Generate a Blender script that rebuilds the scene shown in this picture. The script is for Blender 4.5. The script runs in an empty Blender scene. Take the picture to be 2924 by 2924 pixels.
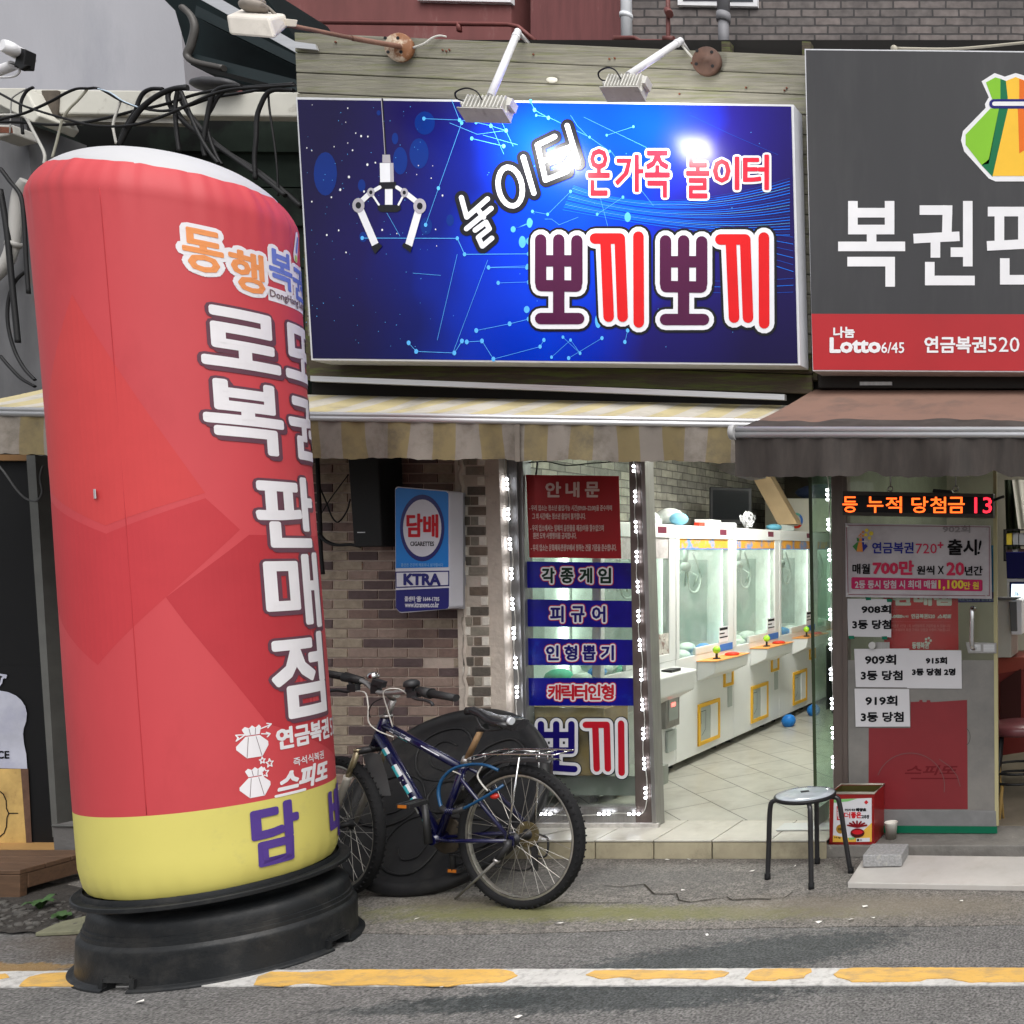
import bpy, bmesh, math, random
from mathutils import Vector, Matrix
random.seed(7)
sc = bpy.context.scene
COL = sc.collection
# ------------------------------------------------------------------ camera: level, facing the shop fronts, shifted to the left
F, H, PX, PY = 2600.0, 1.68, 3300.0, 1570.0
cd = bpy.data.cameras.new('camera'); cam = bpy.data.objects.new('camera', cd); COL.objects.link(cam)
cam.location = (0, 0, H); cam.rotation_euler = (math.pi/2, 0, 0)
cd.sensor_width = 36; cd.lens = 36*F/2924; cd.shift_x = (1462-PX)/2924; cd.shift_y = (PY-1462)/2924
cd.clip_start = .05; cd.clip_end = 500
sc.camera = cam
# ------------------------------------------------------------------ overcast daylight
SUN_EL, SUN_RO = math.radians(56), math.radians(145)
w = bpy.data.worlds.new('World'); sc.world = w; w.use_nodes = True
wn = w.node_tree; bg = wn.nodes['Background']
sky = wn.nodes.new('ShaderNodeTexSky'); sky.sky_type = 'NISHITA'; sky.sun_disc = False
sky.sun_elevation = SUN_EL; sky.sun_rotation = SUN_RO; sky.dust_density = 4; sky.air_density = 1
hs = wn.nodes.new('ShaderNodeHueSaturation'); hs.inputs['Saturation'].default_value = .22
wn.links.new(sky.outputs[0], hs.inputs['Color']); wn.links.new(hs.outputs[0], bg.inputs['Color'])
bg.inputs['Strength'].default_value = .12
sd = bpy.data.lights.new('sun', 'SUN'); so = bpy.data.objects.new('sun', sd); COL.objects.link(so)
sd.energy = 1.15; sd.angle = math.radians(60); sd.color = (1, .97, .93)
so.rotation_euler = (math.radians(90)-SUN_EL, 0, math.radians(35)); so.location = (0, -4, 9)
sc.view_settings.view_transform = 'Standard'; sc.view_settings.look = 'None'
sc.view_settings.exposure = .72; sc.view_settings.gamma = 1
sc.render.engine = 'CYCLES'
cy = sc.cycles
cy.max_bounces = 8; cy.transparent_max_bounces = 16; cy.caustics_reflective = False; cy.caustics_refractive = False
cy.sample_clamp_indirect = 4; cy.use_denoising = True
try: cy.denoiser = 'OPENIMAGEDENOISE'
except Exception: pass
# ------------------------------------------------------------------ helpers
K = 2924/1932
def S(px, py, Y): return Vector(((px-PX)/F*Y, Y, H-(py-PY)/F*Y))
def U(x, y, Y): return S(x*K, y*K, Y)
def G(px, py, z=0):
    Y = F*(H-z)/(py-PY); return Vector(((px-PX)/F*Y, Y, z))
def lin(c):
    c = c/255; return c/12.92 if c <= .04045 else ((c+.055)/1.055)**2.4
def C(r, g, b, k=1.0): return tuple(min(.95, lin(v)*k) for v in (r, g, b))
def empty(name, loc=(0, 0, 0)):
    o = bpy.data.objects.new(name, None); COL.objects.link(o); o.location = loc; o.empty_display_size = .1; return o
def tag(o, label, cat, group=None, kind=None):
    if label: o['label'] = label
    if cat: o['category'] = cat
    if group: o['group'] = group
    if kind: o['kind'] = kind
    return o
def thing(name, label, cat, loc=(0, 0, 0), group=None): return tag(empty(name, loc), label, cat, group)
def struct(o): o['kind'] = 'structure'; return o
class MB:
    def __init__(s): s.v = []; s.f = []; s.m = []; s.sm = []
    def add(s, vs, fs, m=0, smooth=False):
        b = len(s.v); s.v += [Vector(v) for v in vs]
        for f in fs: s.f.append([b+i for i in f]); s.m.append(m); s.sm.append(smooth)
        return s
    def poly(s, pts, m=0): return s.add(pts, [list(range(len(pts)))], m)
    def hexa(s, p, m=0):   # p: 4 front + 4 back, same order
        return s.add(p, [[0, 1, 2, 3], [7, 6, 5, 4], [0, 4, 5, 1], [1, 5, 6, 2], [2, 6, 7, 3], [3, 7, 4, 0]], m)
    def box(s, c, d, m=0, R=None):
        c = Vector(c); x, y, z = d[0]/2, d[1]/2, d[2]/2
        p = [Vector(q) for q in ((-x, -y, -z), (x, -y, -z), (x, -y, z), (-x, -y, z), (-x, y, -z), (x, y, -z), (x, y, z), (-x, y, z))]
        return s.hexa([c+(R @ q if R else q) for q in p], m)
    def bb(s, x0, x1, y0, y1, z0, z1, m=0): return s.box(((x0+x1)/2, (y0+y1)/2, (z0+z1)/2), (x1-x0, y1-y0, z1-z0), m)
    def pan(s, q, Y, th, m=0):   # pixel quad (tl,tr,br,bl) at depth Y, extruded back by th in metres
        a = [S(x, y, Y) for x, y in q]; return s.hexa([a[3], a[2], a[1], a[0]]+[v+Vector((0, th, 0)) for v in (a[3], a[2], a[1], a[0])], m)
    def prism(s, pts, d, m=0, mside=None):
        n = len(pts); d = Vector(d); s.add(pts, [list(range(n))], m); s.add([Vector(p)+d for p in pts], [list(range(n))[::-1]], m)
        return s.add([Vector(p) for p in pts]+[Vector(p)+d for p in pts], [[i, (i+1) % n, n+(i+1) % n, n+i] for i in range(n)], m if mside is None else mside)
    def tube(s, pts, r, n=8, m=0, closed=False, cap=True, smooth=True):
        pts = [Vector(p) for p in pts]; k = len(pts); rs = r if isinstance(r, (list, tuple)) else [r]*k
        vs = []; prev = None
        for i, p in enumerate(pts):
            if closed: t = pts[(i+1) % k]-pts[i-1]
            else: t = pts[min(i+1, k-1)]-pts[max(i-1, 0)]
            t = t.normalized() if t.length > 1e-9 else Vector((0, 0, 1))
            if prev is None:
                a = Vector((0, 0, 1)) if abs(t.z) < .9 else Vector((1, 0, 0)); u = t.cross(a).normalized()
            else:
                u = prev-t*prev.dot(t); u = u.normalized() if u.length > 1e-9 else t.orthogonal().normalized()
            prev = u; v = t.cross(u)
            for j in range(n):
                an = 2*math.pi*j/n; vs.append(p+(u*math.cos(an)+v*math.sin(an))*rs[i])
        fs = []
        for i in range(k if closed else k-1):
            a = i*n; b = ((i+1) % k)*n
            for j in range(n): fs.append([a+j, a+(j+1) % n, b+(j+1) % n, b+j])
        s.add(vs, fs, m, smooth)
        if cap and not closed:
            s.add(vs[:n], [list(range(n))[::-1]], m); s.add(vs[-n:], [list(range(n))], m)
        return s
    def lathe(s, prof, M, n=32, m=0, smooth=True, sx=1, sy=1, mf=None, cap=True):
        vs = []
        for r, z in prof:
            for j in range(n):
                a = 2*math.pi*j/n; vs.append(M @ Vector((r*sx*math.cos(a), r*sy*math.sin(a), z)))
        for i in range(len(prof)-1):
            s.add(vs[i*n:(i+2)*n], [[j, (j+1) % n, n+(j+1) % n, n+j] for j in range(n)], mf(i) if mf else m, smooth)
        if cap:
            if prof[0][0] > 1e-6: s.add(vs[:n], [list(range(n))[::-1]], mf(0) if mf else m)
            if prof[-1][0] > 1e-6: s.add(vs[-n:], [list(range(n))], mf(len(prof)-2) if mf else m)
        return s
    def ball(s, c, r, m=0, n=12, sx=1, sy=1, sz=1):
        prof = [(r*math.sin(math.pi*i/n*1.0), -r*math.cos(math.pi*i/n)*sz) for i in range(n+1)]
        return s.lathe(prof, Matrix.Translation(Vector(c)), n*2, m, sx=sx, sy=sy, cap=False)
    def build(s, name, mats, parent=None, bevel=0, merge=True, seg=2):
        me = bpy.data.meshes.new(name); me.from_pydata([tuple(v) for v in s.v], [], s.f)
        if not isinstance(mats, (list, tuple)): mats = [mats]
        for q in mats: me.materials.append(q)
        me.polygons.foreach_set('material_index', s.m); me.polygons.foreach_set('use_smooth', s.sm)
        if merge:
            bm = bmesh.new(); bm.from_mesh(me); bmesh.ops.remove_doubles(bm, verts=bm.verts, dist=2e-6)
            bmesh.ops.recalc_face_normals(bm, faces=bm.faces); bm.to_mesh(me); bm.free()
        me.update()
        o = bpy.data.objects.new(name, me); COL.objects.link(o)
        if parent is not None:
            o.parent = parent
            if parent.type == 'EMPTY': o.matrix_parent_inverse = Matrix.Translation(-parent.location)
        if bevel:
            b = o.modifiers.new('bevel', 'BEVEL'); b.width = bevel; b.segments = seg; b.limit_method = 'ANGLE'; b.angle_limit = math.radians(40)
        return o
def pieces(mb, name, mats, parent, bevel=0):
    """builds every connected piece of the mesh as an object of its own"""
    key = {}; par = list(range(len(mb.v)))
    def find(i):
        while par[i] != i: par[i] = par[par[i]]; i = par[i]
        return i
    for i, v in enumerate(mb.v):
        k = tuple(round(c, 5) for c in v)
        if k in key: par[find(i)] = find(key[k])
        else: key[k] = i
    for f in mb.f:
        for i in f[1:]: par[find(i)] = find(f[0])
    gr = {}
    for fi, f in enumerate(mb.f): gr.setdefault(find(f[0]), []).append(fi)
    out = []
    for fl in gr.values():
        q = MB(); mp = {}
        for fi in fl:
            nf = []
            for i in mb.f[fi]:
                if i not in mp: mp[i] = len(q.v); q.v.append(mb.v[i])
                nf.append(mp[i])
            q.f.append(nf); q.m.append(mb.m[fi]); q.sm.append(mb.sm[fi])
        out.append(q.build(name, mats, parent, bevel))
    return out
def copy_thing(root, off, label=None, name=None):
    off = Vector(off)
    def cp(o, par):
        c = o.copy(); COL.objects.link(c)
        if par is None: c.location = o.location+off
        else: c.parent = par
        for ch in list(o.children): cp(ch, c)
        return c
    r = cp(root, None)
    if label: r['label'] = label
    return r
# ------------------------------------------------------------------ materials (object coordinates are world metres)
def mat(name, col, rough=.6, metal=0, var=.12, vs=6, bump=0, bs=60, dirt=None, stretch=(1, 1, 1), emit=0, ecol=None, spec=.5, coat=0, detail=6, rvar=0):
    m = bpy.data.materials.new(name); m.use_nodes = True; nt = m.node_tree; N = nt.nodes; Lk = nt.links
    b = N['Principled BSDF']; b.inputs['Roughness'].default_value = rough; b.inputs['Metallic'].default_value = metal
    b.inputs['Specular IOR Level'].default_value = spec; b.inputs['Coat Weight'].default_value = coat
    tc = N.new('ShaderNodeTexCoord'); mp = N.new('ShaderNodeMapping'); mp.inputs['Scale'].default_value = stretch
    Lk.new(tc.outputs['Object'], mp.inputs['Vector'])
    last = None
    if var:
        nz = N.new('ShaderNodeTexNoise'); nz.inputs['Scale'].default_value = vs; nz.inputs['Detail'].default_value = detail; nz.inputs['Roughness'].default_value = .62
        Lk.new(mp.outputs[0], nz.inputs['Vector'])
        mr = N.new('ShaderNodeMapRange'); mr.inputs['From Min'].default_value = .25; mr.inputs['From Max'].default_value = .75
        mr.inputs['To Min'].default_value = 1-var; mr.inputs['To Max'].default_value = 1+var
        Lk.new(nz.outputs['Fac'], mr.inputs['Value'])
        vm = N.new('ShaderNodeVectorMath'); vm.operation = 'SCALE'; vm.inputs[0].default_value = col[:3]
        Lk.new(mr.outputs[0], vm.inputs['Scale']); last = vm.outputs[0]
    if dirt:  # (colour, scale, lo, hi, amount)
        dc, ds, lo, hi, am = dirt
        n2 = N.new('ShaderNodeTexNoise'); n2.inputs['Scale'].default_value = ds; n2.inputs['Detail'].default_value = 8; n2.inputs['Roughness'].default_value = .7
        Lk.new(mp.outputs[0], n2.inputs['Vector'])
        m2 = N.new('ShaderNodeMapRange'); m2.inputs['From Min'].default_value = lo; m2.inputs['From Max'].default_value = hi; m2.inputs['To Max'].default_value = am
        Lk.new(n2.outputs['Fac'], m2.inputs['Value'])
        mx = N.new('ShaderNodeMix'); mx.data_type = 'RGBA'; Lk.new(m2.outputs[0], mx.inputs[0])
        if last: Lk.new(last, mx.inputs[6])
        else: mx.inputs[6].default_value = (*col[:3], 1)
        mx.inputs[7].default_value = (*dc[:3], 1); last = mx.outputs[2]
    if last: Lk.new(last, b.inputs['Base Color'])
    else: b.inputs['Base Color'].default_value = (*col[:3], 1)
    if rvar:
        n4 = N.new('ShaderNodeTexNoise'); n4.inputs['Scale'].default_value = 9; n4.inputs['Detail'].default_value = 6; Lk.new(mp.outputs[0], n4.inputs['Vector'])
        m4 = N.new('ShaderNodeMapRange'); m4.inputs['To Min'].default_value = max(.02, rough-rvar); m4.inputs['To Max'].default_value = min(1, rough+rvar)
        m4.inputs['From Min'].default_value = .3; m4.inputs['From Max'].default_value = .7
        Lk.new(n4.outputs['Fac'], m4.inputs['Value']); Lk.new(m4.outputs[0], b.inputs['Roughness'])
    if bump:
        n3 = N.new('ShaderNodeTexNoise'); n3.inputs['Scale'].default_value = bs; n3.inputs['Detail'].default_value = 5
        Lk.new(mp.outputs[0], n3.inputs['Vector'])
        bp = N.new('ShaderNodeBump'); bp.inputs['Strength'].default_value = bump; bp.inputs['Distance'].default_value = .01
        Lk.new(n3.outputs['Fac'], bp.inputs['Height']); Lk.new(bp.outputs[0], b.inputs['Normal'])
    if emit:
        b.inputs['Emission Color'].default_value = (*(ecol or col)[:3], 1); b.inputs['Emission Strength'].default_value = emit
    return m
def flat(name, col, rough=.55, **k):
    k.setdefault('spec', .22); return mat(name, col, rough, var=k.pop('var', .05), **k)
def glass_mat(name, tint=(.93, .97, .95), refl=1.0, dirt=.0):
    m = bpy.data.materials.new(name); m.use_nodes = True; nt = m.node_tree; N = nt.nodes; Lk = nt.links
    N.remove(N['Principled BSDF']); out = N['Material Output']
    t = N.new('ShaderNodeBsdfTransparent'); t.inputs[0].default_value = (*tint, 1)
    g = N.new('ShaderNodeBsdfGlossy'); g.inputs['Roughness'].default_value = .02
    lw = N.new('ShaderNodeLayerWeight'); lw.inputs['Blend'].default_value = .5
    pw = N.new('ShaderNodeMath'); pw.operation = 'POWER'; pw.inputs[1].default_value = 5; Lk.new(lw.outputs['Facing'], pw.inputs[0])
    fr = N.new('ShaderNodeMath'); fr.operation = 'MULTIPLY_ADD'; fr.inputs[1].default_value = .6*refl; fr.inputs[2].default_value = .03*refl; Lk.new(pw.outputs[0], fr.inputs[0])
    mx = N.new('ShaderNodeMixShader'); Lk.new(fr.outputs[0], mx.inputs[0]); Lk.new(t.outputs[0], mx.inputs[1]); Lk.new(g.outputs[0], mx.inputs[2])
    last = mx.outputs[0]
    if dirt:
        d = N.new('ShaderNodeBsdfDiffuse'); d.inputs[0].default_value = (.7, .72, .7, 1)
        nz = N.new('ShaderNodeTexNoise'); nz.inputs['Scale'].default_value = 5; nz.inputs['Detail'].default_value = 8
        tc = N.new('ShaderNodeTexCoord'); Lk.new(tc.outputs['Object'], nz.inputs['Vector'])
        mr = N.new('ShaderNodeMapRange'); mr.inputs['From Min'].default_value = .4; mr.inputs['From Max'].default_value = .8; mr.inputs['To Max'].default_value = dirt
        Lk.new(nz.outputs['Fac'], mr.inputs['Value'])
        m2 = N.new('ShaderNodeMixShader'); Lk.new(mr.outputs[0], m2.inputs[0]); Lk.new(last, m2.inputs[1]); Lk.new(d.outputs[0], m2.inputs[2]); last = m2.outputs[0]
    Lk.new(last, out.inputs['Surface']); return m
def brick_mat(name, c1, c2, mortar, bw, bh, ms=.008, axes='xz', rough=.85, soot=None, off=.5, bumpd=.006, offs=(0, 0)):
    m = bpy.data.materials.new(name); m.use_nodes = True; nt = m.node_tree; N = nt.nodes; Lk = nt.links
    b = N['Principled BSDF']; b.inputs['Roughness'].default_value = rough
    tc = N.new('ShaderNodeTexCoord'); sp = N.new('ShaderNodeSeparateXYZ'); Lk.new(tc.outputs['Object'], sp.inputs[0])
    cb = N.new('ShaderNodeCombineXYZ'); Lk.new(sp.outputs[axes[0].upper()], cb.inputs[0]); Lk.new(sp.outputs[axes[1].upper()], cb.inputs[1])
    ad = N.new('ShaderNodeVectorMath'); ad.inputs[1].default_value = (offs[0], offs[1], 0); Lk.new(cb.outputs[0], ad.inputs[0])
    nz0 = N.new('ShaderNodeTexNoise'); nz0.inputs['Scale'].default_value = 9; Lk.new(ad.outputs[0], nz0.inputs['Vector'])
    v1 = N.new('ShaderNodeVectorMath'); v1.operation = 'MULTIPLY_ADD'; v1.inputs[1].default_value = (.012, .012, 0); Lk.new(nz0.outputs['Color'], v1.inputs[0]); Lk.new(ad.outputs[0], v1.inputs[2])
    br = N.new('ShaderNodeTexBrick'); br.offset = off; Lk.new(v1.outputs[0], br.inputs['Vector'])
    br.inputs['Scale'].default_value = 1; br.inputs['Brick Width'].default_value = bw; br.inputs['Row Height'].default_value = bh; br.inputs['Mortar Size'].default_value = ms
    br.inputs['Mortar Smooth'].default_value = .2
    br.inputs['Color1'].default_value = (*c1, 1); br.inputs['Color2'].default_value = (*c2, 1); br.inputs['Mortar'].default_value = (*mortar, 1); br.inputs['Bias'].default_value = -.1
    nz = N.new('ShaderNodeTexNoise'); nz.inputs['Scale'].default_value = 14; nz.inputs['Detail'].default_value = 8; Lk.new(ad.outputs[0], nz.inputs['Vector'])
    mr = N.new('ShaderNodeMapRange'); mr.inputs['From Min'].default_value = .25; mr.inputs['From Max'].default_value = .75; mr.inputs['To Min'].default_value = .68; mr.inputs['To Max'].default_value = 1.3; Lk.new(nz.outputs['Fac'], mr.inputs['Value'])
    vm = N.new('ShaderNodeVectorMath'); vm.operation = 'SCALE'; Lk.new(br.outputs['Color'], vm.inputs[0]); Lk.new(mr.outputs[0], vm.inputs['Scale'])
    last = vm.outputs[0]
    if soot:
        n2 = N.new('ShaderNodeTexNoise'); n2.inputs['Scale'].default_value = soot[1]; n2.inputs['Detail'].default_value = 6; Lk.new(ad.outputs[0], n2.inputs['Vector'])
        m2 = N.new('ShaderNodeMapRange'); m2.inputs['From Min'].default_value = .48; m2.inputs['From Max'].default_value = .68; m2.inputs['To Max'].default_value = soot[2]; Lk.new(n2.outputs['Fac'], m2.inputs['Value'])
        mx = N.new('ShaderNodeMix'); mx.data_type = 'RGBA'; Lk.new(m2.outputs[0], mx.inputs[0]); Lk.new(last, mx.inputs[6]); mx.inputs[7].default_value = (*soot[0], 1); last = mx.outputs[2]
    Lk.new(last, b.inputs['Base Color'])
    ih = N.new('ShaderNodeMath'); ih.operation = 'MULTIPLY_ADD'; ih.inputs[1].default_value = -1; ih.inputs[2].default_value = 1; Lk.new(br.outputs['Fac'], ih.inputs[0])
    sm = N.new('ShaderNodeMath'); sm.operation = 'MULTIPLY_ADD'; sm.inputs[1].default_value = .35; Lk.new(nz.outputs['Fac'], sm.inputs[0]); Lk.new(ih.outputs[0], sm.inputs[2])
    bp = N.new('ShaderNodeBump'); bp.inputs['Strength'].default_value = .8; bp.inputs['Distance'].default_value = bumpd; Lk.new(sm.outputs[0], bp.inputs['Height']); Lk.new(bp.outputs[0], b.inputs['Normal'])
    return m
# ------------------------------------------------------------------ lettering
_gc = {}
def glyphs(txt, shear=0):
    key = (txt, shear)
    if key in _gc: return _gc[key]
    c = bpy.data.curves.new('t', 'FONT'); c.body = txt; c.size = 1; c.resolution_u = 2; c.shear = shear
    o = bpy.data.objects.new('t', c); COL.objects.link(o)
    dg = bpy.context.evaluated_depsgraph_get(); me = bpy.data.meshes.new_from_object(o.evaluated_get(dg))
    bm = bmesh.new(); bm.from_mesh(me); bmesh.ops.remove_doubles(bm, verts=bm.verts, dist=1e-5)
    vs = [(v.co.x, v.co.y) for v in bm.verts]; bm.verts.index_update()
    fs = [[v.index for v in f.verts] for f in bm.faces]
    be = []
    for e in bm.edges:
        if len(e.link_faces) == 1:
            fc = e.link_faces[0].calc_center_median(); a, b = e.verts
            be.append((a.index, b.index, (fc.x, fc.y)))
    bm.free(); bpy.data.objects.remove(o); bpy.data.meshes.remove(me); bpy.data.curves.remove(c)
    x0 = min(v[0] for v in vs); x1 = max(v[0] for v in vs); y0 = min(v[1] for v in vs); y1 = max(v[1] for v in vs)
    sx = max(1e-6, x1-x0); sy = max(1e-6, y1-y0); N = lambda p: ((p[0]-x0)/sx, (y1-p[1])/sy)
    r = ([N(v) for v in vs], fs, [(a, b, N(c)) for a, b, c in be]); _gc[key] = r; return r
def bil(q):
    tl, tr, br, bl = q
    def f(u, v):
        return tuple((tl[i]*(1-u)+tr[i]*u)*(1-v)+(bl[i]*(1-u)+br[i]*u)*v for i in (0, 1))
    return f
def rect(x0, y0, x1, y1, sk=0): return ((x0, y0), (x1, y0+sk), (x1, y1+sk), (x0, y1))
def wrapsplit(pts, faces, step):
    bm = bmesh.new(); V = [bm.verts.new((p[0], p[1], 0)) for p in pts]
    for f in faces:
        try: bm.faces.new([V[i] for i in f])
        except ValueError: pass
    xs = [p[0] for p in pts]; k = math.ceil(min(xs)/step)
    while k*step < max(xs):
        bmesh.ops.bisect_plane(bm, geom=bm.verts[:]+bm.edges[:]+bm.faces[:], plane_co=(k*step, 0, 0), plane_no=(1, 0, 0)); k += 1
    bm.verts.index_update(); r = ([(v.co.x, v.co.y) for v in bm.verts], [[v.index for v in f.verts] for f in bm.faces]); bm.free(); return r
def put2d(mb, pts, faces, to3, m, dz, wrap):
    if wrap: pts, faces = wrapsplit(pts, faces, wrap)
    mb.add([to3(p[0], p[1], dz) for p in pts], faces, m)
def letters(mb, txt, q, to3, m=0, grow=0, dz=.002, wrap=0, shear=0, dy=1e-5):
    vs, fs, be = glyphs(txt, shear); f = bil(q); P = [f(*v) for v in vs]
    put2d(mb, P, fs, to3, m, dz, wrap)
    if grow:
        ap = []; af = []; k = 0; seen = set()
        for a, b, c in be:
            pa, pb = P[a], P[b]; cc = f(*c); ex, ey = pb[0]-pa[0], pb[1]-pa[1]; L = math.hypot(ex, ey)
            if L < 1e-9: continue
            nx, ny = -ey/L, ex/L
            put2d(mb, [(pa[0]-nx*grow, pa[1]-ny*grow), (pb[0]-nx*grow, pb[1]-ny*grow), (pb[0]+nx*grow, pb[1]+ny*grow), (pa[0]+nx*grow, pa[1]+ny*grow)], [[0, 1, 2, 3]], to3, m, dz+((k % 23)+1)*dy, wrap); k += 1
            for i, p in ((a, pa), (b, pb)):
                if i in seen: continue
                seen.add(i); n = 8
                put2d(mb, [(p[0]+grow*math.cos(2*math.pi*j/n), p[1]+grow*math.sin(2*math.pi*j/n)) for j in range(n)], [list(range(n))], to3, m, dz+((k % 23)+24)*dy, wrap); k += 1
def strokes(mb, lines, w, to3, m=0, dz=.002, dy=1.5e-5, wrap=0):
    k = 0
    for ln in lines:
        for a, b in zip(ln[:-1], ln[1:]):
            an = math.atan2(b[1]-a[1], b[0]-a[0]); n = 7; r = w/2
            pts = [(b[0]+r*math.cos(an-math.pi/2+math.pi*j/n), b[1]+r*math.sin(an-math.pi/2+math.pi*j/n)) for j in range(n+1)]
            pts += [(a[0]+r*math.cos(an+math.pi/2+math.pi*j/n), a[1]+r*math.sin(an+math.pi/2+math.pi*j/n)) for j in range(n+1)]
            put2d(mb, pts, [list(range(len(pts)))], to3, m, dz+k*dy, wrap); k += 1
def disc(mb, c, rx, ry, to3, m=0, dz=.002, n=20):
    dz += random.uniform(0, 2e-4); mb.add([to3(c[0]+rx*math.cos(2*math.pi*j/n), c[1]+ry*math.sin(2*math.pi*j/n), dz) for j in range(n)], [list(range(n))], m)
def shape(mb, pts, to3, m=0, dz=.002, wrap=0): put2d(mb, pts, [list(range(len(pts)))], to3, m, dz, wrap)
def onY(Y): return lambda x, y, dz: S(x, y, Y)-Vector((0, dz, 0))
def arc(cx, cy, rx, ry, n=16, a0=0, a1=360): return [(cx+rx*math.cos(math.radians(a0+(a1-a0)*i/n)), cy+ry*math.sin(math.radians(a0+(a1-a0)*i/n))) for i in range(n+1)]
def Z(ox, oy, s): return lambda x, y: (ox+x/s, oy+y/s)
def smooth_path(pts, n=6):
    pts = [Vector(p) for p in pts]; out = []
    for i in range(len(pts)-1):
        p0 = pts[max(i-1, 0)]; p1 = pts[i]; p2 = pts[i+1]; p3 = pts[min(i+2, len(pts)-1)]
        for j in range(n):
            t = j/n; out.append(.5*((2*p1)+(-p0+p2)*t+(2*p0-5*p1+4*p2-p3)*t*t+(-p0+3*p1-3*p2+p3)*t**3))
    out.append(pts[-1]); return out
# shared materials
M_white = flat('white_paint', (.78, .78, .8), .4)
M_ink = flat('black_ink', (.008, .008, .01), .6, spec=.1)
M_paper = flat('paper', (.74, .74, .78), .7)
M_black = mat('black_plastic', (.01, .01, .011), .5, spec=.3, var=.2)
M_rubber = mat('rubber', (.012, .012, .013), .8, spec=.2, var=.25, vs=30, bump=.2, bs=200)
M_cable = flat('cable_black', (.011, .011, .012), .55, spec=.3)
M_cablew = flat('cable_white', (.55, .54, .5), .5)
M_steel = mat('stainless', (.36, .35, .34), .42, .8, var=.15, stretch=(30, 30, 1), vs=3, rvar=.12)
M_alu = mat('aluminium', (.6, .6, .61), .38, .7, var=.12, stretch=(1, 10, 30), vs=4, dirt=((.2, .18, .15), 8, .55, .75, .5))
M_chrome = flat('chrome', (.6, .6, .6), .2, metal=1, var=.15)
M_rust = mat('rust', (.16, .05, .025), .85, var=.5, vs=14, bump=.4, bs=80)
M_red = flat('red_print', C(190, 35, 45), .5)
M_navy = flat('navy_print', C(30, 30, 110), .45)
M_led = mat('led_white', (.9, .9, 1), .3, var=0, emit=11, ecol=(.9, .93, 1))
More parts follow.
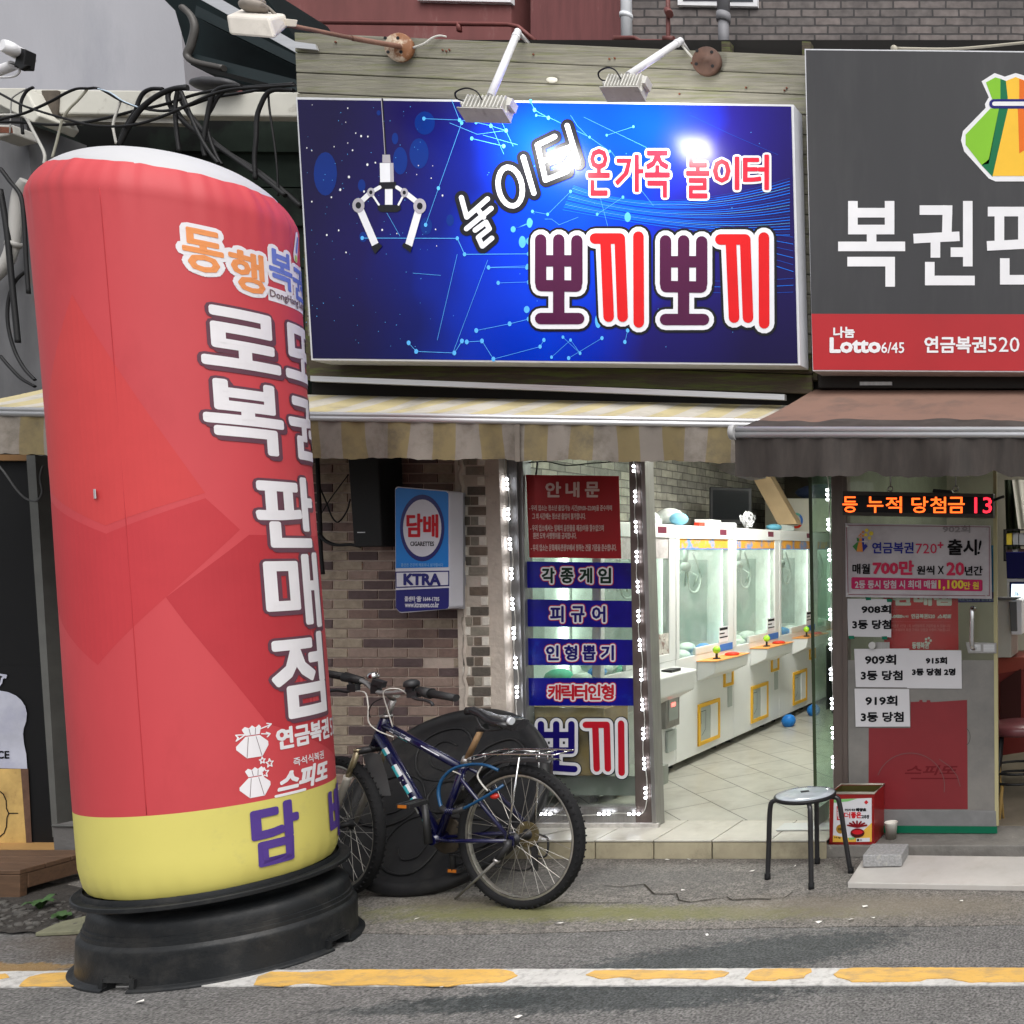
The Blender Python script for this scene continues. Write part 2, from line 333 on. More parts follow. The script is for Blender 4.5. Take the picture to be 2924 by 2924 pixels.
# ================================================================== ground
wet = (.36, .42, .44)     # damp patches keep the grain of the road
def ground_mat(name, base, kind):
    m = mat(name, base, .85, var=.22, vs=3, bump=.7 if kind == 'asphalt' else .6, bs=190 if kind == 'asphalt' else 60)
    nt = m.node_tree; N = nt.nodes; Lk = nt.links; b = N['Principled BSDF']
    tc = N.new('ShaderNodeTexCoord'); src = b.inputs['Base Color'].links[0].from_socket
    # aggregate speckle
    vo = N.new('ShaderNodeTexNoise'); vo.inputs['Scale'].default_value = 95 if kind == 'asphalt' else 120; vo.inputs['Detail'].default_value = 3; Lk.new(tc.outputs['Object'], vo.inputs['Vector'])
    mr = N.new('ShaderNodeMapRange'); mr.inputs['From Min'].default_value = .3; mr.inputs['From Max'].default_value = .72
    mr.inputs['To Min'].default_value = .3; mr.inputs['To Max'].default_value = 1.85; Lk.new(vo.outputs['Fac'], mr.inputs['Value'])
    vb = N.new('ShaderNodeTexNoise'); vb.inputs['Scale'].default_value = 24; vb.inputs['Detail'].default_value = 6; vb.inputs['Roughness'].default_value = .7; Lk.new(tc.outputs['Object'], vb.inputs['Vector'])
    mb_ = N.new('ShaderNodeMapRange'); mb_.inputs['From Min'].default_value = .3; mb_.inputs['From Max'].default_value = .7; mb_.inputs['To Min'].default_value = .72; mb_.inputs['To Max'].default_value = 1.28; Lk.new(vb.outputs['Fac'], mb_.inputs['Value'])
    mu = N.new('ShaderNodeMath'); mu.operation = 'MULTIPLY'; Lk.new(mr.outputs[0], mu.inputs[0]); Lk.new(mb_.outputs[0], mu.inputs[1])
    vm = N.new('ShaderNodeVectorMath'); vm.operation = 'SCALE'; Lk.new(src, vm.inputs[0]); Lk.new(mu.outputs[0], vm.inputs['Scale']); last = vm.outputs[0]
    # pale grit
    v2 = N.new('ShaderNodeTexVoronoi'); v2.inputs['Scale'].default_value = 38; Lk.new(tc.outputs['Object'], v2.inputs['Vector'])
    m2 = N.new('ShaderNodeMapRange'); m2.inputs['From Min'].default_value = .05; m2.inputs['From Max'].default_value = .16; m2.inputs['To Min'].default_value = .5; m2.inputs['To Max'].default_value = 0; Lk.new(v2.outputs['Distance'], m2.inputs['Value'])
    v2c = N.new('ShaderNodeSeparateColor'); Lk.new(v2.outputs['Color'], v2c.inputs[0])
    gt = N.new('ShaderNodeMath'); gt.operation = 'GREATER_THAN'; gt.inputs[1].default_value = .8; Lk.new(v2c.outputs[0], gt.inputs[0])
    mm = N.new('ShaderNodeMath'); mm.operation = 'MULTIPLY'; Lk.new(m2.outputs[0], mm.inputs[0]); Lk.new(gt.outputs[0], mm.inputs[1])
    mx = N.new('ShaderNodeMix'); mx.data_type = 'RGBA'; Lk.new(mm.outputs[0], mx.inputs[0]); Lk.new(last, mx.inputs[6]); mx.inputs[7].default_value = (.4, .4, .38, 1); last = mx.outputs[2]
    def blob(c, r, col, amt, ns, soft=.5, wob=.8, rot=0):
        nonlocal last
        mp = N.new('ShaderNodeMapping'); mp.vector_type = 'TEXTURE'; mp.inputs['Location'].default_value = (*c, 0); mp.inputs['Rotation'].default_value = (0, 0, rot); mp.inputs['Scale'].default_value = (*r, 1)
        Lk.new(tc.outputs['Object'], mp.inputs['Vector'])
        ln = N.new('ShaderNodeVectorMath'); ln.operation = 'LENGTH'; Lk.new(mp.outputs[0], ln.inputs[0])
        nz = N.new('ShaderNodeTexNoise'); nz.inputs['Scale'].default_value = ns; nz.inputs['Detail'].default_value = 8; nz.inputs['Roughness'].default_value = .68; Lk.new(tc.outputs['Object'], nz.inputs['Vector'])
        ad = N.new('ShaderNodeMath'); ad.operation = 'MULTIPLY_ADD'; ad.inputs[1].default_value = wob*2; Lk.new(nz.outputs['Fac'], ad.inputs[0]); Lk.new(ln.outputs['Value'], ad.inputs[2])
        r_ = N.new('ShaderNodeMapRange'); r_.inputs['From Min'].default_value = 1+wob-soft; r_.inputs['From Max'].default_value = 1+wob; r_.inputs['To Min'].default_value = amt; r_.inputs['To Max'].default_value = 0
        Lk.new(ad.outputs[0], r_.inputs['Value'])
        x = N.new('ShaderNodeMix'); x.data_type = 'RGBA'; Lk.new(r_.outputs[0], x.inputs[0]); Lk.new(last, x.inputs[6])
        if col is wet:
            k_ = N.new('ShaderNodeVectorMath'); k_.operation = 'MULTIPLY'; k_.inputs[1].default_value = wet; Lk.new(last, k_.inputs[0]); Lk.new(k_.outputs[0], x.inputs[7])
        else: x.inputs[7].default_value = (*col, 1)
        last = x.outputs[2]
    return m, blob, (lambda: Lk.new(last, b.inputs['Base Color']))
M_asph, blob, done = ground_mat('asphalt', (.125, .121, .117), 'asphalt')
blob((-1.75, 3.75), (.8, .2), wet, .9, 26, .3, .9, .3)
blob((-2.05, 3.42), (.8, .13), wet, .9, 24, .3, .9, .06)
blob((-2.6, 3.36), (.45, .07), wet, .75, 24, .3, .9, .12)
blob((-1.2, 3.5), (.5, .08), wet, .4, 9, .5, .6)
blob((-4.45, 3.95), (.55, .25), (.09, .06, .035), .8, 6, .8, .6)
blob((-4.6, 3.66), (.3, .05), (.35, .2, .04), .6, 22, .3, .9)
done()
mb = MB(); mb.poly([(-40, -30, 0), (40, -30, 0), (40, 60, 0), (-40, 60, 0)]); struct(mb.build('road', M_asph))
M_conc, blob, done = ground_mat('worn_concrete', (.135, .125, .113), 'concrete')
blob((-2.9, 4.2), (1.1, .13), (.14, .14, .05), .85, 16, .7, .9)
blob((-2.0, 4.2), (.9, .1), (.15, .15, .06), .7, 18, .7, .9)
blob((-3.25, 4.32), (.5, .12), (.1, .085, .05), .6, 5, .7, .6)
blob((-1.3, 4.28), (1.0, .2), (.19, .165, .125), .7, 5, .8, .5)
blob((-2.7, 4.65), (1.2, .25), (.085, .085, .085), .5, 6, .8, .5)
blob((-4.7, 4.2), (.35, .35), (.03, .026, .02), .9, 6, .5, .5)
done()
edge = [(-6, 4.02), (-4.9, 4.0), (-4.3, 4.03), (-3.9, 4.0), (-3.45, 3.985), (-3.1, 3.965), (-2.7, 3.985), (-2.3, 4.015), (-1.9, 4.03), (-1.5, 4.05), (-1.0, 4.06), (-.6, 4.075), (-.2, 4.06), (.6, 4.05), (6, 4.05)]
pts = []
for (x0, y0), (x1, y1) in zip(edge[:-1], edge[1:]):
    n = max(2, int((x1-x0)/.06))
    for i in range(n): pts.append((x0+(x1-x0)*i/n, y0+(y1-y0)*i/n+random.uniform(-.006, .006), .005))
pts.append((6, 4.05, .005)); pts += [(6, 12, .005), (-6, 12, .005)]
mb = MB(); mb.prism([Vector(p) for p in pts], (0, 0, -.0045)); struct(mb.build('pavement', M_conc))
# cracks in the pavement
mb = MB()
def crack(px, w=.0035):
    P = [G(x, y, .009) for x, y in px]; 
    for a, b in zip(P[:-1], P[1:]):
        t = (b-a).normalized(); n = Vector((-t.y, t.x, 0))*w*random.uniform(.5, 1.2); mb.poly([a-n, b-n, b+n, a+n])
q = Z(1400, 2350, 2.415)
crack([q(*p) for p in ((790, 432), (900, 440), (1060, 420), (1130, 490), (1285, 487), (1300, 530), (1380, 545), (1560, 520), (1630, 508), (1665, 530), (1800, 520), (1935, 525))])
crack([q(*p) for p in ((460, 545), (700, 550), (900, 548), (1120, 545))], .0025)
q = Z(2100, 2200, 2.345); crack([q(*p) for p in ((0, 870), (110, 862), (260, 855), (330, 850), (385, 812))], .002)
struct(mb.build('pavement_crack', flat('crack_dark', (.03, .026, .02), .9)))
# road edge line: white strip, worn yellow over it
M_wl = mat('line_white', (.52, .51, .49), .75, var=.12, vs=9, bump=.5, bs=80, dirt=((.2, .19, .18), 26, .48, .68, .7))
M_yl = mat('line_yellow', (.62, .37, .09), .72, var=.12, vs=9, bump=.4, bs=80, dirt=((.36, .25, .12), 26, .46, .64, .75), stretch=(.5, 1, 1))
def ragged(px, z, jit, step=.03):
    P = [G(x, y, z) for x, y in px]; out = []
    for a, b in zip(P, P[1:]+P[:1]):
        n = max(1, int((b-a).length/step))
        for i in range(n): out.append(a.lerp(b, i/n)+Vector((random.uniform(-jit, jit), random.uniform(-jit, jit), 0)))
    return out
mb = MB(); mb.prism(ragged([(-500, 2776), (0, 2773), (700, 2769), (1500, 2766), (2924, 2763), (3600, 2762), (3600, 2811), (2924, 2812), (1500, 2813), (700, 2814), (0, 2817), (-500, 2820)], .006, .0025), (0, 0, -.0055)); struct(mb.build('road_line', M_wl))
mb = MB()
q4 = Z(700, 2200, 2.415); q5 = Z(1400, 2350, 2.415); q3 = Z(2100, 2200, 2.345); q7 = Z(0, 2200, 2.6685)
for pg in ([q7(*p) for p in ((-60, 1560), (40, 1545), (75, 1570), (20, 1580), (-60, 1600))],
           [q7(*p) for p in ((230, 1570), (330, 1545), (560, 1535), (640, 1560), (700, 1640), (140, 1640), (180, 1600))],
           [q4(*p) for p in ((60, 1475), (90, 1420), (180, 1385), (420, 1390), (700, 1372), (1780, 1370), (1850, 1390), (1875, 1412), (1780, 1455), (1500, 1468), (1400, 1486), (1180, 1480), (900, 1474), (640, 1480), (400, 1462), (240, 1485))],
           [q5(*p) for p in ((660, 1045), (720, 1015), (1000, 1012), (1400, 1016), (1600, 1016), (1648, 1030), (1620, 1052), (1490, 1075), (1340, 1066), (1150, 1066), (1010, 1078), (960, 1062), (880, 1060), (770, 1073))],
           [q3(*p) for p in ((65, 1390), (110, 1340), (190, 1325), (505, 1325), (510, 1345), (470, 1362), (455, 1385), (350, 1392), (290, 1392), (270, 1402), (130, 1405))],
           [q3(*p) for p in ((660, 1362), (700, 1330), (780, 1320), (1200, 1318), (1932, 1320), (2600, 1320), (2600, 1412), (1700, 1412), (1560, 1415), (1480, 1400), (1420, 1386), (1280, 1390), (1240, 1408), (1000, 1412), (780, 1412), (735, 1392), (680, 1380))]):
    mb.prism(ragged(pg, .010, .002, .02), (0, 0, -.0035))
struct(mb.build('road_line_yellow', M_yl))
# soil strip at the left with stones
M_soil = mat('soil', (.03, .026, .022), .95, var=.6, vs=22, bump=1, bs=60, dirt=((.09, .085, .08), 40, .58, .7, .7))
mb = MB(); mb.poly(ragged([(-400, 2540), (160, 2520), (330, 2560), (300, 2640), (230, 2655), (120, 2662), (0, 2662), (-400, 2670)], .012, .012, .05)); o = struct(mb.build('soil', M_soil))
mb = MB()
for i in range(130):
    p = G(random.uniform(-60, 290), random.uniform(2575, 2655), .012); r = random.uniform(.004, .018)
    mb.ball(p, r, 0, 4, random.uniform(.7, 1.5), random.uniform(.7, 1.3), random.uniform(.4, .8))
o = mb.build('gravel', mat('gravel', (.07, .066, .06), .9, var=.5, vs=30)); tag(o, 'small dark stones scattered over the soil beside the wooden step', 'gravel', kind='stuff')
mb = MB(); P = [G(x, y, .02) for x, y in ((100, 2663), (168, 2632), (215, 2622), (260, 2610), (262, 2655), (170, 2660))]; mb.prism(P, (0, 0, -.018))
tag(mb.build('stone_slab', mat('mossy_stone', (.17, .17, .11), .9, var=.3, vs=12, bump=.4, bs=50), bevel=.004), 'thin mossy broken stone slab lying against the black base', 'stone slab')
def weed(px, py, n, L, label):
    t = thing('weed', label, 'weed', G(px, py, .012)); mb = MB(); b = t.location
    for i in range(n):
        a = i*2*math.pi/n+random.uniform(-.3, .3); l = L*random.uniform(.7, 1.1); d = Vector((math.cos(a), math.sin(a), 0)); s = Vector((-d.y, d.x, 0))
        c = [b+d*l*t_+Vector((0, 0, l*.75*math.sin(t_*2.3))) for t_ in (0, .35, .7, 1)]; ws = (.006, .016, .014, .001)
        for k in range(3): mb.add([c[k]-s*ws[k], c[k]+s*ws[k], c[k+1]+s*ws[k+1], c[k+1]-s*ws[k+1]], [[0, 1, 2, 3]], 0, True)
    mb.build('leaf', flat('weed_leaf', (.05, .1, .035), .6), t)
weed(115, 2595, 7, .065, 'dark green weed rosette growing nearer the wooden step')
weed(178, 2628, 5, .05, 'lighter green weed growing beside the mossy stone slab')
# litter specks on the pavement
M_lit = flat('litter', (.7, .68, .64), .8)
mb = MB()
for x, y in [(2338, 2635), (2430, 2627), (2492, 2621), (2794, 2651), (2745, 2575), (1600, 2638), (1905, 2457), (2210, 2480), (2148, 2488), (1967, 2454), (1190, 2625), (1242, 2303), (2019, 2671), (1256, 2532), (1950, 2542), (1800, 2627), (1985, 2460), (2270, 2474), (1260, 2820), (400, 2862), (1480, 2905), (2470, 2590)]:
    p = G(x, y, .008); r = random.uniform(.004, .011); a = random.random()*3
    mb.add([p+Vector((r*1.6*math.cos(a+j*1.57), r*math.sin(a+j*1.57), random.uniform(0, .008))) for j in range(4)], [[0, 1, 2, 3]])
tag(mb.build('litter', M_lit), 'tiny pale scraps of litter scattered on the pavement', 'litter', kind='stuff')
# ================================================================== step and ledge
M_tile = mat('step_tile', (.36, .32, .22), .5, var=.22, vs=8, dirt=((.12, .1, .07), 7, .52, .75, .6), bump=.1, bs=60)
M_tilet = mat('step_tile_top', (.5, .48, .42), .35, var=.12, vs=8, dirt=((.25, .22, .17), 7, .52, .75, .5))
M_grout = mat('grout', (.07, .06, .055), .9, var=.3)
t = thing('tiled_step', 'low beige tiled step along the game shop doorway', 'step', (-2.9, 4.95, 0))
zf = .108
mb = MB(); mb.bb(-4.9, -1.935, 4.945, 5.3, .004, zf-.006); mb.build('step_base', M_grout, t)
xs = [1210, 1370, 1537, 1704, 1870, 2037, 2203, 2362]
mb = MB(); mt = MB()
for i in range(-3, 7):
    a = 1870+(i-4)*166.5+332; X0 = (a-PX)/F*4.94; X1 = (min(a+166.5, 2362)-PX)/F*4.94
    if X1-X0 < .05 or X0 < -4.9: continue
    mb.bb(X0+.004, X1-.004, 4.93, 4.946, .006, zf-.012); mt.bb(X0+.003, X1-.003, 4.926, 5.295, zf-.008, zf)
mb.build('riser_tile', M_tile, t, bevel=.002); mt.build('tread_tile', M_tilet, t, bevel=.002)
M_ledge = mat('ledge_concrete', (.17, .16, .145), .85, var=.3, vs=7, bump=.5, bs=40, dirt=((.45, .43, .38), 14, .64, .7, .7))
tag(MB().bb(-1.932, 2.5, 4.955, 9, .004, .072).build('concrete_ledge', M_ledge, bevel=.006), 'low grey concrete ledge with flaking paint under the lottery shop door', 'ledge')
M_marble = mat('marble', (.43, .41, .385), .5, var=.12, vs=5, dirt=((.3, .255, .21), 4, .5, .75, .5), bump=.05)
a, b_, c_, d_ = G(2420, 2520, .035), G(3150, 2532, .035), G(3150, 2448, .06), G(2472, 2440, .06)
mb = MB(); P = [a, b_, c_, d_]; mb.prism(P, (0, 0, -.03)); tag(mb.build('marble_slab', M_marble, bevel=.004), 'long pale marble slab lying as a ramp in front of the ledge', 'slab')
M_gran = mat('granite', (.27, .27, .27), .75, var=.35, vs=90, bump=.3, bs=90, dirt=((.42, .4, .34), 30, .55, .7, .6))
P = [G(x, y, .115) for x, y in ((2463, 2442), (2575, 2440), (2595, 2409), (2490, 2408))]
mb = MB(); mb.prism(P, (0, 0, -.062)); tag(mb.build('granite_block', M_gran, bevel=.005), 'small grey granite block resting on the marble slab', 'stone block')
# ================================================================== background buildings
t = thing('brick_building', 'grey brown brick building behind the signs', 'building', (0, 8, 0))
M_bb = brick_mat('old_brick', (.13, .115, .11), (.19, .16, .15), (.055, .05, .05), .23, .074, .009, soot=((.03, .03, .033), 1.2, .6))
MB().bb(-5.05, 6, 8, 12, 2.8, 8).build('wall', M_bb, t)
mb = MB(); mb.pan(((1935, -120), (2165, -120), (2162, 18), (1935, 14)), 7.97, .12); wn_ = mb.build('window', M_white, t)
mb = MB(); mb.pan(((1950, -120), (2050, -120), (2050, 2), (1950, 2)), 7.965, .003); mb.pan(((2060, -120), (2150, -120), (2150, 4), (2060, 4)), 7.965, .003); mb.build('pane', flat('dark_glass', (.05, .06, .07), .1), wn_)
t = thing('red_building', 'dark red rendered building behind the timber boards', 'building', (-7, 8, 0))
M_rw = mat('red_render', (.17, .055, .052), .8, var=.2, vs=3, dirt=((.3, .22, .2), 3, .6, .75, .4), stretch=(2, 2, .5))
MB().pan(((640, -400), (1460, -400), (1460, 330), (640, 330)), 7.9, 3).build('wall', M_rw, t)
mb = MB(); mb.pan(((1515, -300), (1775, -300), (1775, 300), (1515, 300)), 7.9, 2); mb.build('side_wall', mat('red_render_stained', (.14, .042, .042), .8, var=.25, vs=4, dirt=((.45, .36, .3), 5, .62, .72, .6), stretch=(4, 4, .35)), t)
MB().pan(((1460, -400), (1515, -400), (1515, 330), (1460, 330)), 8.2, 2).build('recess_wall', flat('dark_recess', (.035, .03, .03), .9), t)
MB().pan(((1190, -20), (1458, -20), (1458, 6), (1190, 0)), 7.86, .05).build('ledge', M_white, t)
mb = MB(); mb.tube([S(800, 62, 7.7), S(1450, 70, 7.7), S(1480, 76, 7.7), S(1530, 118, 7.7)], .018, 8); mb.tube([S(1310, 65, 7.7), S(1312, 90, 7.7)], .02, 6)
tag(mb.build('gas_pipe', mat('pipe_red', (.16, .04, .035), .6, var=.2)), 'dark red pipe running along the red building wall', 'pipe')
mb = MB(); mb.tube([S(1786, -200, 7.6), S(1790, 140, 7.6)], .042, 12); mb.tube([S(1788, 40, 7.6), S(1788, 52, 7.6)], .05, 12)
tag(mb.build('drainpipe', flat('pipe_white', (.68, .7, .73), .4)), 'white downpipe beside the red wall', 'pipe')
mb = MB(); mb.tube([S(2066, -200, 7.6), S(2066, 38, 7.6)], .05, 12); mb.tube([S(2066, 38, 7.6), S(2066, 170, 7.6)], .042, 12); mb.tube([S(2066, 38, 7.6), S(2066, 62, 7.6)], .056, 12)
tag(mb.build('drainpipe', mat('pipe_grey', (.2, .2, .215), .6, var=.2)), 'weathered grey downpipe on the brick wall', 'pipe')
mb = MB(); mb.tube([S(1752, 122, 7.3), S(1755, 108, 7.3), S(1812, 108, 7.3), S(1830, 118, 7.3), S(1905, 118, 7.3), S(1908, 105, 7.3), S(1906, -200, 7.3)], .017, 8); mb.tube([S(1895, 112, 7.3), S(1925, 112, 7.3)], .026, 8); mb.tube([S(1906, 30, 7.3), S(1912, 40, 7.25)], .03, 8)
tag(mb.build('gas_pipe', mat('pipe_red2', (.13, .035, .03), .6, var=.2)), 'thin dark red gas pipe bending above the timber boards', 'pipe')
t = thing('grey_building', 'pale grey plastered building beyond the left shop', 'building', (-9.5, 8.5, 0))
M_gw = mat('grey_plaster', (.38, .38, .41), .8, var=.08, vs=1.2, bump=.1, bs=40, stretch=(1, 1, .35), dirt=((.24, .25, .29), 1.6, .52, .78, .5))  # uneven plaster tone with darker bluish blotches, drawn out upright
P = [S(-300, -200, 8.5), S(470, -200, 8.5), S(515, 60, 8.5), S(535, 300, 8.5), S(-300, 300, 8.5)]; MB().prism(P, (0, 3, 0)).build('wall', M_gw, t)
# dark pitched roof with gutter on the right of it
t = thing('dark_roof', 'dark green sheet roof with gutters sloping down behind the boards', 'roof', (-6.8, 6.5, 3.6))
M_dg = mat('dark_sheet', (.005, .010, .011), .65, spec=.12, var=.3); M_dt = flat('dark_gutter', (.014, .022, .024), .5)
P = [S(410, -60, 6.6), S(720, -60, 6.6), S(860, 130, 6.6), S(1250, 350, 6.6), S(1250, 450, 6.6), S(545, 185, 6.6), S(500, 30, 6.6)]; MB().prism(P, (0, .6, 0)).build('roof_sheet', M_dg, t)
mb = MB(); P = [S(540, -20, 6.4), S(600, -20, 6.4), S(860, 128, 6.4), S(1250, 350, 6.4), S(1250, 378, 6.4), S(845, 150, 6.4)]; mb.prism(P, (0, .1, 0)); mb.build('edge_trim', M_alu, t)
mb = MB(); P = [S(560, 15, 6.35), S(1250, 360, 6.35), S(1250, 382, 6.35), S(556, 45, 6.35)]; mb.prism(P, (0, .12, 0)); P = [S(530, 158, 6.3), S(560, 155, 6.3), S(1250, 330, 6.3), S(1250, 362, 6.3), S(540, 180, 6.3)]; mb.prism(P, (0, .12, 0)); mb.build('gutter', M_dt, t)
mb = MB(); mb.tube(smooth_path([S(520, 20, 6.28), S(545, 45, 6.28), S(556, 80, 6.28), S(545, 130, 6.28), S(535, 160, 6.28), S(560, 178, 6.28), S(640, 195, 6.28)]), .022, 8); mb.build('pipe', mat('pipe_brown', (.06, .055, .05), .5), t)
# ================================================================== left shop
t = thing('dark_shop', 'dark shop at the left with white beam and grey pillar', 'building', (-6, 5.2, 0))
M_beam = mat('beam_white', (.55, .54, .48), .7, var=.1, vs=4, dirt=((.13, .1, .07), 2.2, .6, .72, .8))
mb = MB(); mb.pan(((-400, 248), (320, 254), (860, 262), (860, 332), (440, 330), (300, 325), (-400, 318)) if False else ((-400, 248), (860, 262), (860, 334), (-400, 318)), 5.35, .07); mb.build('beam', M_beam, t, bevel=.01)
mb = MB(); mb.pan(((150, 322), (520, 330), (520, 352), (150, 345)), 5.38, .05); mb.build('beam_trim', mat('trim_dirty', (.3, .29, .26), .8, var=.3), t)
mb = MB(); mb.pan(((-100, 250), (70, 250), (112, 330), (95, 350)), 5.25, .2); mb.pan(((115, 256), (165, 256), (160, 335), (130, 330)), 5.335, .02, 1); mb.build('patched_end', [M_beam, mat('stain_brown', (.08, .065, .05), .9, var=.4, vs=14)], t, bevel=.008)
M_pil = mat('grey_pillar', (.11, .11, .115), .8, var=.25, vs=4, dirt=((.12, .06, .03), 4, .6, .7, .7), stretch=(2, 2, .6))
mb = MB(); mb.pan(((-500, 345), (75, 350), (150, 1170), (-500, 1180)), 5.3, .4); mb.build('pillar', M_pil, t)
M_gd = mat('green_tarp', (.013, .02, .015), .75, spec=.15, var=.4, vs=5, dirt=((.004, .004, .004), 1.5, .45, .55, .9))
mb = MB()
for i, (ya, yb) in enumerate(((330, 430), (430, 530), (530, 640), (640, 760), (760, 880), (880, 1000), (1000, 1130))): mb.pan(((60, ya), (880, ya+8), (880, yb+4), (60, yb-4)), 5.6+.03*(i % 2), .03)
mb.build('tarp_panel', M_gd, t)
MB().bb(-9, -4.6, 5.75, 9, 0, 4.2).build('inner_wall', flat('shop_dark', (.008, .008, .009), .9), t)
M_bw = flat('black_board', (.006, .006, .0065), .6, spec=.2)
mb = MB(); mb.pan(((-400, 1310), (88, 1310), (155, 2455), (-400, 2470)), 5.12, .05); mb.build('black_panel', M_bw, t)
mb = MB(); mb.pan(((-400, 1297), (78, 1298), (78, 1315), (-400, 1314)), 5.08, .06); mb.build('header_board', mat('wood_header', (.2, .1, .03), .6), t)
M_fr = mat('frame_grey', (.13, .13, .12), .45, .3, var=.2)
mb = MB(); mb.pan(((75, 1300), (100, 1300), (166, 2390), (150, 2390)), 5.06, .07); mb.pan(((110, 1300), (122, 1300), (185, 2390), (174, 2390)), 5.2, .05); mb.build('door_frame', M_fr, t)
mb = MB(); mb.pan(((-400, 2425), (165, 2425), (165, 2437), (-400, 2437)), 5.0, .12); mb.build('sill', mat('wood_sill', (.35, .2, .07), .6), t)
M_plinth = mat('plinth', (.11, .105, .1), .85, var=.2, vs=6, bump=.2)
P = [S(148, 2356, 4.72), S(330, 2358, 4.72), S(340, 2528, 4.72), S(160, 2528, 4.72)]; mb = MB(); mb.prism(P, (.05, .4, 0)); mb.build('plinth', M_plinth, t, bevel=.006)
mb = MB(); mb.tube([S(150, 2358, 4.715), S(330, 2360, 4.715)], .006, 6); mb.build('plinth_edge', M_fr, t)
# printed panel: bottle shape and parchment box
t = thing('bottle_poster', 'black poster with a white bottle shape above a parchment box', 'poster', (-6.4, 5.1, .8))
to = onY(5.115)
mb = MB(); mb.pan(((-300, 1900), (150, 1900), (156, 2424), (-300, 2430)), 5.117, .004); mb.build('backing', M_bw, t)
q = Z(0, 1900, 2.415)
bo = [(-120, 175), (0, 173), (60, 183), (115, 208), (150, 238), (178, 280), (190, 330), (185, 385), (168, 435), (163, 470), (170, 540), (185, 610), (193, 712), (-120, 706)]
M_bot = mat('bottle_print', (.42, .43, .5), .6, var=.25, vs=3, dirt=((.25, .25, .4), 2.5, .45, .65, .6)); M_par = mat('parchment_print', (.5, .33, .11), .6, var=.3, vs=7, dirt=((.2, .1, .04), 9, .55, .7, .6)); M_burn = mat('burnt_print', (.1, .05, .03), .7, var=.4, vs=20)
mb = MB(); shape(mb, [q(*p) for p in bo], to, 0, .003); shape(mb, [q(*p) for p in ((-120, 712), (150, 712), (195, 1262), (-120, 1262))], to, 1, .003); shape(mb, [q(*p) for p in ((148, 712), (200, 712), (228, 1262), (190, 1262))], to, 2, .004)
letters(mb, 'ICE', rect(*q(-30, 590), *q(70, 640)), to, 3, .9, .005); letters(mb, 'the', rect(*q(-50, 535), *q(4, 556)), to, 3, .3, .005)
strokes(mb, [[q(*p) for p in ((-60, 850), (-10, 855), (30, 885), (50, 930), (52, 985), (68, 1018), (55, 1050), (52, 1110), (35, 1155), (0, 1185), (-60, 1190))], [q(68, 1018), q(130, 1018)]], 3, to, 3, .005)
strokes(mb, [[q(*p) for p in ((-20, 58), (20, 66), (48, 70), (20, 90), (14, 120), (0, 138), (-20, 130))], [q(20, 66), q(44, 82)]], 6, to, 0, .004)
mb.build('print', [M_bot, M_par, M_burn, M_ink], t)
M_wood = mat('deck_wood', (.1, .055, .03), .6, var=.35, vs=5, stretch=(1.5, 12, 12), bump=.15, bs=30)
t = thing('wooden_step', 'dark brown wooden step in front of the black panel', 'step', (-6.2, 4.6, 0))
a = G(56, 2569); zt = .142
mb = MB(); c0 = Vector((a.x, a.y, 0)); d = Vector((.02, .3, 0))
for k in range(3):
    P0 = c0+d*(k/3)+Vector((0, 0, zt)); P1 = c0+d*((k+.96)/3)+Vector((0, 0, zt)); L = Vector((-1.6, 0, 0))
    mb.prism([P0, P1, P1+L, P0+L], (0, 0, -.022))
mb.build('board', M_wood, t, bevel=.003)
mb = MB()
zl = zt-.024
mb.prism([c0+Vector((0, .0, zl)), c0+Vector((0, 0, .005)), c0+Vector((-1.6, 0, .005)), c0+Vector((-1.6, 0, zl))], (0, .03, 0))
mb.prism([c0+Vector((.0, .032, zl)), c0+d*.98+Vector((0, 0, zl)), c0+d*.98+Vector((0, 0, .045)), c0+Vector((0, .032, .045))], (-.03, 0, 0)); mb.build('skirt', M_wood, t, bevel=.003)
# ================================================================== timber boards behind the sign
M_tim = mat('weathered_timber', (.2, .19, .15), .8, var=.35, vs=4, stretch=(1.2, 8, 22), bump=.35, bs=18, dirt=((.13, .15, .035), 2.2, .5, .72, .75))
M_timd = mat('mossy_shaded_timber', (.06, .045, .03), .85, var=.4, vs=4, stretch=(1.2, 8, 14), bump=.35, bs=18, dirt=((.085, .11, .02), 3, .47, .62, .85))  # green moss, plus the shade under the sign put into the dark brown
t = thing('timber_cladding', 'weathered grey timber boards with green moss behind the blue sign', 'cladding', (-3.5, 5.05, 3))
mb = MB()
for i in range(17):
    l0, l1 = 92+58*i, 92+58*(i+1)-2.5; r0, r1 = 158+57*i, 158+57*(i+1)-2.5
    xl = 840+2.6*i; xr = 2299+1.2*i; o = random.uniform(0, .006)
    mb.pan(((xl, l0), (xr, r0), (xr+1, r1), (xl+2, l1)), 5.05+o, .022, 0 if i < 15 else 1)
mb.build('board', [M_tim, M_timd], t, bevel=.004)
mb = MB(); 
for x in (855, 1450, 2060, 2290): mb.pan(((x, 118), (x+24, 119), (x+44, 1085), (x+20, 1085)), 5.08, .05)
pieces(mb, 'batten', M_timd, t)
mb = MB()
for x, y in ((958, 120), (1740, 168), (1755, 166), (1264, 143), (1274, 146), (1283, 142), (2246, 251), (1523, 155), (2130, 250), (1975, 180), (1940, 268), (2240, 258)): mb.ball(S(x, y, 5.048), .006, 0, 4)
pieces(mb, 'nail', M_rust, t)
mb = MB(); mb.pan(((840, 118), (900, 126), (906, 142), (842, 136)), 5.03, .012); mb.build('metal_tab', M_alu, t)
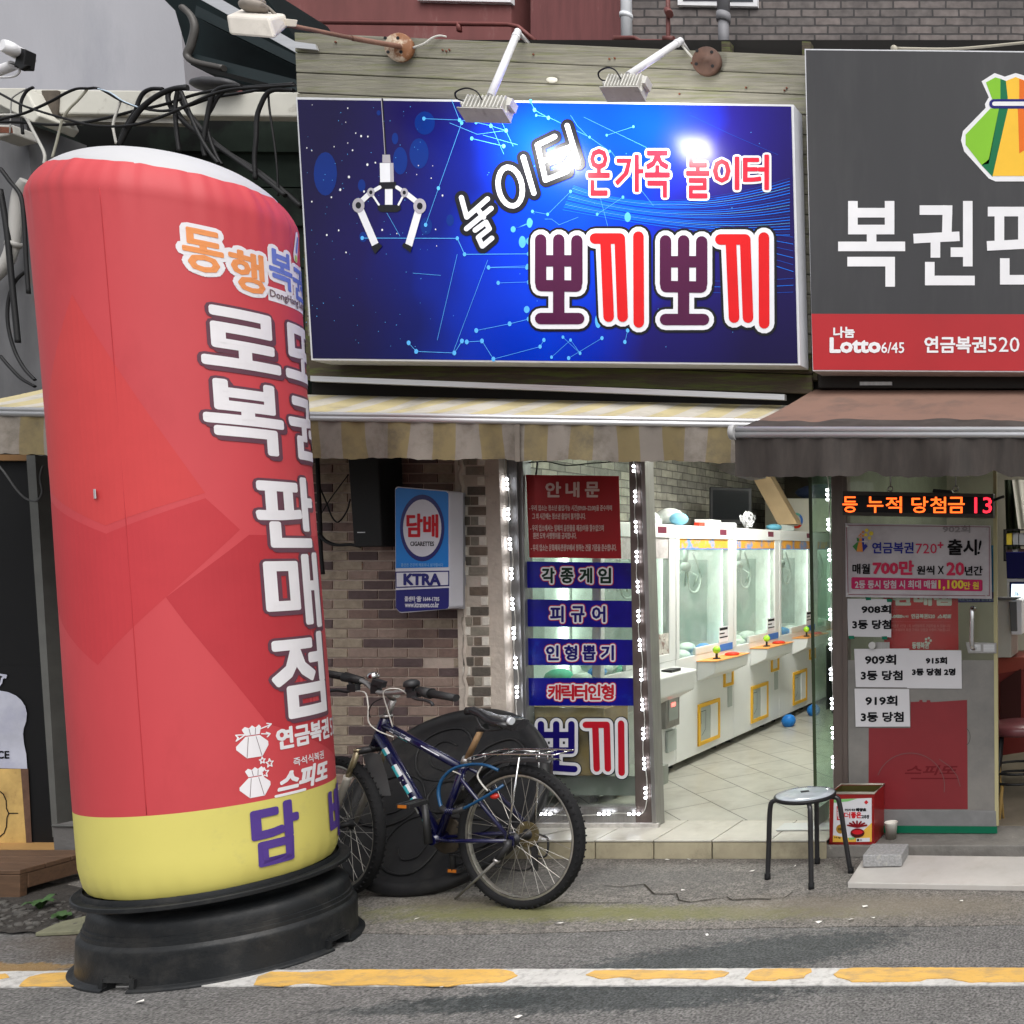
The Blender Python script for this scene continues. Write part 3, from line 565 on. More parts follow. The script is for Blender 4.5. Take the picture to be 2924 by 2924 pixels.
mb = MB(); mb.ball(S(1576, 228, 5.04), .022, 0, 6, 1.5, .5, .7); tag(mb.build('sealant_blob', flat('sealant', (.6, .58, .5), .7)), 'cream blob of old sealant stuck on the timber boards', 'sealant')
mb = MB(); mb.bb(-4.75, -1.93, 5.125, 5.3, 2.3, 4.55); mb.bb(-1.93, 2, 5.125, 5.3, 2.2, 4.55); tag(mb.build('backing_wall', flat('backing_wall_dark', (.012, .011, .01), .9)), 'dark wall hidden above the awnings behind the boards', 'wall')
# aluminium rail over the awning
mb = MB(); mb.pan(((886, 1073), (2240, 1126), (2240, 1142), (886, 1088)), 4.98, .03); tag(mb.build('awning_rail', M_alu), 'narrow aluminium rail between timber boards and striped awning', 'rail')
# ================================================================== striped awning
def stripe_mat(name, c1, c2, x0, period, dirt):
    m = mat(name, c1, .8, var=.1, vs=5, bump=.12, bs=25, dirt=dirt); nt = m.node_tree; N = nt.nodes; Lk = nt.links
    vm = [n for n in N if n.type == 'VECT_MATH'][0]
    tc = N.new('ShaderNodeTexCoord'); sp = N.new('ShaderNodeSeparateXYZ'); Lk.new(tc.outputs['Object'], sp.inputs[0])
    a = N.new('ShaderNodeMath'); a.operation = 'MULTIPLY_ADD'; a.inputs[1].default_value = 1/period; a.inputs[2].default_value = -x0/period+100; Lk.new(sp.outputs['X'], a.inputs[0])
    f = N.new('ShaderNodeMath'); f.operation = 'FRACT'; Lk.new(a.outputs[0], f.inputs[0])
    g = N.new('ShaderNodeMath'); g.operation = 'LESS_THAN'; g.inputs[1].default_value = .5; Lk.new(f.outputs[0], g.inputs[0])
    mx = N.new('ShaderNodeMix'); mx.data_type = 'RGBA'; mx.inputs[6].default_value = (*c2, 1); mx.inputs[7].default_value = (*c1, 1); Lk.new(g.outputs[0], mx.inputs[0])
    Lk.new(mx.outputs[2], vm.inputs[0]); return m
YA = 4.5
M_str = stripe_mat('striped_canvas', (.42, .395, .345), (.42, .36, .2), -4.1227, .2256, ((.2, .18, .13), 5, .48, .7, .75))
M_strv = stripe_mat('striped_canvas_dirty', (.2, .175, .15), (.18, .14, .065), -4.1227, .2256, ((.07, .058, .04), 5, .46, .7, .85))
t = thing('striped_awning', 'faded yellow and cream striped awning with dirty valance', 'awning', (-4, 4.8, 2.3))
def grid(mb, fn, nu, nv, m=0):
    vs = [fn(i/nu, j/nv) for j in range(nv+1) for i in range(nu+1)]
    mb.add(vs, [[j*(nu+1)+i, j*(nu+1)+i+1, (j+1)*(nu+1)+i+1, (j+1)*(nu+1)+i] for j in range(nv) for i in range(nu)], m, True)
XL, XR = -6.22, -1.78
def can(u, v):
    X = XL+(XR-XL)*u
    pw = PX+X*F/5.1; yw = 1110+(pw-130)*.0224
    pf = PX+X*F/YA; yf = 1166+pf*.0155+14
    a = S(pw, yw, 5.1); b = S(pf, yf, YA); p = a.lerp(b, v)
    sag = math.sin(math.pi*v)*.02*(.6+.4*math.sin(u*31)+.3*math.sin(u*13+2)); p.z -= sag+.006*math.sin(math.pi*v)*math.sin(u*95); return p
mb = MB(); grid(mb, can, 160, 10); o = mb.build('canopy', M_str, t)
def val(u, v):
    X = XL+(XR-XL)*u; pf = PX+X*F/YA; y0 = 1188+pf*.0155; y1 = 1298+pf*.0105
    p = S(pf, y0+(y1-y0)*v, YA-.015+.018*v*math.sin(u*40)+.010*v*math.sin(u*97)+.004*math.sin(u*211+v*3)); p.z += v*(.004*math.sin(u*60)+.0025*math.sin(u*170)+.002*math.sin(u*431)); return p
mb = MB(); grid(mb, val, 200, 6); mb.build('valance', M_strv, t)
mb = MB(); a = S(PX+XL*F/YA, 1176+(PX+XL*F/YA)*.0155, YA-.012); b = S(PX+XR*F/YA, 1176+(PX+XR*F/YA)*.0155, YA-.012)
for dz, r in ((.012, .013), (-.008, .015)): mb.tube([a+Vector((0, 0, dz)), b+Vector((0, 0, dz))], r, 10)
mb.build('front_bar', M_alu, t)
mb = MB()
for x in (1475,): mb.pan(((x-5, 1212), (x+8, 1212), (x+9, 1318), (x-4, 1318)), YA-.032, .002)
mb.build('seam_strip', mat('seam_dark', (.14, .12, .1), .9, var=.3), t)
mb = MB()
for x in (-5.6, -3.4, -2.0): mb.tube([(x, 5.1, 2.28), (x+.1, 4.8, 2.2), (x, 4.53, 2.3)], .018, 8)
pieces(mb, 'folding_arm', M_alu, t)
# ================================================================== brown awning
YBR = 4.16; BX0, BX1 = -1.916, 1.6
M_brn = mat('brown_canvas', (.175, .1, .073), .8, var=.12, vs=2.5, bump=.12, bs=22, dirt=((.06, .05, .045), 2.6, .5, .68, .75))
M_brnd = mat('brown_canvas_dark', (.04, .032, .028), .88, var=.35, vs=7, stretch=(3, 3, .6), bump=.15, bs=15, dirt=((.02, .018, .016), 3, .5, .7, .7))  # valance cloth, darker brown than the canopy, with upright streaks
t = thing('brown_awning', 'sun bleached brown awning with dark valance over lottery shop', 'awning', (-.5, 4.6, 2.3))
ztop = S(2323, 1113, 5.1).z; zfr = S(2103, 1228, YBR).z
def bcan(u, v):
    X = BX0+(BX1-BX0)*u; p = Vector((X, 5.1, ztop)).lerp(Vector((X, YBR, zfr)), v)
    p.z -= math.sin(math.pi*v)*.012; 
    if v > .72: p.z += (.006*math.sin(u*60)+.004*math.sin(u*131))*(v-.72)/.28*(1-v)*12
    return p
mb = MB(); grid(mb, bcan, 140, 12); mb.build('canopy', M_brn, t)
# sooty hem of the canopy
def hem(u, v):
    p = bcan(u, .76+.02*math.sin(u*40)+.015*math.sin(u*95)+.02*math.sin(u*17+1)+(.24-.02*math.sin(u*17+1)-.02*math.sin(u*40)-.015*math.sin(u*95))*v); p.z += .003; p.y -= .001; return p
mb = MB(); grid(mb, hem, 160, 3); mb.build('hem', mat('sooty_hem', (.055, .047, .043), .88, var=.35, vs=7, spec=.15), t)
zv = S(2116, 1362, YBR).z
def bval(u, v):
    X = BX0+(BX1-BX0)*u; sc_ = ((X+1.296)/.56) % 1; d = min(sc_, 1-sc_)*.56
    notch = .026*math.exp(-(d/.045)**2) if X > -1.5 else 0
    z = zfr-.03+(zv+notch-(zfr-.03))*v
    z += v*(.002*math.sin(u*190)+.0015*math.sin(u*417)); return Vector((X+.004*v*math.sin(u*30), YBR-.015+.024*v*math.sin(u*37)+.014*v*math.sin(u*83)+.005*math.sin(u*190+v*2), z))
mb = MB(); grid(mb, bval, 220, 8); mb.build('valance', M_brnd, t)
mb = MB(); z0 = zfr-.012
for dz, r in ((.012, .014), (-.012, .016)): mb.tube([(BX0-.005, YBR-.012, z0+dz), (BX1, YBR-.012, z0+dz)], r, 10)
mb.build('front_bar', M_alu, t)
mb = MB(); mb.tube([(BX0-.028, YBR-.012, z0), (BX0-.02, YBR-.012, z0), (BX0+.005, YBR-.012, z0)], [.012, .034, .036], 14); mb.build('end_cap', flat('cap_plastic', (.4, .4, .4), .4), t)
mb = MB(); mb.tube([(BX0+.15, 5.1, 2.28), (BX0+.05, 4.7, 2.22), (BX0+.1, YBR+.03, 2.2)], .018, 8); mb.tube([(1.0, 5.1, 2.28), (1.1, 4.7, 2.22), (1.0, YBR+.03, 2.2)], .018, 8); pieces(mb, 'folding_arm', M_alu, t)
mb = MB(); mb.pan(((2335, 1062), (3700, 1062), (3700, 1112), (2335, 1108)), 5.06, .05); mb.build('housing', flat('housing_dark', (.02, .018, .016), .6), t, bevel=.005)
mb = MB(); mb.pan(((2455, 1090), (2547, 1090), (2547, 1100), (2455, 1100)), 5.05, .008); mb.build('bracket', M_steel, t)
# ================================================================== blue shop sign
YS = 4.90
t = thing('shop_sign', 'large blue starry light box sign with red and purple lettering', 'sign', (-3.3, 4.96, 3.4))
so_ = ((844, 277), (2266, 298), (2285, 1044), (888, 1029))
M_cab = mat('cabinet_white', (.6, .61, .64), .4, var=.06, dirt=((.35, .33, .3), 4, .58, .78, .6), stretch=(2, 2, 1))
mb = MB(); mb.pan(so_, YS, .12); mb.build('cabinet', M_cab, t, bevel=.003)
si_ = ((849, 284), (2259, 304), (2278, 1038), (893, 1023))
def sign_mat():
    m = bpy.data.materials.new('sign_print'); m.use_nodes = True; nt = m.node_tree; N = nt.nodes; Lk = nt.links; b = N['Principled BSDF']
    tc = N.new('ShaderNodeTexCoord'); sp = N.new('ShaderNodeSeparateXYZ'); Lk.new(tc.outputs['Object'], sp.inputs[0])
    nz = N.new('ShaderNodeTexNoise'); nz.inputs['Scale'].default_value = 1.6; nz.inputs['Detail'].default_value = 2; Lk.new(tc.outputs['Object'], nz.inputs['Vector'])
    a = N.new('ShaderNodeMath'); a.operation = 'MULTIPLY_ADD'; a.inputs[1].default_value = -.28; Lk.new(sp.outputs['Z'], a.inputs[0]); Lk.new(sp.outputs['X'], a.inputs[2])
    a2 = N.new('ShaderNodeMath'); a2.operation = 'MULTIPLY_ADD'; a2.inputs[1].default_value = .5; Lk.new(nz.outputs['Fac'], a2.inputs[0]); Lk.new(a.outputs[0], a2.inputs[2])
    mr = N.new('ShaderNodeMapRange'); mr.inputs['From Min'].default_value = -4.63-.7; mr.inputs['From Max'].default_value = -1.95-.7; Lk.new(a2.outputs[0], mr.inputs['Value'])
    cr = N.new('ShaderNodeValToRGB'); Lk.new(mr.outputs[0], cr.inputs[0]); e = cr.color_ramp.elements
    st = [(0, (22, 14, 62)), (.18, (24, 16, 84)), (.3, (10, 24, 120)), (.42, (0, 56, 222)), (.55, (0, 70, 255)), (.68, (0, 54, 222)), (.8, (34, 26, 128)), (1, (30, 18, 84))]
    e[0].position = 0; e[0].color = (*C(*st[0][1]), 1); e[1].position = 1; e[1].color = (*C(*st[-1][1]), 1)
    for p, c in st[1:-1]: x = e.new(p); x.color = (*C(*c), 1)
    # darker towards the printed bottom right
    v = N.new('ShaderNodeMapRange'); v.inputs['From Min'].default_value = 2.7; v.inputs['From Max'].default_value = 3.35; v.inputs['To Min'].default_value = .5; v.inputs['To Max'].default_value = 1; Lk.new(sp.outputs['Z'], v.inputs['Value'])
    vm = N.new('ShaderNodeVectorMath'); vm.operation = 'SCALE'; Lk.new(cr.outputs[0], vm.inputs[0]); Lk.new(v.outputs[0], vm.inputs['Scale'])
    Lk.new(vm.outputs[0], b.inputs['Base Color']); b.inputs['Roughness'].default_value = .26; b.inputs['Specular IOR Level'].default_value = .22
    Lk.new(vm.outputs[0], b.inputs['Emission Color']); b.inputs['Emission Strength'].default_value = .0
    return m
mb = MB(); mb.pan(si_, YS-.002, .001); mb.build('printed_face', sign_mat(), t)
def sheet(name, c, e=0): return mat(name, c, .26, var=.06, spec=.22)
M_s = dict(w=sheet('sign_white', (.75, .76, .8)), k=sheet('sign_black', (.012, .012, .016)), r=sheet('sign_red', C(214, 30, 34)), p=sheet('sign_plum', C(80, 28, 64)), c=sheet('sign_cyan', C(90, 180, 255)), b=sheet('sign_bokeh', C(8, 44, 125)), g=sheet('sign_grey', (.4, .38, .42)), y=sheet('sign_glow', C(20, 120, 255)), q=sheet('sign_rose', C(222, 40, 60)), d=sheet('sign_line', C(20, 70, 175)))
MS = list(M_s.values()); ix = {k: i for i, k in enumerate(M_s)}
to = onY(YS)
mb = MB()
z2 = Z(800, 0, 2.415); z7 = Z(1250, 330, 1.84); z3 = Z(1500, 0, 2.345); z6 = Z(850, 250, 2.415)
# bokeh discs, stars, constellation lines
for x, y, rx, ry in ((315, 1200, 80, 150), (795, 957, 22, 40), (830, 1110, 50, 95), (960, 1060, 66, 105), (1000, 850, 70, 80), (565, 1280, 26, 42), (575, 1635, 26, 35), (1010, 1560, 40, 60), (1175, 1520, 26, 40), (682, 780, 14, 18)): disc(mb, z2(x, y), rx/2.415, ry/2.415, to, ix['b'], .0026)
rnd = random.Random(3)
for x, y, r in ((470, 748, 8), (225, 725, 5), (456, 845, 6), (525, 920, 8), (562, 940, 12), (608, 943, 10), (470, 988, 7), (376, 1013, 7), (503, 1038, 10), (188, 1022, 7), (222, 1040, 7), (605, 1137, 14), (660, 1123, 10), (478, 1222, 14), (418, 1310, 14), (357, 1362, 10), (222, 1392, 9), (582, 1322, 12), (1123, 1350, 10), (1075, 1583, 8), (407, 1590, 10), (325, 1622, 11), (707, 1587, 11), (458, 1742, 9), (1045, 1230, 7), (945, 1205, 6), (957, 1143, 6), (1055, 1145, 5), (808, 1612, 7), (1082, 1697, 6)): disc(mb, z2(x, y), r/2.415*.55, r/2.415*.7, to, ix['w'], .0032, 8)
for i in range(90):
    x, y = rnd.uniform(860, 1240), rnd.uniform(300, 1015); disc(mb, (x, y), rnd.uniform(.5, 1.3), rnd.uniform(.6, 1.5), to, ix['c'], .003, 6)
for i in range(30):
    x, y = rnd.uniform(1200, 2240), rnd.uniform(310, 1020); disc(mb, (x, y), rnd.uniform(.6, 1.5), rnd.uniform(.6, 1.8), to, ix['c'], .003, 6)
node = {}
def ln(pts, w=1.6, m='c', ends=True, r=6):
    strokes(mb, [pts], w*.75, to, ix[m], .0034)
    if ends:
        for p in pts: disc(mb, p, r*.8, r, to, ix['c'], .0036, 10)
ln([z2(995, 820), z2(1240, 830), z2(1355, 845), z2(1457, 870), z2(1562, 903)]); ln([z2(1185, 690), z2(1240, 830)], ends=False); ln([z2(1255, 850), z2(1095, 1300), z2(1007, 1552)], 1.4)
ln([z2(1325, 957), z2(1545, 1010)], 2); ln([z2(1402, 933), z2(1640, 1000)], 1.4, ends=False); ln([z2(1440, 820), z2(1545, 1065)], 1.2, ends=False); ln([z2(1520, 820), z2(1610, 1010)], 1.2, ends=False)
ln([z2(1730, 700), z2(1757, 760), z2(1853, 815)], 1.5); ln([z2(570, 1643), z2(1225, 1645), z2(1275, 1755), z2(1715, 1752)], 2.2); ln([z2(740, 1470), z2(830, 1630)], 1.3, ends=False)
ln([z2(1440, 1845), z2(1710, 1835)], 1.5); ln([z2(920, 1885), z2(1110, 1900)], 1.3, ends=False); ln([z2(1610, 1583), z2(1727, 1540)], 1.8, r=9); ln([z2(1670, 1670), z2(1720, 1665)], 1.2, r=11)
ln([z7(65, 40), z7(210, 100), z7(360, 80)], 1.4, ends=False); ln([z7(520, 0), z7(585, 10), z7(800, 115), z7(905, 190)], 1.3, r=4); ln([z7(700, 0), z7(735, 55), z7(800, 120)], 1.2, ends=False); ln([z7(890, 105), z7(1030, 60)], 1.2, r=4)
ln([z7(770, 10), z7(1100, 170)], 1.1, ends=False); ln([z7(1330, 0), z7(1540, 100), z7(1790, 208)], 1.2, 'd', ends=False)
ln([z7(270, 800), z7(470, 800)], 1.4); ln([z7(320, 880), z7(480, 875)], 1.2); ln([z7(105, 730), z7(0, 1180)], 1.3, ends=False); ln([z7(265, 760), z7(85, 1240)], 1.3, ends=False); ln([z7(205, 1130), z7(380, 1095), z7(480, 1070)], 1.6, r=7); ln([z7(-150, 1195), z7(-110, 1240), z7(90, 1248), z7(130, 1185)], 1.8, r=7); ln([z7(155, 1190), z7(235, 1185), z7(295, 1280)], 1.8, r=7); ln([z7(295, 1280), z7(540, 1215), z7(560, 1180)], 1.4)
ln([z7(660, 1165), z7(750, 1250), z7(700, 1180), z7(600, 1270)], 1.2, r=5); ln([z7(865, 1170), z7(690, 1275)], 1.2); ln([z7(1000, 1130), z7(985, 1190)], 1.2)
ln([z7(500, 505), z7(580, 520), z7(700, 400)], 1.1, r=5); ln([z7(565, 545), z7(600, 545), z7(640, 575), z7(740, 535)], 1.1, ends=False); ln([z7(840, 520), z7(975, 430)], 1.2, r=5); ln([z7(400, 600), z7(490, 560)], 1.4, r=8); ln([z7(850, 410), z7(910, 640)], 1.1, ends=False); ln([z7(905, 180), z7(1135, 475)], 1.1, ends=False); ln([z7(1360, 440), z7(1480, 435), z7(1540, 475)], 1.2, 'd', ends=False)
disc(mb, z7(1000, 535), 9, 14, to, ix['c'], .0036); disc(mb, z7(485, 565), 8, 14, to, ix['c'], .0036); disc(mb, z7(447, 665), 10, 17, to, ix['c'], .0036); disc(mb, z7(470, 1020), 8, 10, to, ix['c'], .0036); disc(mb, z7(845, 1080), 9, 20, to, ix['c'], .0036)
for i in range(20):
    a = z3(330-4*i, 1235+9*i); b = z3(900+15*i, 1470+6*i); c = z3(1772, 1195+20*i); P = [tuple(a[k]*(1-s)**2+2*b[k]*s*(1-s)+c[k]*s*s for k in (0, 1)) for s in [j/16 for j in range(17)]]
    strokes(mb, [P], 1.0+(i % 3)*.5, to, ix['y' if i % 3 else 'c' if i % 2 else 'd'], .0028+i*.00001)
for i in range(9):
    a = z7(1440, 690+30*i if i > 5 else 560+22*i); c = z7(1868, 640+36*i); strokes(mb, [[a, ((a[0]+c[0])/2, (a[1]+c[1])/2+4), c]], 1.4, to, ix['y' if i % 2 else 'd'], .0028)
mb.build('star_print', MS, t, merge=False)
# printed claw
mb = MB()
def pr(pts, m, dz): shape(mb, [z6(*p) for p in pts], to, ix[m], dz)
strokes(mb, [[z6(585, 78), z6(600, 300), z6(610, 462)]], 5.5, to, ix['k'], .003); strokes(mb, [[z6(581, 78), z6(596, 300), z6(606, 462)]], 2, to, ix['g'], .0042)
pr([(588, 465), (640, 465), (645, 520), (588, 520)], 'g', .0035); pr([(570, 522), (664, 522), (667, 655), (573, 655)], 'w', .0036); pr([(640, 522), (664, 522), (667, 655), (643, 655)], 'g', .0040)
pr([(565, 655), (683, 652), (683, 700), (567, 702)], 'k', .0041); pr([(606, 700), (658, 700), (658, 810), (606, 810)], 'w', .0036); pr([(555, 812), (715, 812), (715, 845), (690, 860), (580, 860), (558, 845)], 'k', .0041)
for a, b, wd in (((570, 690), (510, 725), 26), ((510, 725), (430, 800), 36), ((690, 690), (742, 725), 26), ((742, 725), (845, 805), 36), ((515, 735), (565, 810), 14), ((740, 735), (700, 810), 14), ((430, 830), (540, 1085), 50), ((845, 830), (770, 1090), 50)): strokes(mb, [[z6(*a), z6(*b)]], wd/2.415, to, ix['w'], .0046)
for (x, y), r in (((425, 815), 42), ((848, 820), 44), ((511, 725), 26), ((741, 727), 26)): disc(mb, z6(x, y), r/2.415, r*1.2/2.415, to, ix['g'], .0055); disc(mb, z6(x, y), r*.45/2.415, r*.55/2.415, to, ix['k'], .0058)
for pg in ([(512, 1100), (565, 1072), (590, 1095), (540, 1150)], [(738, 1072), (795, 1100), (785, 1140), (725, 1095)]): pr(pg, 'k', .006)
mb.build('claw_print', MS, t, merge=False)
# lettering
mb = MB()
pp = [[(545, 655), (545, 880)], [(640, 655), (640, 880)], [(735, 660), (735, 880)], [(545, 765), (735, 765)], [(548, 895), (732, 898)], [(640, 900), (640, 1065)], [(545, 1068), (745, 1068)]]
kk = [[(830, 650), (960, 650), (975, 1060)], [(885, 655), (902, 1060)], [(1058, 640), (1060, 1090)]]
def big(dx, dy, set_, m, w_):
    L = [[z7(x+dx, y+dy) for x, y in l] for l in set_]
    strokes(mb, L, (w_+76)/1.84, to, ix['k'], .004); strokes(mb, L, (w_+50)/1.84, to, ix['w'], .0055); strokes(mb, L, w_/1.84, to, ix[m], .007)
for dx, dy in ((0, 0), (655, 5)): big(dx, dy, pp, 'p', 60); big(dx+ (0 if dx == 0 else 3), dy-2, kk, 'r', 56)
for dx, dy in ((0, 0), (655, 5)):
    for x in (563, 655):
        pass
for ch, q in (('온', (797, 180, 903, 418)), ('가', (940, 212, 1080, 398)), ('족', (1095, 190, 1218, 428)), ('놀', (1312, 200, 1425, 432)), ('이', (1452, 222, 1582, 388)), ('터', (1610, 212, 1738, 388))):
    Q = rect(*z7(q[0], q[1]), *z7(q[2], q[3])); letters(mb, ch, Q, to, ix['w'], 9, .004); letters(mb, ch, Q, to, ix['q'], 2.6, .006)
nol = [[(1255, 1365), (1292, 1500), (1435, 1375)], [(1362, 1440), (1408, 1500)], [(1290, 1580), (1460, 1440)], [(1350, 1590), (1425, 1535), (1448, 1580), (1372, 1640), (1400, 1700), (1465, 1645)]]
ie = [arc(0, 0, 82, 135, 20), [(1682, 1088), (1755, 1335)]]
cr_, sr_ = math.cos(-.18), math.sin(-.18); ie[0] = [(1592+x*cr_-y*sr_, 1290+x*sr_+y*cr_) for x, y in ie[0]]
te = [[(1898, 945), (1780, 1003), (1835, 1245), (1985, 1185)], [(1805, 1120), (1925, 1075)], [(1985, 870), (2062, 1130)], [(1935, 1045), (2020, 1010)]]
L = [[z2(*p) for p in l] for s_ in (nol, ie, te) for l in s_]
strokes(mb, L, 40, to, ix['k'], .004); strokes(mb, L, 14.5, to, ix['w'], .0058)
mb.build('lettering', MS, t, merge=False)
# ================================================================== lottery sign
t = thing('lottery_sign', 'dark grey lottery sign with red strip and money pouch emblem', 'sign', (-1, 4.95, 3.4))
YL = 4.93
mb = MB(); mb.pan(((2297, 139), (3900, 156), (3900, 1068), (2320, 1060)), YL, .14); mb.build('cabinet', M_cab, t, bevel=.003)
M_dg2 = mat('sign_charcoal', (.03, .03, .033), .55, var=.1, vs=1.5, stretch=(3, 3, .5), dirt=((.05, .05, .052), 2, .5, .75, .6)); M_sr = mat('sign_red_strip', C(168, 24, 32), .45, var=.08, vs=2)
mb = MB(); mb.pan(((2301, 143), (3890, 160), (3890, 900), (2317, 896)), YL-.002, .001, 0); mb.pan(((2317, 896), (3890, 900), (3890, 1064), (2322, 1056)), YL-.002, .001, 1); mb.build('printed_face', [M_dg2, M_sr], t)
to = onY(YL-.002)
mb = MB(); mw = [M_white, M_navy, flat('pouch_green', C(130, 190, 50)), flat('pouch_dark_green', C(20, 110, 70)), flat('pouch_yellow', C(240, 190, 60)), flat('pouch_orange', C(225, 110, 30)), flat('pouch_blue', C(40, 90, 190))]
# heavy angular syllables drawn as bars
z4 = Z(2124, 0, 2.415)
def bars(lst, w_):
    for l in lst: 
        for a, b in zip(l[:-1], l[1:]):
            an = math.atan2(b[1]-a[1], b[0]-a[0]); c, s = math.cos(an)*w_/2, math.sin(an)*w_/2
            shape(mb, [z4(a[0]-c+s, a[1]-s-c), z4(b[0]+c+s, b[1]+s-c), z4(b[0]+c-s, b[1]+s+c), z4(a[0]-c-s, a[1]-s+c)], to, 0, .002+random.uniform(0, .0006))
bars([[(753, 1420), (753, 1580)], [(1006, 1420), (1006, 1580)], [(753, 1468), (1006, 1468)], [(753, 1584), (1006, 1584)], [(882, 1590), (882, 1670)], [(684, 1700), (1080, 1700)], [(748, 1805), (1010, 1805), (1010, 1945)]], 66)
bars([[(1246, 1450), (1405, 1450), (1400, 1620)], [(1204, 1645), (1455, 1632)], [(1322, 1650), (1322, 1745)], [(1460, 1740), (1545, 1740)], [(1545, 1420), (1545, 1805)], [(1283, 1840), (1283, 1935), (1560, 1935)]], 66)
bars([[(1716, 1460), (1990, 1460)], [(1763, 1460), (1763, 1680)], [(1925, 1460), (1925, 1680)], [(1710, 1695), (2010, 1680)], [(2090, 1420), (2090, 1790)], [(2095, 1560), (2170, 1560)], [(1800, 1815), (1800, 1930), (2120, 1930)]], 66)
letters(mb, '매점', rect(3060, 578, 3430, 815), to, 0, 10, .002)
pouch = [(1640, 562), (1730, 505), (1800, 530), (1875, 505), (1960, 530), (2040, 505), (2115, 562), (2068, 672), (2090, 722), (2085, 748), (2240, 900), (2255, 970), (2230, 1050), (2060, 1235), (2015, 1252), (1735, 1252), (1690, 1232), (1520, 1045), (1498, 970), (1512, 905), (1668, 745), (1663, 718), (1690, 672)]
cx_ = 1877
def pg(pts, m, dz): shape(mb, [z4(*p) for p in pts], to, m, dz)
pg(pouch, 0, .002)
pg([(1670, 570), (1735, 535), (1770, 545), (1770, 690), (1715, 690)], 2, .003); pg([(1770, 545), (1808, 560), (1822, 690), (1770, 690)], 3, .003)
pg([(1700, 750), (1760, 750), (1690, 1130), (1640, 1140), (1530, 1000), (1530, 930)], 2, .003); pg([(1760, 750), (1822, 750), (1715, 1220), (1640, 1140), (1690, 1100)], 3, .003)
pg([(1808, 560), (1875, 533), (1945, 560), (1932, 690), (1822, 690)], 4, .003); pg([(1900, 545), (1945, 560), (1932, 690), (1900, 690)], 5, .0035)
pg([(1822, 752), (1932, 752), (2040, 1215), (1715, 1215)], 4, .003); pg([(1890, 752), (1932, 752), (1990, 1000), (1900, 1060)], 5, .0035)
pg([(1945, 560), (2020, 535), (2085, 570), (2040, 690), (1932, 690)], 6, .003); pg([(1932, 752), (2055, 752), (2225, 930), (2225, 1000), (2060, 1200), (2040, 1215)], 6, .003)
strokes(mb, [[z4(1725, 718), z4(2030, 718)]], 27, to, 1, .004); strokes(mb, [[z4(1728, 718), z4(2030, 718)]], 12, to, 0, .0048)
letters(mb, '나눔', rect(2381, 934, 2440, 964), to, 0, 1.2); letters(mb, 'Lotto', rect(2372, 966, 2513, 1006), to, 0, 2.6); letters(mb, '6/45', rect(2517, 978, 2582, 1008), to, 0, .5)
letters(mb, '연금복권', rect(2641, 962, 2815, 1007), to, 0, 1.4); letters(mb, '520', rect(2822, 963, 2911, 1005), to, 0, .2)
letters(mb, '즉석식복권 스피또', rect(3010, 962, 3300, 1007), to, 0, 1.2)
mb.build('lettering', mw, t, merge=False)
mb = MB(); mb.tube(smooth_path([S(2560, 138, 5.0), S(2700, 140, 5.0), S(2800, 134, 5.0), S(2960, 118, 5.0)]), .007, 6); mb.ball(S(2553, 140, 4.98), .02, 0, 5); tag(mb.build('cable', flat('cable_cream', (.4, .37, .3), .6)), 'cream cable running along the top of the dark grey sign', 'cable')
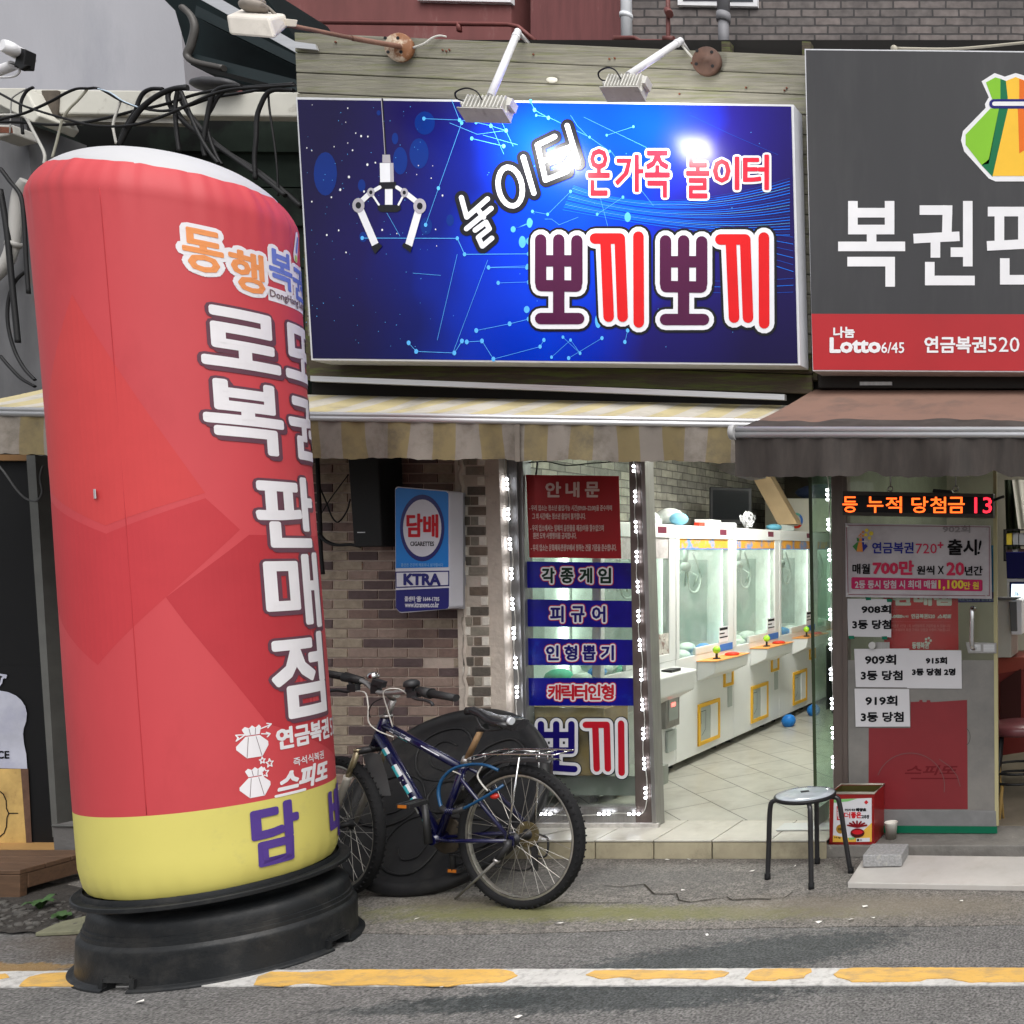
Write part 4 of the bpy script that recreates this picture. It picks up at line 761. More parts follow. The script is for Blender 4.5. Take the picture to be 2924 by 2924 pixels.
# ================================================================== floodlights
M_head = mat('lamp_housing', (.55, .54, .5), .5, var=.15, vs=20, dirt=((.2, .18, .15), 25, .58, .72, .7))
M_lens = mat('lamp_lens', (1, 1, 1), .3, var=0, emit=78, ecol=(1, .98, .93))
M_pole = flat('pole_white', (.72, .72, .74), .35)
def flood(label, hx, hy, Yh, pole, wd=.215, yaw=.06):
    c = S(hx, hy, Yh); t = thing('floodlight', label, 'floodlight', c, 'floodlights over the blue sign')
    R = Matrix.Rotation(yaw, 3, 'Z') @ Matrix.Rotation(math.radians(-24), 3, 'X')   # lens looks at the sign and a little down
    P = lambda x, y, z: c+R @ Vector((x, y, z))
    mb = MB(); hw = wd/2
    mb.hexa([P(-hw, .0, -.05), P(hw, .0, -.05), P(hw*.92, -.01, .05), P(-hw*.92, -.01, .05), P(-hw, .045, -.06), P(hw, .045, -.06), P(hw, .045, .06), P(-hw, .045, .06)])
    for i in range(11):
        x = -hw*.84+i*hw*.168; mb.hexa([P(x-.003, -.028, -.045), P(x+.003, -.028, -.045), P(x+.003, -.024, .045), P(x-.003, -.024, .045), P(x-.003, .002, -.05), P(x+.003, .002, -.05), P(x+.003, -.006, .05), P(x-.003, -.006, .05)])
    mb.hexa([P(-hw*1.02, -.035, -.062), P(hw*1.02, -.035, -.062), P(hw*1.02, -.03, -.052), P(-hw*1.02, -.03, -.052), P(-hw*1.02, .046, -.072), P(hw*1.02, .046, -.072), P(hw*1.02, .046, -.06), P(-hw*1.02, .046, -.06)])
    mb.build('housing', M_head, t, bevel=.002)
    mb = MB(); mb.poly([P(-hw*.86, .0465, -.05), P(hw*.86, .0465, -.05), P(hw*.86, .0465, .05), P(-hw*.86, .0465, .05)]); mb.build('lens', M_lens, t)
    mb = MB(); mb.hexa([P(hw+.002, -.02, -.02), P(hw+.02, -.02, -.02), P(hw+.02, -.02, .03), P(hw+.002, -.02, .03), P(hw+.002, .03, -.02), P(hw+.02, .03, -.02), P(hw+.02, .03, .03), P(hw+.002, .03, .03)]); mb.tube([P(-hw-.012, 0, 0), P(-hw, 0, 0)], .014, 8); mb.build('bracket', M_head, t)
    a = S(*pole[0], pole[1]); mb = MB(); e = P(.01, -.01, .05); mb.tube([a, e], .0165, 12); d = (a-e).normalized(); mb.ball(a, .017, 0, 6); mb.tube([e+d*.9*(a-e).length, e+d*.94*(a-e).length], .0185, 12)
    mb.build('arm', M_pole, t)
    mb = MB(); mb.tube(smooth_path([P(-.005, -.03, .0), P(-.03, -.05, .035), P(-hw*.8, -.05, .055), P(-hw*1.35, -.03, .045), P(-hw*1.3, 0, .03), P(-hw*.6, .02, .05), e]), .004, 6); mb.build('wire', M_cable, t)
    mb = MB(); mb.tube([a, a+Vector((.01, .08, -.03)), a+Vector((.01, .12, -.25))], .012, 8); mb.build('wall_mount', M_steel, t)
    return t
flood('white finned floodlight on a steep arm at the top middle of the sign', 1390, 300, 4.575, ((1479, 90), 5.0))
flood('white finned floodlight on a slanting arm to the right, in front of the boards', 1785, 240, 4.53, ((1944, 116), 5.0), .19, -.02)
def plate(label, px, py, r, col, holes):
    c = S(px, py, 5.03); t = thing('wall_plate', label, 'wall plate', c); M = Matrix.Translation(c) @ Matrix.Rotation(math.pi/2, 4, 'X')
    mb = MB(); mb.lathe([(.001, .03), (r*.2, .03), (r*.22, .022), (r*.9, .022), (r, .012), (r, -.005)], M, 24); mb.build('disc', col, t)
    mb = MB()
    for x, y in holes: 
        p = S(px+x, py+y, 5.03)+Vector((0, -.0225, 0)); mb.lathe([(.009, 0), (.009, .0015)], Matrix.Translation(p) @ Matrix.Rotation(math.pi/2, 4, 'X'), 10)
    pieces(mb, 'bolt_hole', M_black, t); return t
M_pl1 = mat('plate_rusty_cream', (.5, .4, .3), .7, var=.2, vs=10, dirt=((.2, .07, .02), 6, .46, .54, .95)); M_pl2 = mat('plate_brown', (.09, .045, .03), .75, var=.4, vs=16, dirt=((.5, .45, .4), 18, .68, .72, .8))
plate('round cream wall plate streaked with orange rust holding the old arm', 1143, 137, .078, M_pl1, ((-33, -22), (3, -22), (-25, 18), (12, 18)))
plate('round dark brown rusty wall plate with no lamp', 2020, 177, .08, M_pl2, ((-24, -26), (18, -22), (20, 18), (-26, 12), (0, 0)))
mb = MB(); mb.tube(smooth_path([S(1180, 136, 5.02), S(1210, 125, 5.02), S(1235, 108, 5.03), S(1255, 102, 5.04), S(1275, 105, 5.06)]), .005, 6); tag(mb.build('cable', M_cablew), 'short white wire trailing from the cream rusty plate', 'cable')
mb = MB(); mb.tube([S(1948, 130, 5.02), S(1960, 145, 5.03), S(1978, 165, 5.03)], .006, 6); tag(mb.build('cable', M_cablew), 'short white wire leading to the dark brown rusty plate', 'cable')
# old floodlight on a rusty arm
c = S(715, 72, 4.35); t = thing('old_floodlight', 'old cream floodlight box hanging out on a rusty arm', 'floodlight', c)
q = Z(0, 0, 2.1467); fr = [S(*q(x, y), 4.35) for x, y in ((1408, 212), (1655, 238), (1700, 240), (1655, 105), (1485, 62), (1378, 90))]
mb = MB(); ft = [S(*q(x, y), 4.3) for x, y in ((1408, 215), (1690, 240), (1650, 110), (1382, 92))]; bk = [S(*q(x, y), 4.45) for x, y in ((1440, 190), (1770, 165), (1755, 85), (1480, 50))]
mb.hexa([ft[0], ft[1], ft[2], ft[3], bk[0], bk[1], bk[2], bk[3]]); mb.build('housing', mat('old_cream', (.6, .56, .5), .6, var=.15, vs=8, dirt=((.25, .22, .18), 6, .55, .75, .6)), t, bevel=.012)
mb = MB(); mb.hexa([S(*q(x, y), 4.42) for x, y in ((1700, 160), (1815, 165), (1825, 122), (1705, 110))]+[S(*q(x, y), 4.46) for x, y in ((1700, 160), (1815, 165), (1825, 122), (1705, 110))]); mb.build('clamp', flat('clamp_cream', (.52, .48, .42), .6), t, bevel=.004)
mb = MB(); mb.ball(S(*q(1555, 40), 4.38), .05, 0, 8, 1.25, .9, .62); mb.ball(S(*q(1550, 8), 4.38), .04, 0, 8, 1.4, .9, .6); mb.tube(smooth_path([S(*q(1610, 30), 4.36), S(*q(1640, 45), 4.4), S(*q(1700, 100), 4.42)]), .008, 6); mb.build('cable_box', mat('lump_grey', (.25, .22, .19), .8, var=.3, vs=12, bump=.3, bs=30), t)
mb = MB(); mb.tube([S(*q(1735, 148), 4.44), S(905, 88, 4.62), S(1010, 110, 4.8)], .011, 8); mb.tube([S(1005, 109, 4.79), S(1143, 133, 5.0)], .014, 8); mb.build('arm', mat('arm_rust', (.2, .1, .07), .7, var=.3, vs=12), t)
# white spot lamp at far left
c = S(30, 130, 4.8); t = thing('spot_lamp', 'white tubular spot lamp on an arm at the far left', 'lamp', c)
mb = MB(); mb.tube([S(5, 128, 4.7), S(22, 135, 4.72), S(75, 165, 4.9)], [.03, .036, .036], 14); mb.build('lamp_tube', M_white, t)
mb = MB(); mb.pan(((52, 135), (72, 140), (66, 190), (38, 190)), 4.77, .05); mb.pan(((20, 178), (80, 185), (58, 200), (50, 190)), 4.76, .02); mb.build('bracket', M_black, t, bevel=.004)
mb = MB(); mb.tube([S(-60, 225, 4.85), S(38, 186, 4.8)], .022, 10); mb.tube(smooth_path([S(-30, 221, 4.8), S(30, 220, 4.8), S(52, 210, 4.8), S(57, 195, 4.8)]), .005, 6); mb.build('arm', M_pole, t)
# ================================================================== game shop front
YG = 5.20
brk = [mat('brick_brown', C(126, 104, 95), .8, var=.25, vs=30, bump=.3, bs=60), mat('brick_dark', C(92, 76, 75), .8, var=.25, vs=30, bump=.3, bs=60), mat('brick_tan', C(146, 126, 115), .8, var=.25, vs=30, bump=.3, bs=60), mat('brick_pale', C(160, 146, 128), .85, var=.3, vs=20, bump=.6, bs=40)]
M_mort = mat('mortar', C(184, 168, 156), .9, var=.15, vs=10, bump=.3, bs=60)
t = thing('brick_wall', 'brown brick wall of the game shop behind the bicycle', 'wall', (-4.3, 5.15, 0))
MB().bb(-5.6, -3.70, 5.156, 5.36, 0, 2.3).build('mortar', M_mort, t)
mb = MB(); r = random.Random(11)
for row in range(41):
    z = .03+row*.0549; x = -5.5+(row % 2)*.085
    while x < -3.94:
        x1 = min(x+.161, -3.925)
        if x1-x > .03:
            pale = (x < -4.63 and x > -4.76) or (x1-x < .12) or (x1 > -3.99 and r.random() < .45)
            k = 3 if pale and r.random() < .75 else r.choice([0, 0, 1, 1, 2])
            if not (x1 > -4.0 and r.random() < .12): mb.bb(x, x1, 5.149+r.uniform(-.0015, .0015), 5.17, z, z+.0465, k)
        x += .17
mb.build('brick', brk, t, bevel=.0015)
pk = [mat('pier_grey', C(134, 128, 116), .85, var=.25, vs=25, bump=.4, bs=50), mat('pier_dark', C(92, 86, 78), .85, var=.25, vs=25, bump=.4, bs=50), mat('pier_white', C(214, 209, 198), .85, var=.15, vs=20, bump=.5, bs=40), mat('pier_brown', C(110, 98, 86), .85, var=.25, vs=25, bump=.4, bs=50)]
t = thing('whitewashed_pier', 'narrow brick pier with patchy whitewash beside the shop window', 'pier', (-3.8, 5.1, 0))
M_wash = mat('whitewash', C(190, 179, 167), .9, var=.15, vs=9, bump=.6, bs=35, dirt=(C(110, 100, 92), 7, .6, .75, .6))
lean = lambda z: (2.2-z)*.034
mb = MB(); x0, x1 = -3.935, -3.69
mb.hexa([(x0+lean(0)*.6, 5.106, 0), (x1+lean(0), 5.106, 0), (x1, 5.106, 2.35), (x0, 5.106, 2.35), (x0+lean(0)*.6, 5.3, 0), (x1+lean(0), 5.3, 0), (x1, 5.3, 2.35), (x0, 5.3, 2.35)]); mb.build('mortar', M_wash, t)
mb = MB()
for row in range(40):
    z = .02+row*.0562; o = lean(z)*.8-.03; A = [(.052, .093, 2), (.1, .2, r.choice([0, 1, 1, 3]))] if row % 2 else [(.055, .11, r.choice([0, 1, 3])), (.115, .157, r.choice([0, 0, 3])), (.162, .2, 2)]
    if r.random() < .25: A = A[-1:]
    for a, b, k in A:
        dx = r.uniform(-.004, .004); mb.bb(x0+a+o+dx, x0+b+o+dx, 5.1+r.uniform(-.002, .003), 5.12, z, z+.0475, k)
mb.build('brick', pk, t, bevel=.0025)
mb = MB(); n = 60; pts = [(x0+.042+lean(2.3*i/n)*.65+.006*math.sin(i*1.7)+r.uniform(-.004, .004), 5.106, 2.3*i/n) for i in range(n+1)]
mb.tube(pts, [.009+r.uniform(0, .006) for _ in pts], 6); mb.build('mortar_ridge', M_wash, t)
# ---- window
t = thing('shop_window', 'tall shop window in a steel frame hung with stickers and lights', 'window', (-3.3, YG, 0))
M_post = mat('post_brown', (.12, .095, .085), .42, .45, var=.15, vs=3, stretch=(8, 8, 1), rvar=.1)
mb = MB(); mb.pan(((1425, 1290), (1492, 1290), (1507, 2362), (1452, 2362)), YG-.03, .07); mb.pan(((1468, 1290), (1474, 1290), (1504, 2362), (1498, 2362)), YG-.04, .01); mb.pan(((1425, 1290), (1438, 1290), (1466, 2362), (1452, 2362)), YG-.045, .015); mb.build('window_post', mat('post_steel', (.2, .2, .2), .5, .45, var=.2, vs=3, stretch=(8, 8, 1)), t, bevel=.002)
mb = MB(); mb.pan(((1795, 1290), (1828, 1290), (1862, 2362), (1815, 2362)), YG-.03, .06); mb.build('window_post', M_post, t, bevel=.002)
mb = MB(); mb.pan(((1828, 1290), (1840, 1290), (1874, 2362), (1862, 2362)), YG-.045, .09); mb.build('post_trim', M_steel, t, bevel=.002)
mb = MB(); mb.pan(((1490, 2306), (1816, 2306), (1816, 2362), (1490, 2362)), YG-.028, .05); mb.pan(((1490, 2303), (1816, 2303), (1816, 2311), (1490, 2311)), YG-.034, .06); mb.build('bottom_rail', M_steel, t, bevel=.002)
mb = MB(); mb.pan(((1470, 1250), (2380, 1250), (2380, 1300), (1470, 1300)), YG-.02, .06); mb.build('head_rail', M_steel, t)
M_glass = glass_mat('shop_glass', dirt=.1)
mb = MB(); mb.pan(((1488, 1296), (1800, 1296), (1818, 2308), (1505, 2308)), YG, .006); mb.build('pane', M_glass, t)
mb = MB(); mb.pan(((1440, 2352), (1880, 2352), (1880, 2366), (1440, 2368)), YG-.05, .02); mb.build('sealant', mat('sealant_white', (.45, .43, .4), .8, var=.3, vs=25, bump=.6, bs=40), t)
# stickers on the window
Yst = YG-.004
st_w, st_k, st_r, st_n = flat('sticker_white', (.62, .62, .64), .4), flat('sticker_dark', C(20, 30, 45), .4), flat('sticker_red', C(170, 25, 40), .4), mat('sticker_navy', C(8, 12, 122), .3, var=.3, vs=6, dirt=(C(8, 70, 170), 7, .56, .75, .7))
to = onY(Yst-.003)
t = thing('notice_sticker', 'red notice sticker with white lines of text at the top of the window', 'sticker', S(1640, 1475, Yst))
mb = MB(); mb.pan(((1502, 1356), (1767, 1359), (1774, 1595), (1512, 1592)), Yst-.002, .001); mb.build('backing', mat('notice_red', C(150, 16, 22), .4, var=.06), t)
mb = MB(); q = Z(1400, 1280, 4.2)
for ch, a, b in (('안', 670, 845), ('내', 912, 1065), ('문', 1145, 1305)): letters(mb, ch, rect(*q(a, 410), *q(b, 582)), to, 0, 1.7)
for tx, a, b, y0, y1 in (('- 우리 업소는 청소년 출입가능 시간(09:00~22:00)을 준수하며', 470, 1460, 682, 760), ('그 외 시간에는 청소년 출입이 불가합니다.', 508, 1145, 778, 852), ('- 우리 업소에서는 일체의 음란물을 제공/이용 할수없으며', 482, 1362, 918, 995), ('환전 도박 사행행위를 금지합니다.', 518, 1035, 1012, 1085), ('- 우리 업소는 문화체육관광부에서 정하는 건물 기준을 준수합니다.', 490, 1515, 1152, 1232)): letters(mb, tx, rect(*q(a, y0), *q(b, y1)), to, 0, .35)
mb.build('lettering', flat('notice_text', C(205, 180, 172), .5), t, merge=False)
M_bt = [st_w, st_k, st_r, flat('sticker_green_ink', C(14, 44, 30), .4), flat('sticker_blue_ink', C(24, 16, 96), .4)]
def band(label, quad, chars, ink):
    t = thing('band_sticker', label, 'sticker', S((quad[0][0]+quad[1][0])/2, quad[0][1]+38, Yst), 'blue lettered stickers on the window')
    mb = MB(); mb.pan(quad, Yst-.002, .001); mb.build('backing', st_n, t); mb = MB()
    for ch, Q in chars: letters(mb, ch, Q, to, 2, 8.5, .0006, dy=4e-6); 
    for ch, Q in chars: letters(mb, ch, Q, to, 0, 6.2, .0012, dy=4e-6)
    for ch, Q in chars: letters(mb, ch, Q, to, ink, 1.7, .002, dy=4e-6)
    mb.build('lettering', M_bt, t, merge=False)
def spread(txt, x0, x1, y0, y1, gap):
    n = len(txt); w_ = ((x1-x0)-gap*(n-1))/n; return [(c, rect(x0+i*(w_+gap), y0, x0+i*(w_+gap)+w_, y1)) for i, c in enumerate(txt)]
band('navy window sticker with dark green word, directly under red notice', ((1483, 1603), (1802, 1607), (1805, 1682), (1486, 1678)), spread('각종게임', 1549, 1744, 1623, 1664, 20), 3)
band('navy window sticker with three spaced syllables in dark ink, second band', ((1487, 1711), (1806, 1716), (1809, 1792), (1490, 1789)), spread('피규어', 1573, 1728, 1732, 1775, 24), 4)
band('navy window sticker with four spaced blue syllables, third band', ((1491, 1822), (1810, 1827), (1813, 1900), (1495, 1899)), spread('인형뽑기', 1561, 1752, 1844, 1884, 18), 4)
band('navy window sticker with tight red word, lowest band', ((1496, 1936), (1814, 1936), (1817, 2015), (1499, 2015)), spread('캐릭터인형', 1567, 1752, 1956, 1997, 4), 2)
t = thing('cutout_sticker', 'big purple and red cut out lettering at the bottom of the window', 'sticker', S(1660, 2140, Yst))
z8 = Z(1400, 1740, 2.928); mb = MB()
pp2 = [[(425, 960), (430, 1180)], [(553, 960), (553, 1180)], [(680, 960), (680, 1180)], [(425, 1050), (680, 1050)], [(440, 1180), (670, 1180)], [(553, 1180), (553, 1310)], [(440, 1318), (705, 1335)]]
kk2 = [[(800, 965), (975, 965), (985, 1330)], [(880, 975), (892, 1330)], [(1095, 955), (1100, 1365)]]
for set_, k in ((pp2, 4), (kk2, 2)):
    L = [[z8(*p) for p in l] for l in set_]; strokes(mb, L, 42, to, 1, 0, 5e-6); strokes(mb, L, 37, to, 0, .0010, 5e-6); strokes(mb, L, 18.5, to, k, .0020, 5e-6)
mb.build('lettering', M_bt, t, merge=False)
# cardboard box standing inside the window and a grey panel
t = thing('cardboard_box', 'taped brown cardboard box standing behind the window glass', 'box', (-3.55, 5.6, .5))
mb = MB(); mb.pan(((1500, 2020), (1722, 2025), (1722, 2215), (1500, 2218)), 5.26, .25); mb.build('carton', mat('cardboard', (.3, .19, .07), .75, var=.12, vs=5), t, bevel=.004)
mb = MB(); mb.pan(((1497, 2018), (1724, 2022), (1724, 2046), (1497, 2048)), 5.255, .01); mb.build('tape', mat('shiny_tape', (.4, .28, .12), .12, var=.2, vs=14, bump=.8, bs=9), t)
mb = MB(); mb.pan(((1480, 2216), (1830, 2216), (1830, 2272), (1480, 2268)), 5.32, .3); tag(mb.build('cabinet', mat('cabinet_grey', (.3, .32, .28), .6, var=.1)), 'plain grey green low cabinet behind the window glass', 'cabinet')
# ---- light strings
M_mod = flat('module_grey', (.1, .1, .1), .6)
def light_string(label, groups, sp, Y, axis, wire_pts):
    t = thing('light_string', label, 'light string', S(*groups[0][:2], Y), 'strings of white LED lights')
    mb = MB(); mb.tube(smooth_path([S(x, y, Y+.004) for x, y in wire_pts], 4), .0025, 5); mb.build('wire', M_cablew, t)
    for g in groups:
        n = g[2] if len(g) > 2 else 3; mb = MB(); mp = MB()
        for k in range(n):
            o = (k-(n-1)/2)*sp; x, y = (g[0]+o*.035, g[1]+o) if axis == 'v' else (g[0]+o, g[1]); mb.ball(S(x, y, Y-.004), .0082, 0, 4)
            c = S(x, y, Y); mp.box(c+Vector((0, .004, 0)), (.013, .006, .012))
        m_ = mp.build('light_module', M_mod, t); mb.build('bulb', M_led, m_)
    return t
gl = [(1447.6, 1382), (1451, 1468), (1456, 1553), (1460, 1638), (1463, 1724), (1467, 1808), (1472, 1892), (1476, 1976), (1478, 2047, 1)]
light_string('string of white lights down the left post of the shop window', gl, 13.6, YG-.055, 'v', [(1440, 1300)]+[(g[0]+(5 if i % 2 else -5), g[1]-40) for i, g in enumerate(gl)]+[(1480, 2070)])
gr = [(1809.5, 1338, 2), (1813.5, 1417.6), (1815.5, 1504), (1818, 1589.5), (1821, 1675), (1823, 1759), (1827, 1842), (1831, 1927), (1834, 2012), (1837, 2095), (1839.6, 2180.6), (1843, 2264)]
light_string('string of white lights down the brown post between window and doorway', gr, 13.6, YG-.04, 'v', [(1806, 1300)]+[(g[0]+(4 if i % 2 else -4), g[1]-40) for i, g in enumerate(gr)]+[(1846, 2290), (1838, 2318), (1826, 2324)])
gb = [(1557, 2324), (1628, 2326, 1), (1724.5, 2324), (1810, 2324)]
light_string('short horizontal string of white lights along the bottom window rail', gb, 13.6, YG-.045, 'h', [(1500, 2324), (1557, 2322), (1590, 2327), (1628, 2328), (1680, 2328), (1724, 2325), (1770, 2322), (1810, 2324), (1825, 2320)])
gd = [(2362, 1412.6), (2365, 1497.6), (2368, 1584.5), (2369, 1669.5), (2370, 1754.6), (2371, 1839), (2372, 1925), (2375, 2009), (2377.5, 2092.6), (2378, 2176)]
light_string('string of white lights down the far side of the open doorway', gd, 13.4, 5.175, 'v', [(2360, 1360)]+[(g[0]+3, g[1]-40) for g in gd]+[(2379, 2225)])
# ---- open glass door leaf, turned into the shop
t = thing('glass_door', 'open frameless glass door leaf folded into the game shop', 'door', (-1.9, 5.2, .1))
mb = MB(); mb.hexa([(-1.935, 5.17, .13), (-1.92, 5.17, .13), (-1.955, 5.17, 2.25), (-1.97, 5.17, 2.25), (-1.90, 5.95, .13), (-1.885, 5.95, .13), (-1.89, 5.95, 2.25), (-1.905, 5.95, 2.25)]); mb.build('pane', glass_mat('green_glass', (.72, .84, .76), dirt=.35), t)
mb = MB(); mb.bb(-1.94, -1.912, 5.165, 5.33, .112, .215); mb.build('floor_pivot', M_steel, t, bevel=.003)
mb = MB(); mb.hexa([(-1.938, 5.164, .2), (-1.919, 5.164, .2), (-1.954, 5.164, 2.25), (-1.973, 5.164, 2.25), (-1.936, 5.17, .2), (-1.921, 5.17, .2), (-1.956, 5.17, 2.25), (-1.971, 5.17, 2.25)]); mb.build('edge', flat('glass_edge', (.04, .055, .03), .2), t)
mb = MB()
for i in range(9):
    y = 5.3+.045*i; mb.hexa([(-1.915, y, .75+.05*math.sin(i*2)), (-1.913, y+.05, .75+.05*math.sin(i*2)), (-1.913, y+.05, 1.12), (-1.915, y, 1.12), (-1.919, y, .75+.05*math.sin(i*2)), (-1.917, y+.05, .75+.05*math.sin(i*2)), (-1.917, y+.05, 1.12), (-1.919, y, 1.12)])
mb.build('dark_smear', flat('smear', (.05, .06, .05), .5), t)
mb = MB(); mb.pan(((2372, 1290), (2415, 1290), (2418, 2378), (2381, 2378)), 5.165, .08); mb.pan(((2404, 1290), (2418, 1290), (2421, 2378), (2408, 2378)), 5.15, .02); tag(mb.build('door_post', M_post, bevel=.003), 'brownish steel post between the two shop doorways', 'post')
mb = MB(); P = [G(x, y, .112) for x, y in ((2215, 2372), (2370, 2370), (2385, 2350), (2240, 2352))]; mb.prism(P, (0, 0, .004)); tag(mb.build('plastic_sheet', flat('sheet_pale', (.55, .57, .55), .4)), 'pale plastic sheet scrap on the doorway tiles behind the stool', 'scrap')
# ================================================================== game shop interior
t = thing('game_shop_interior', 'tiled room of the game shop with pale brick side wall', 'room', (-3, 7, 0))
def tile_mat():
    m = mat('floor_tile', (.42, .41, .36), .3, var=.14, vs=5, dirt=((.2, .18, .14), 4, .5, .75, .5)); nt = m.node_tree; N = nt.nodes; Lk = nt.links; b = N['Principled BSDF']; src = b.inputs['Base Color'].links[0].from_socket
    tc = N.new('ShaderNodeTexCoord'); mp = N.new('ShaderNodeMapping'); mp.inputs['Rotation'].default_value = (0, 0, math.radians(44)); Lk.new(tc.outputs['Object'], mp.inputs[0])
    br = N.new('ShaderNodeTexBrick'); br.offset = .5; br.inputs['Scale'].default_value = 1; br.inputs['Brick Width'].default_value = .54; br.inputs['Row Height'].default_value = .27; br.inputs['Mortar Size'].default_value = .0035; Lk.new(mp.outputs[0], br.inputs['Vector'])
    mx = N.new('ShaderNodeMix'); mx.data_type = 'RGBA'; Lk.new(br.outputs['Fac'], mx.inputs[0]); Lk.new(src, mx.inputs[6]); mx.inputs[7].default_value = (.08, .08, .065, 1); Lk.new(mx.outputs[2], b.inputs['Base Color']); return m
MB().bb(-4.3, -1.85, 5.3, 10.4, .05, zf-.001).build('floor_tiles', tile_mat(), t)
M_sb = brick_mat('pale_stone_brick', C(182, 178, 164), C(134, 132, 126), (.14, .13, .12), .17, .066, .004, axes='yz', soot=((.05, .05, .045), 1.5, .4), bumpd=.004)
MB().bb(-4.35, -4.24, 5.37, 10.4, .1, 2.6).build('side_wall', M_sb, t)
MB().bb(-4.35, -1.8, 10.4, 10.5, .1, 2.6).build('back_wall', mat('back_wall', (.1, .085, .06), .8, var=.3), t)
MB().bb(-1.86, -1.82, 5.25, 10.4, .1, 2.6).build('party_wall', flat('party_wall', (.5, .5, .46), .8), t)
MB().bb(-4.35, -1.8, 5.3, 10.5, 2.6, 2.7).build('ceiling', flat('ceiling_white', (.6, .6, .58), .8), t)
t = thing('ceiling_lamp', 'long fluorescent ceiling lamp inside the game shop', 'lamp', (-2.7, 6.9, 2.58), 'ceiling lamps inside the shops')
MB().bb(-2.95, -2.55, 6.2, 7.6, 2.575, 2.598).build('housing', M_white, t)
MB().bb(-2.93, -2.57, 6.22, 7.58, 2.56, 2.574).build('tube_cover', mat('lamp_cover', (.9, .95, .9), .4, var=0, emit=25, ecol=(1, 1, .93)), t)
# ---- claw machines along the left wall
M_mw = mat('machine_white', (.72, .73, .72), .35, var=.04, vs=3); M_mi = mat('machine_inner', (.66, .7, .67), .5, var=.05); M_mg = mat('machine_grey', (.4, .44, .42), .4, var=.1)
M_yel = mat('machine_yellow', C(228, 176, 48), .45, var=.06); M_org = mat('machine_orange', C(236, 160, 82), .45, var=.12, vs=14); M_ban = mat('header_print', C(225, 160, 60), .45, var=.2, vs=9, dirt=(C(90, 150, 215), 11, .5, .6, .9))
M_tl = mat('machine_lamp', (1, 1, 1), .4, var=0, emit=3.3, ecol=(.92, 1, .92)); M_lime = mat('joystick_lime', C(165, 225, 60), .25, var=.05); M_mred = flat('button_red', C(210, 60, 40), .3); M_mblu = flat('label_blue', C(70, 120, 200), .4); M_blk = flat('slot_black', (.03, .03, .03), .4)
M_cg = glass_mat('machine_glass', (.95, .99, .96), dirt=.22); M_plum = [flat('plush_blue', C(60, 150, 230), .7), flat('plush_white', (.7, .74, .72), .5), flat('plush_teal', C(90, 190, 160), .6), flat('plush_pink', C(235, 170, 190), .6)]
Wm = .885; mtop = 1.857
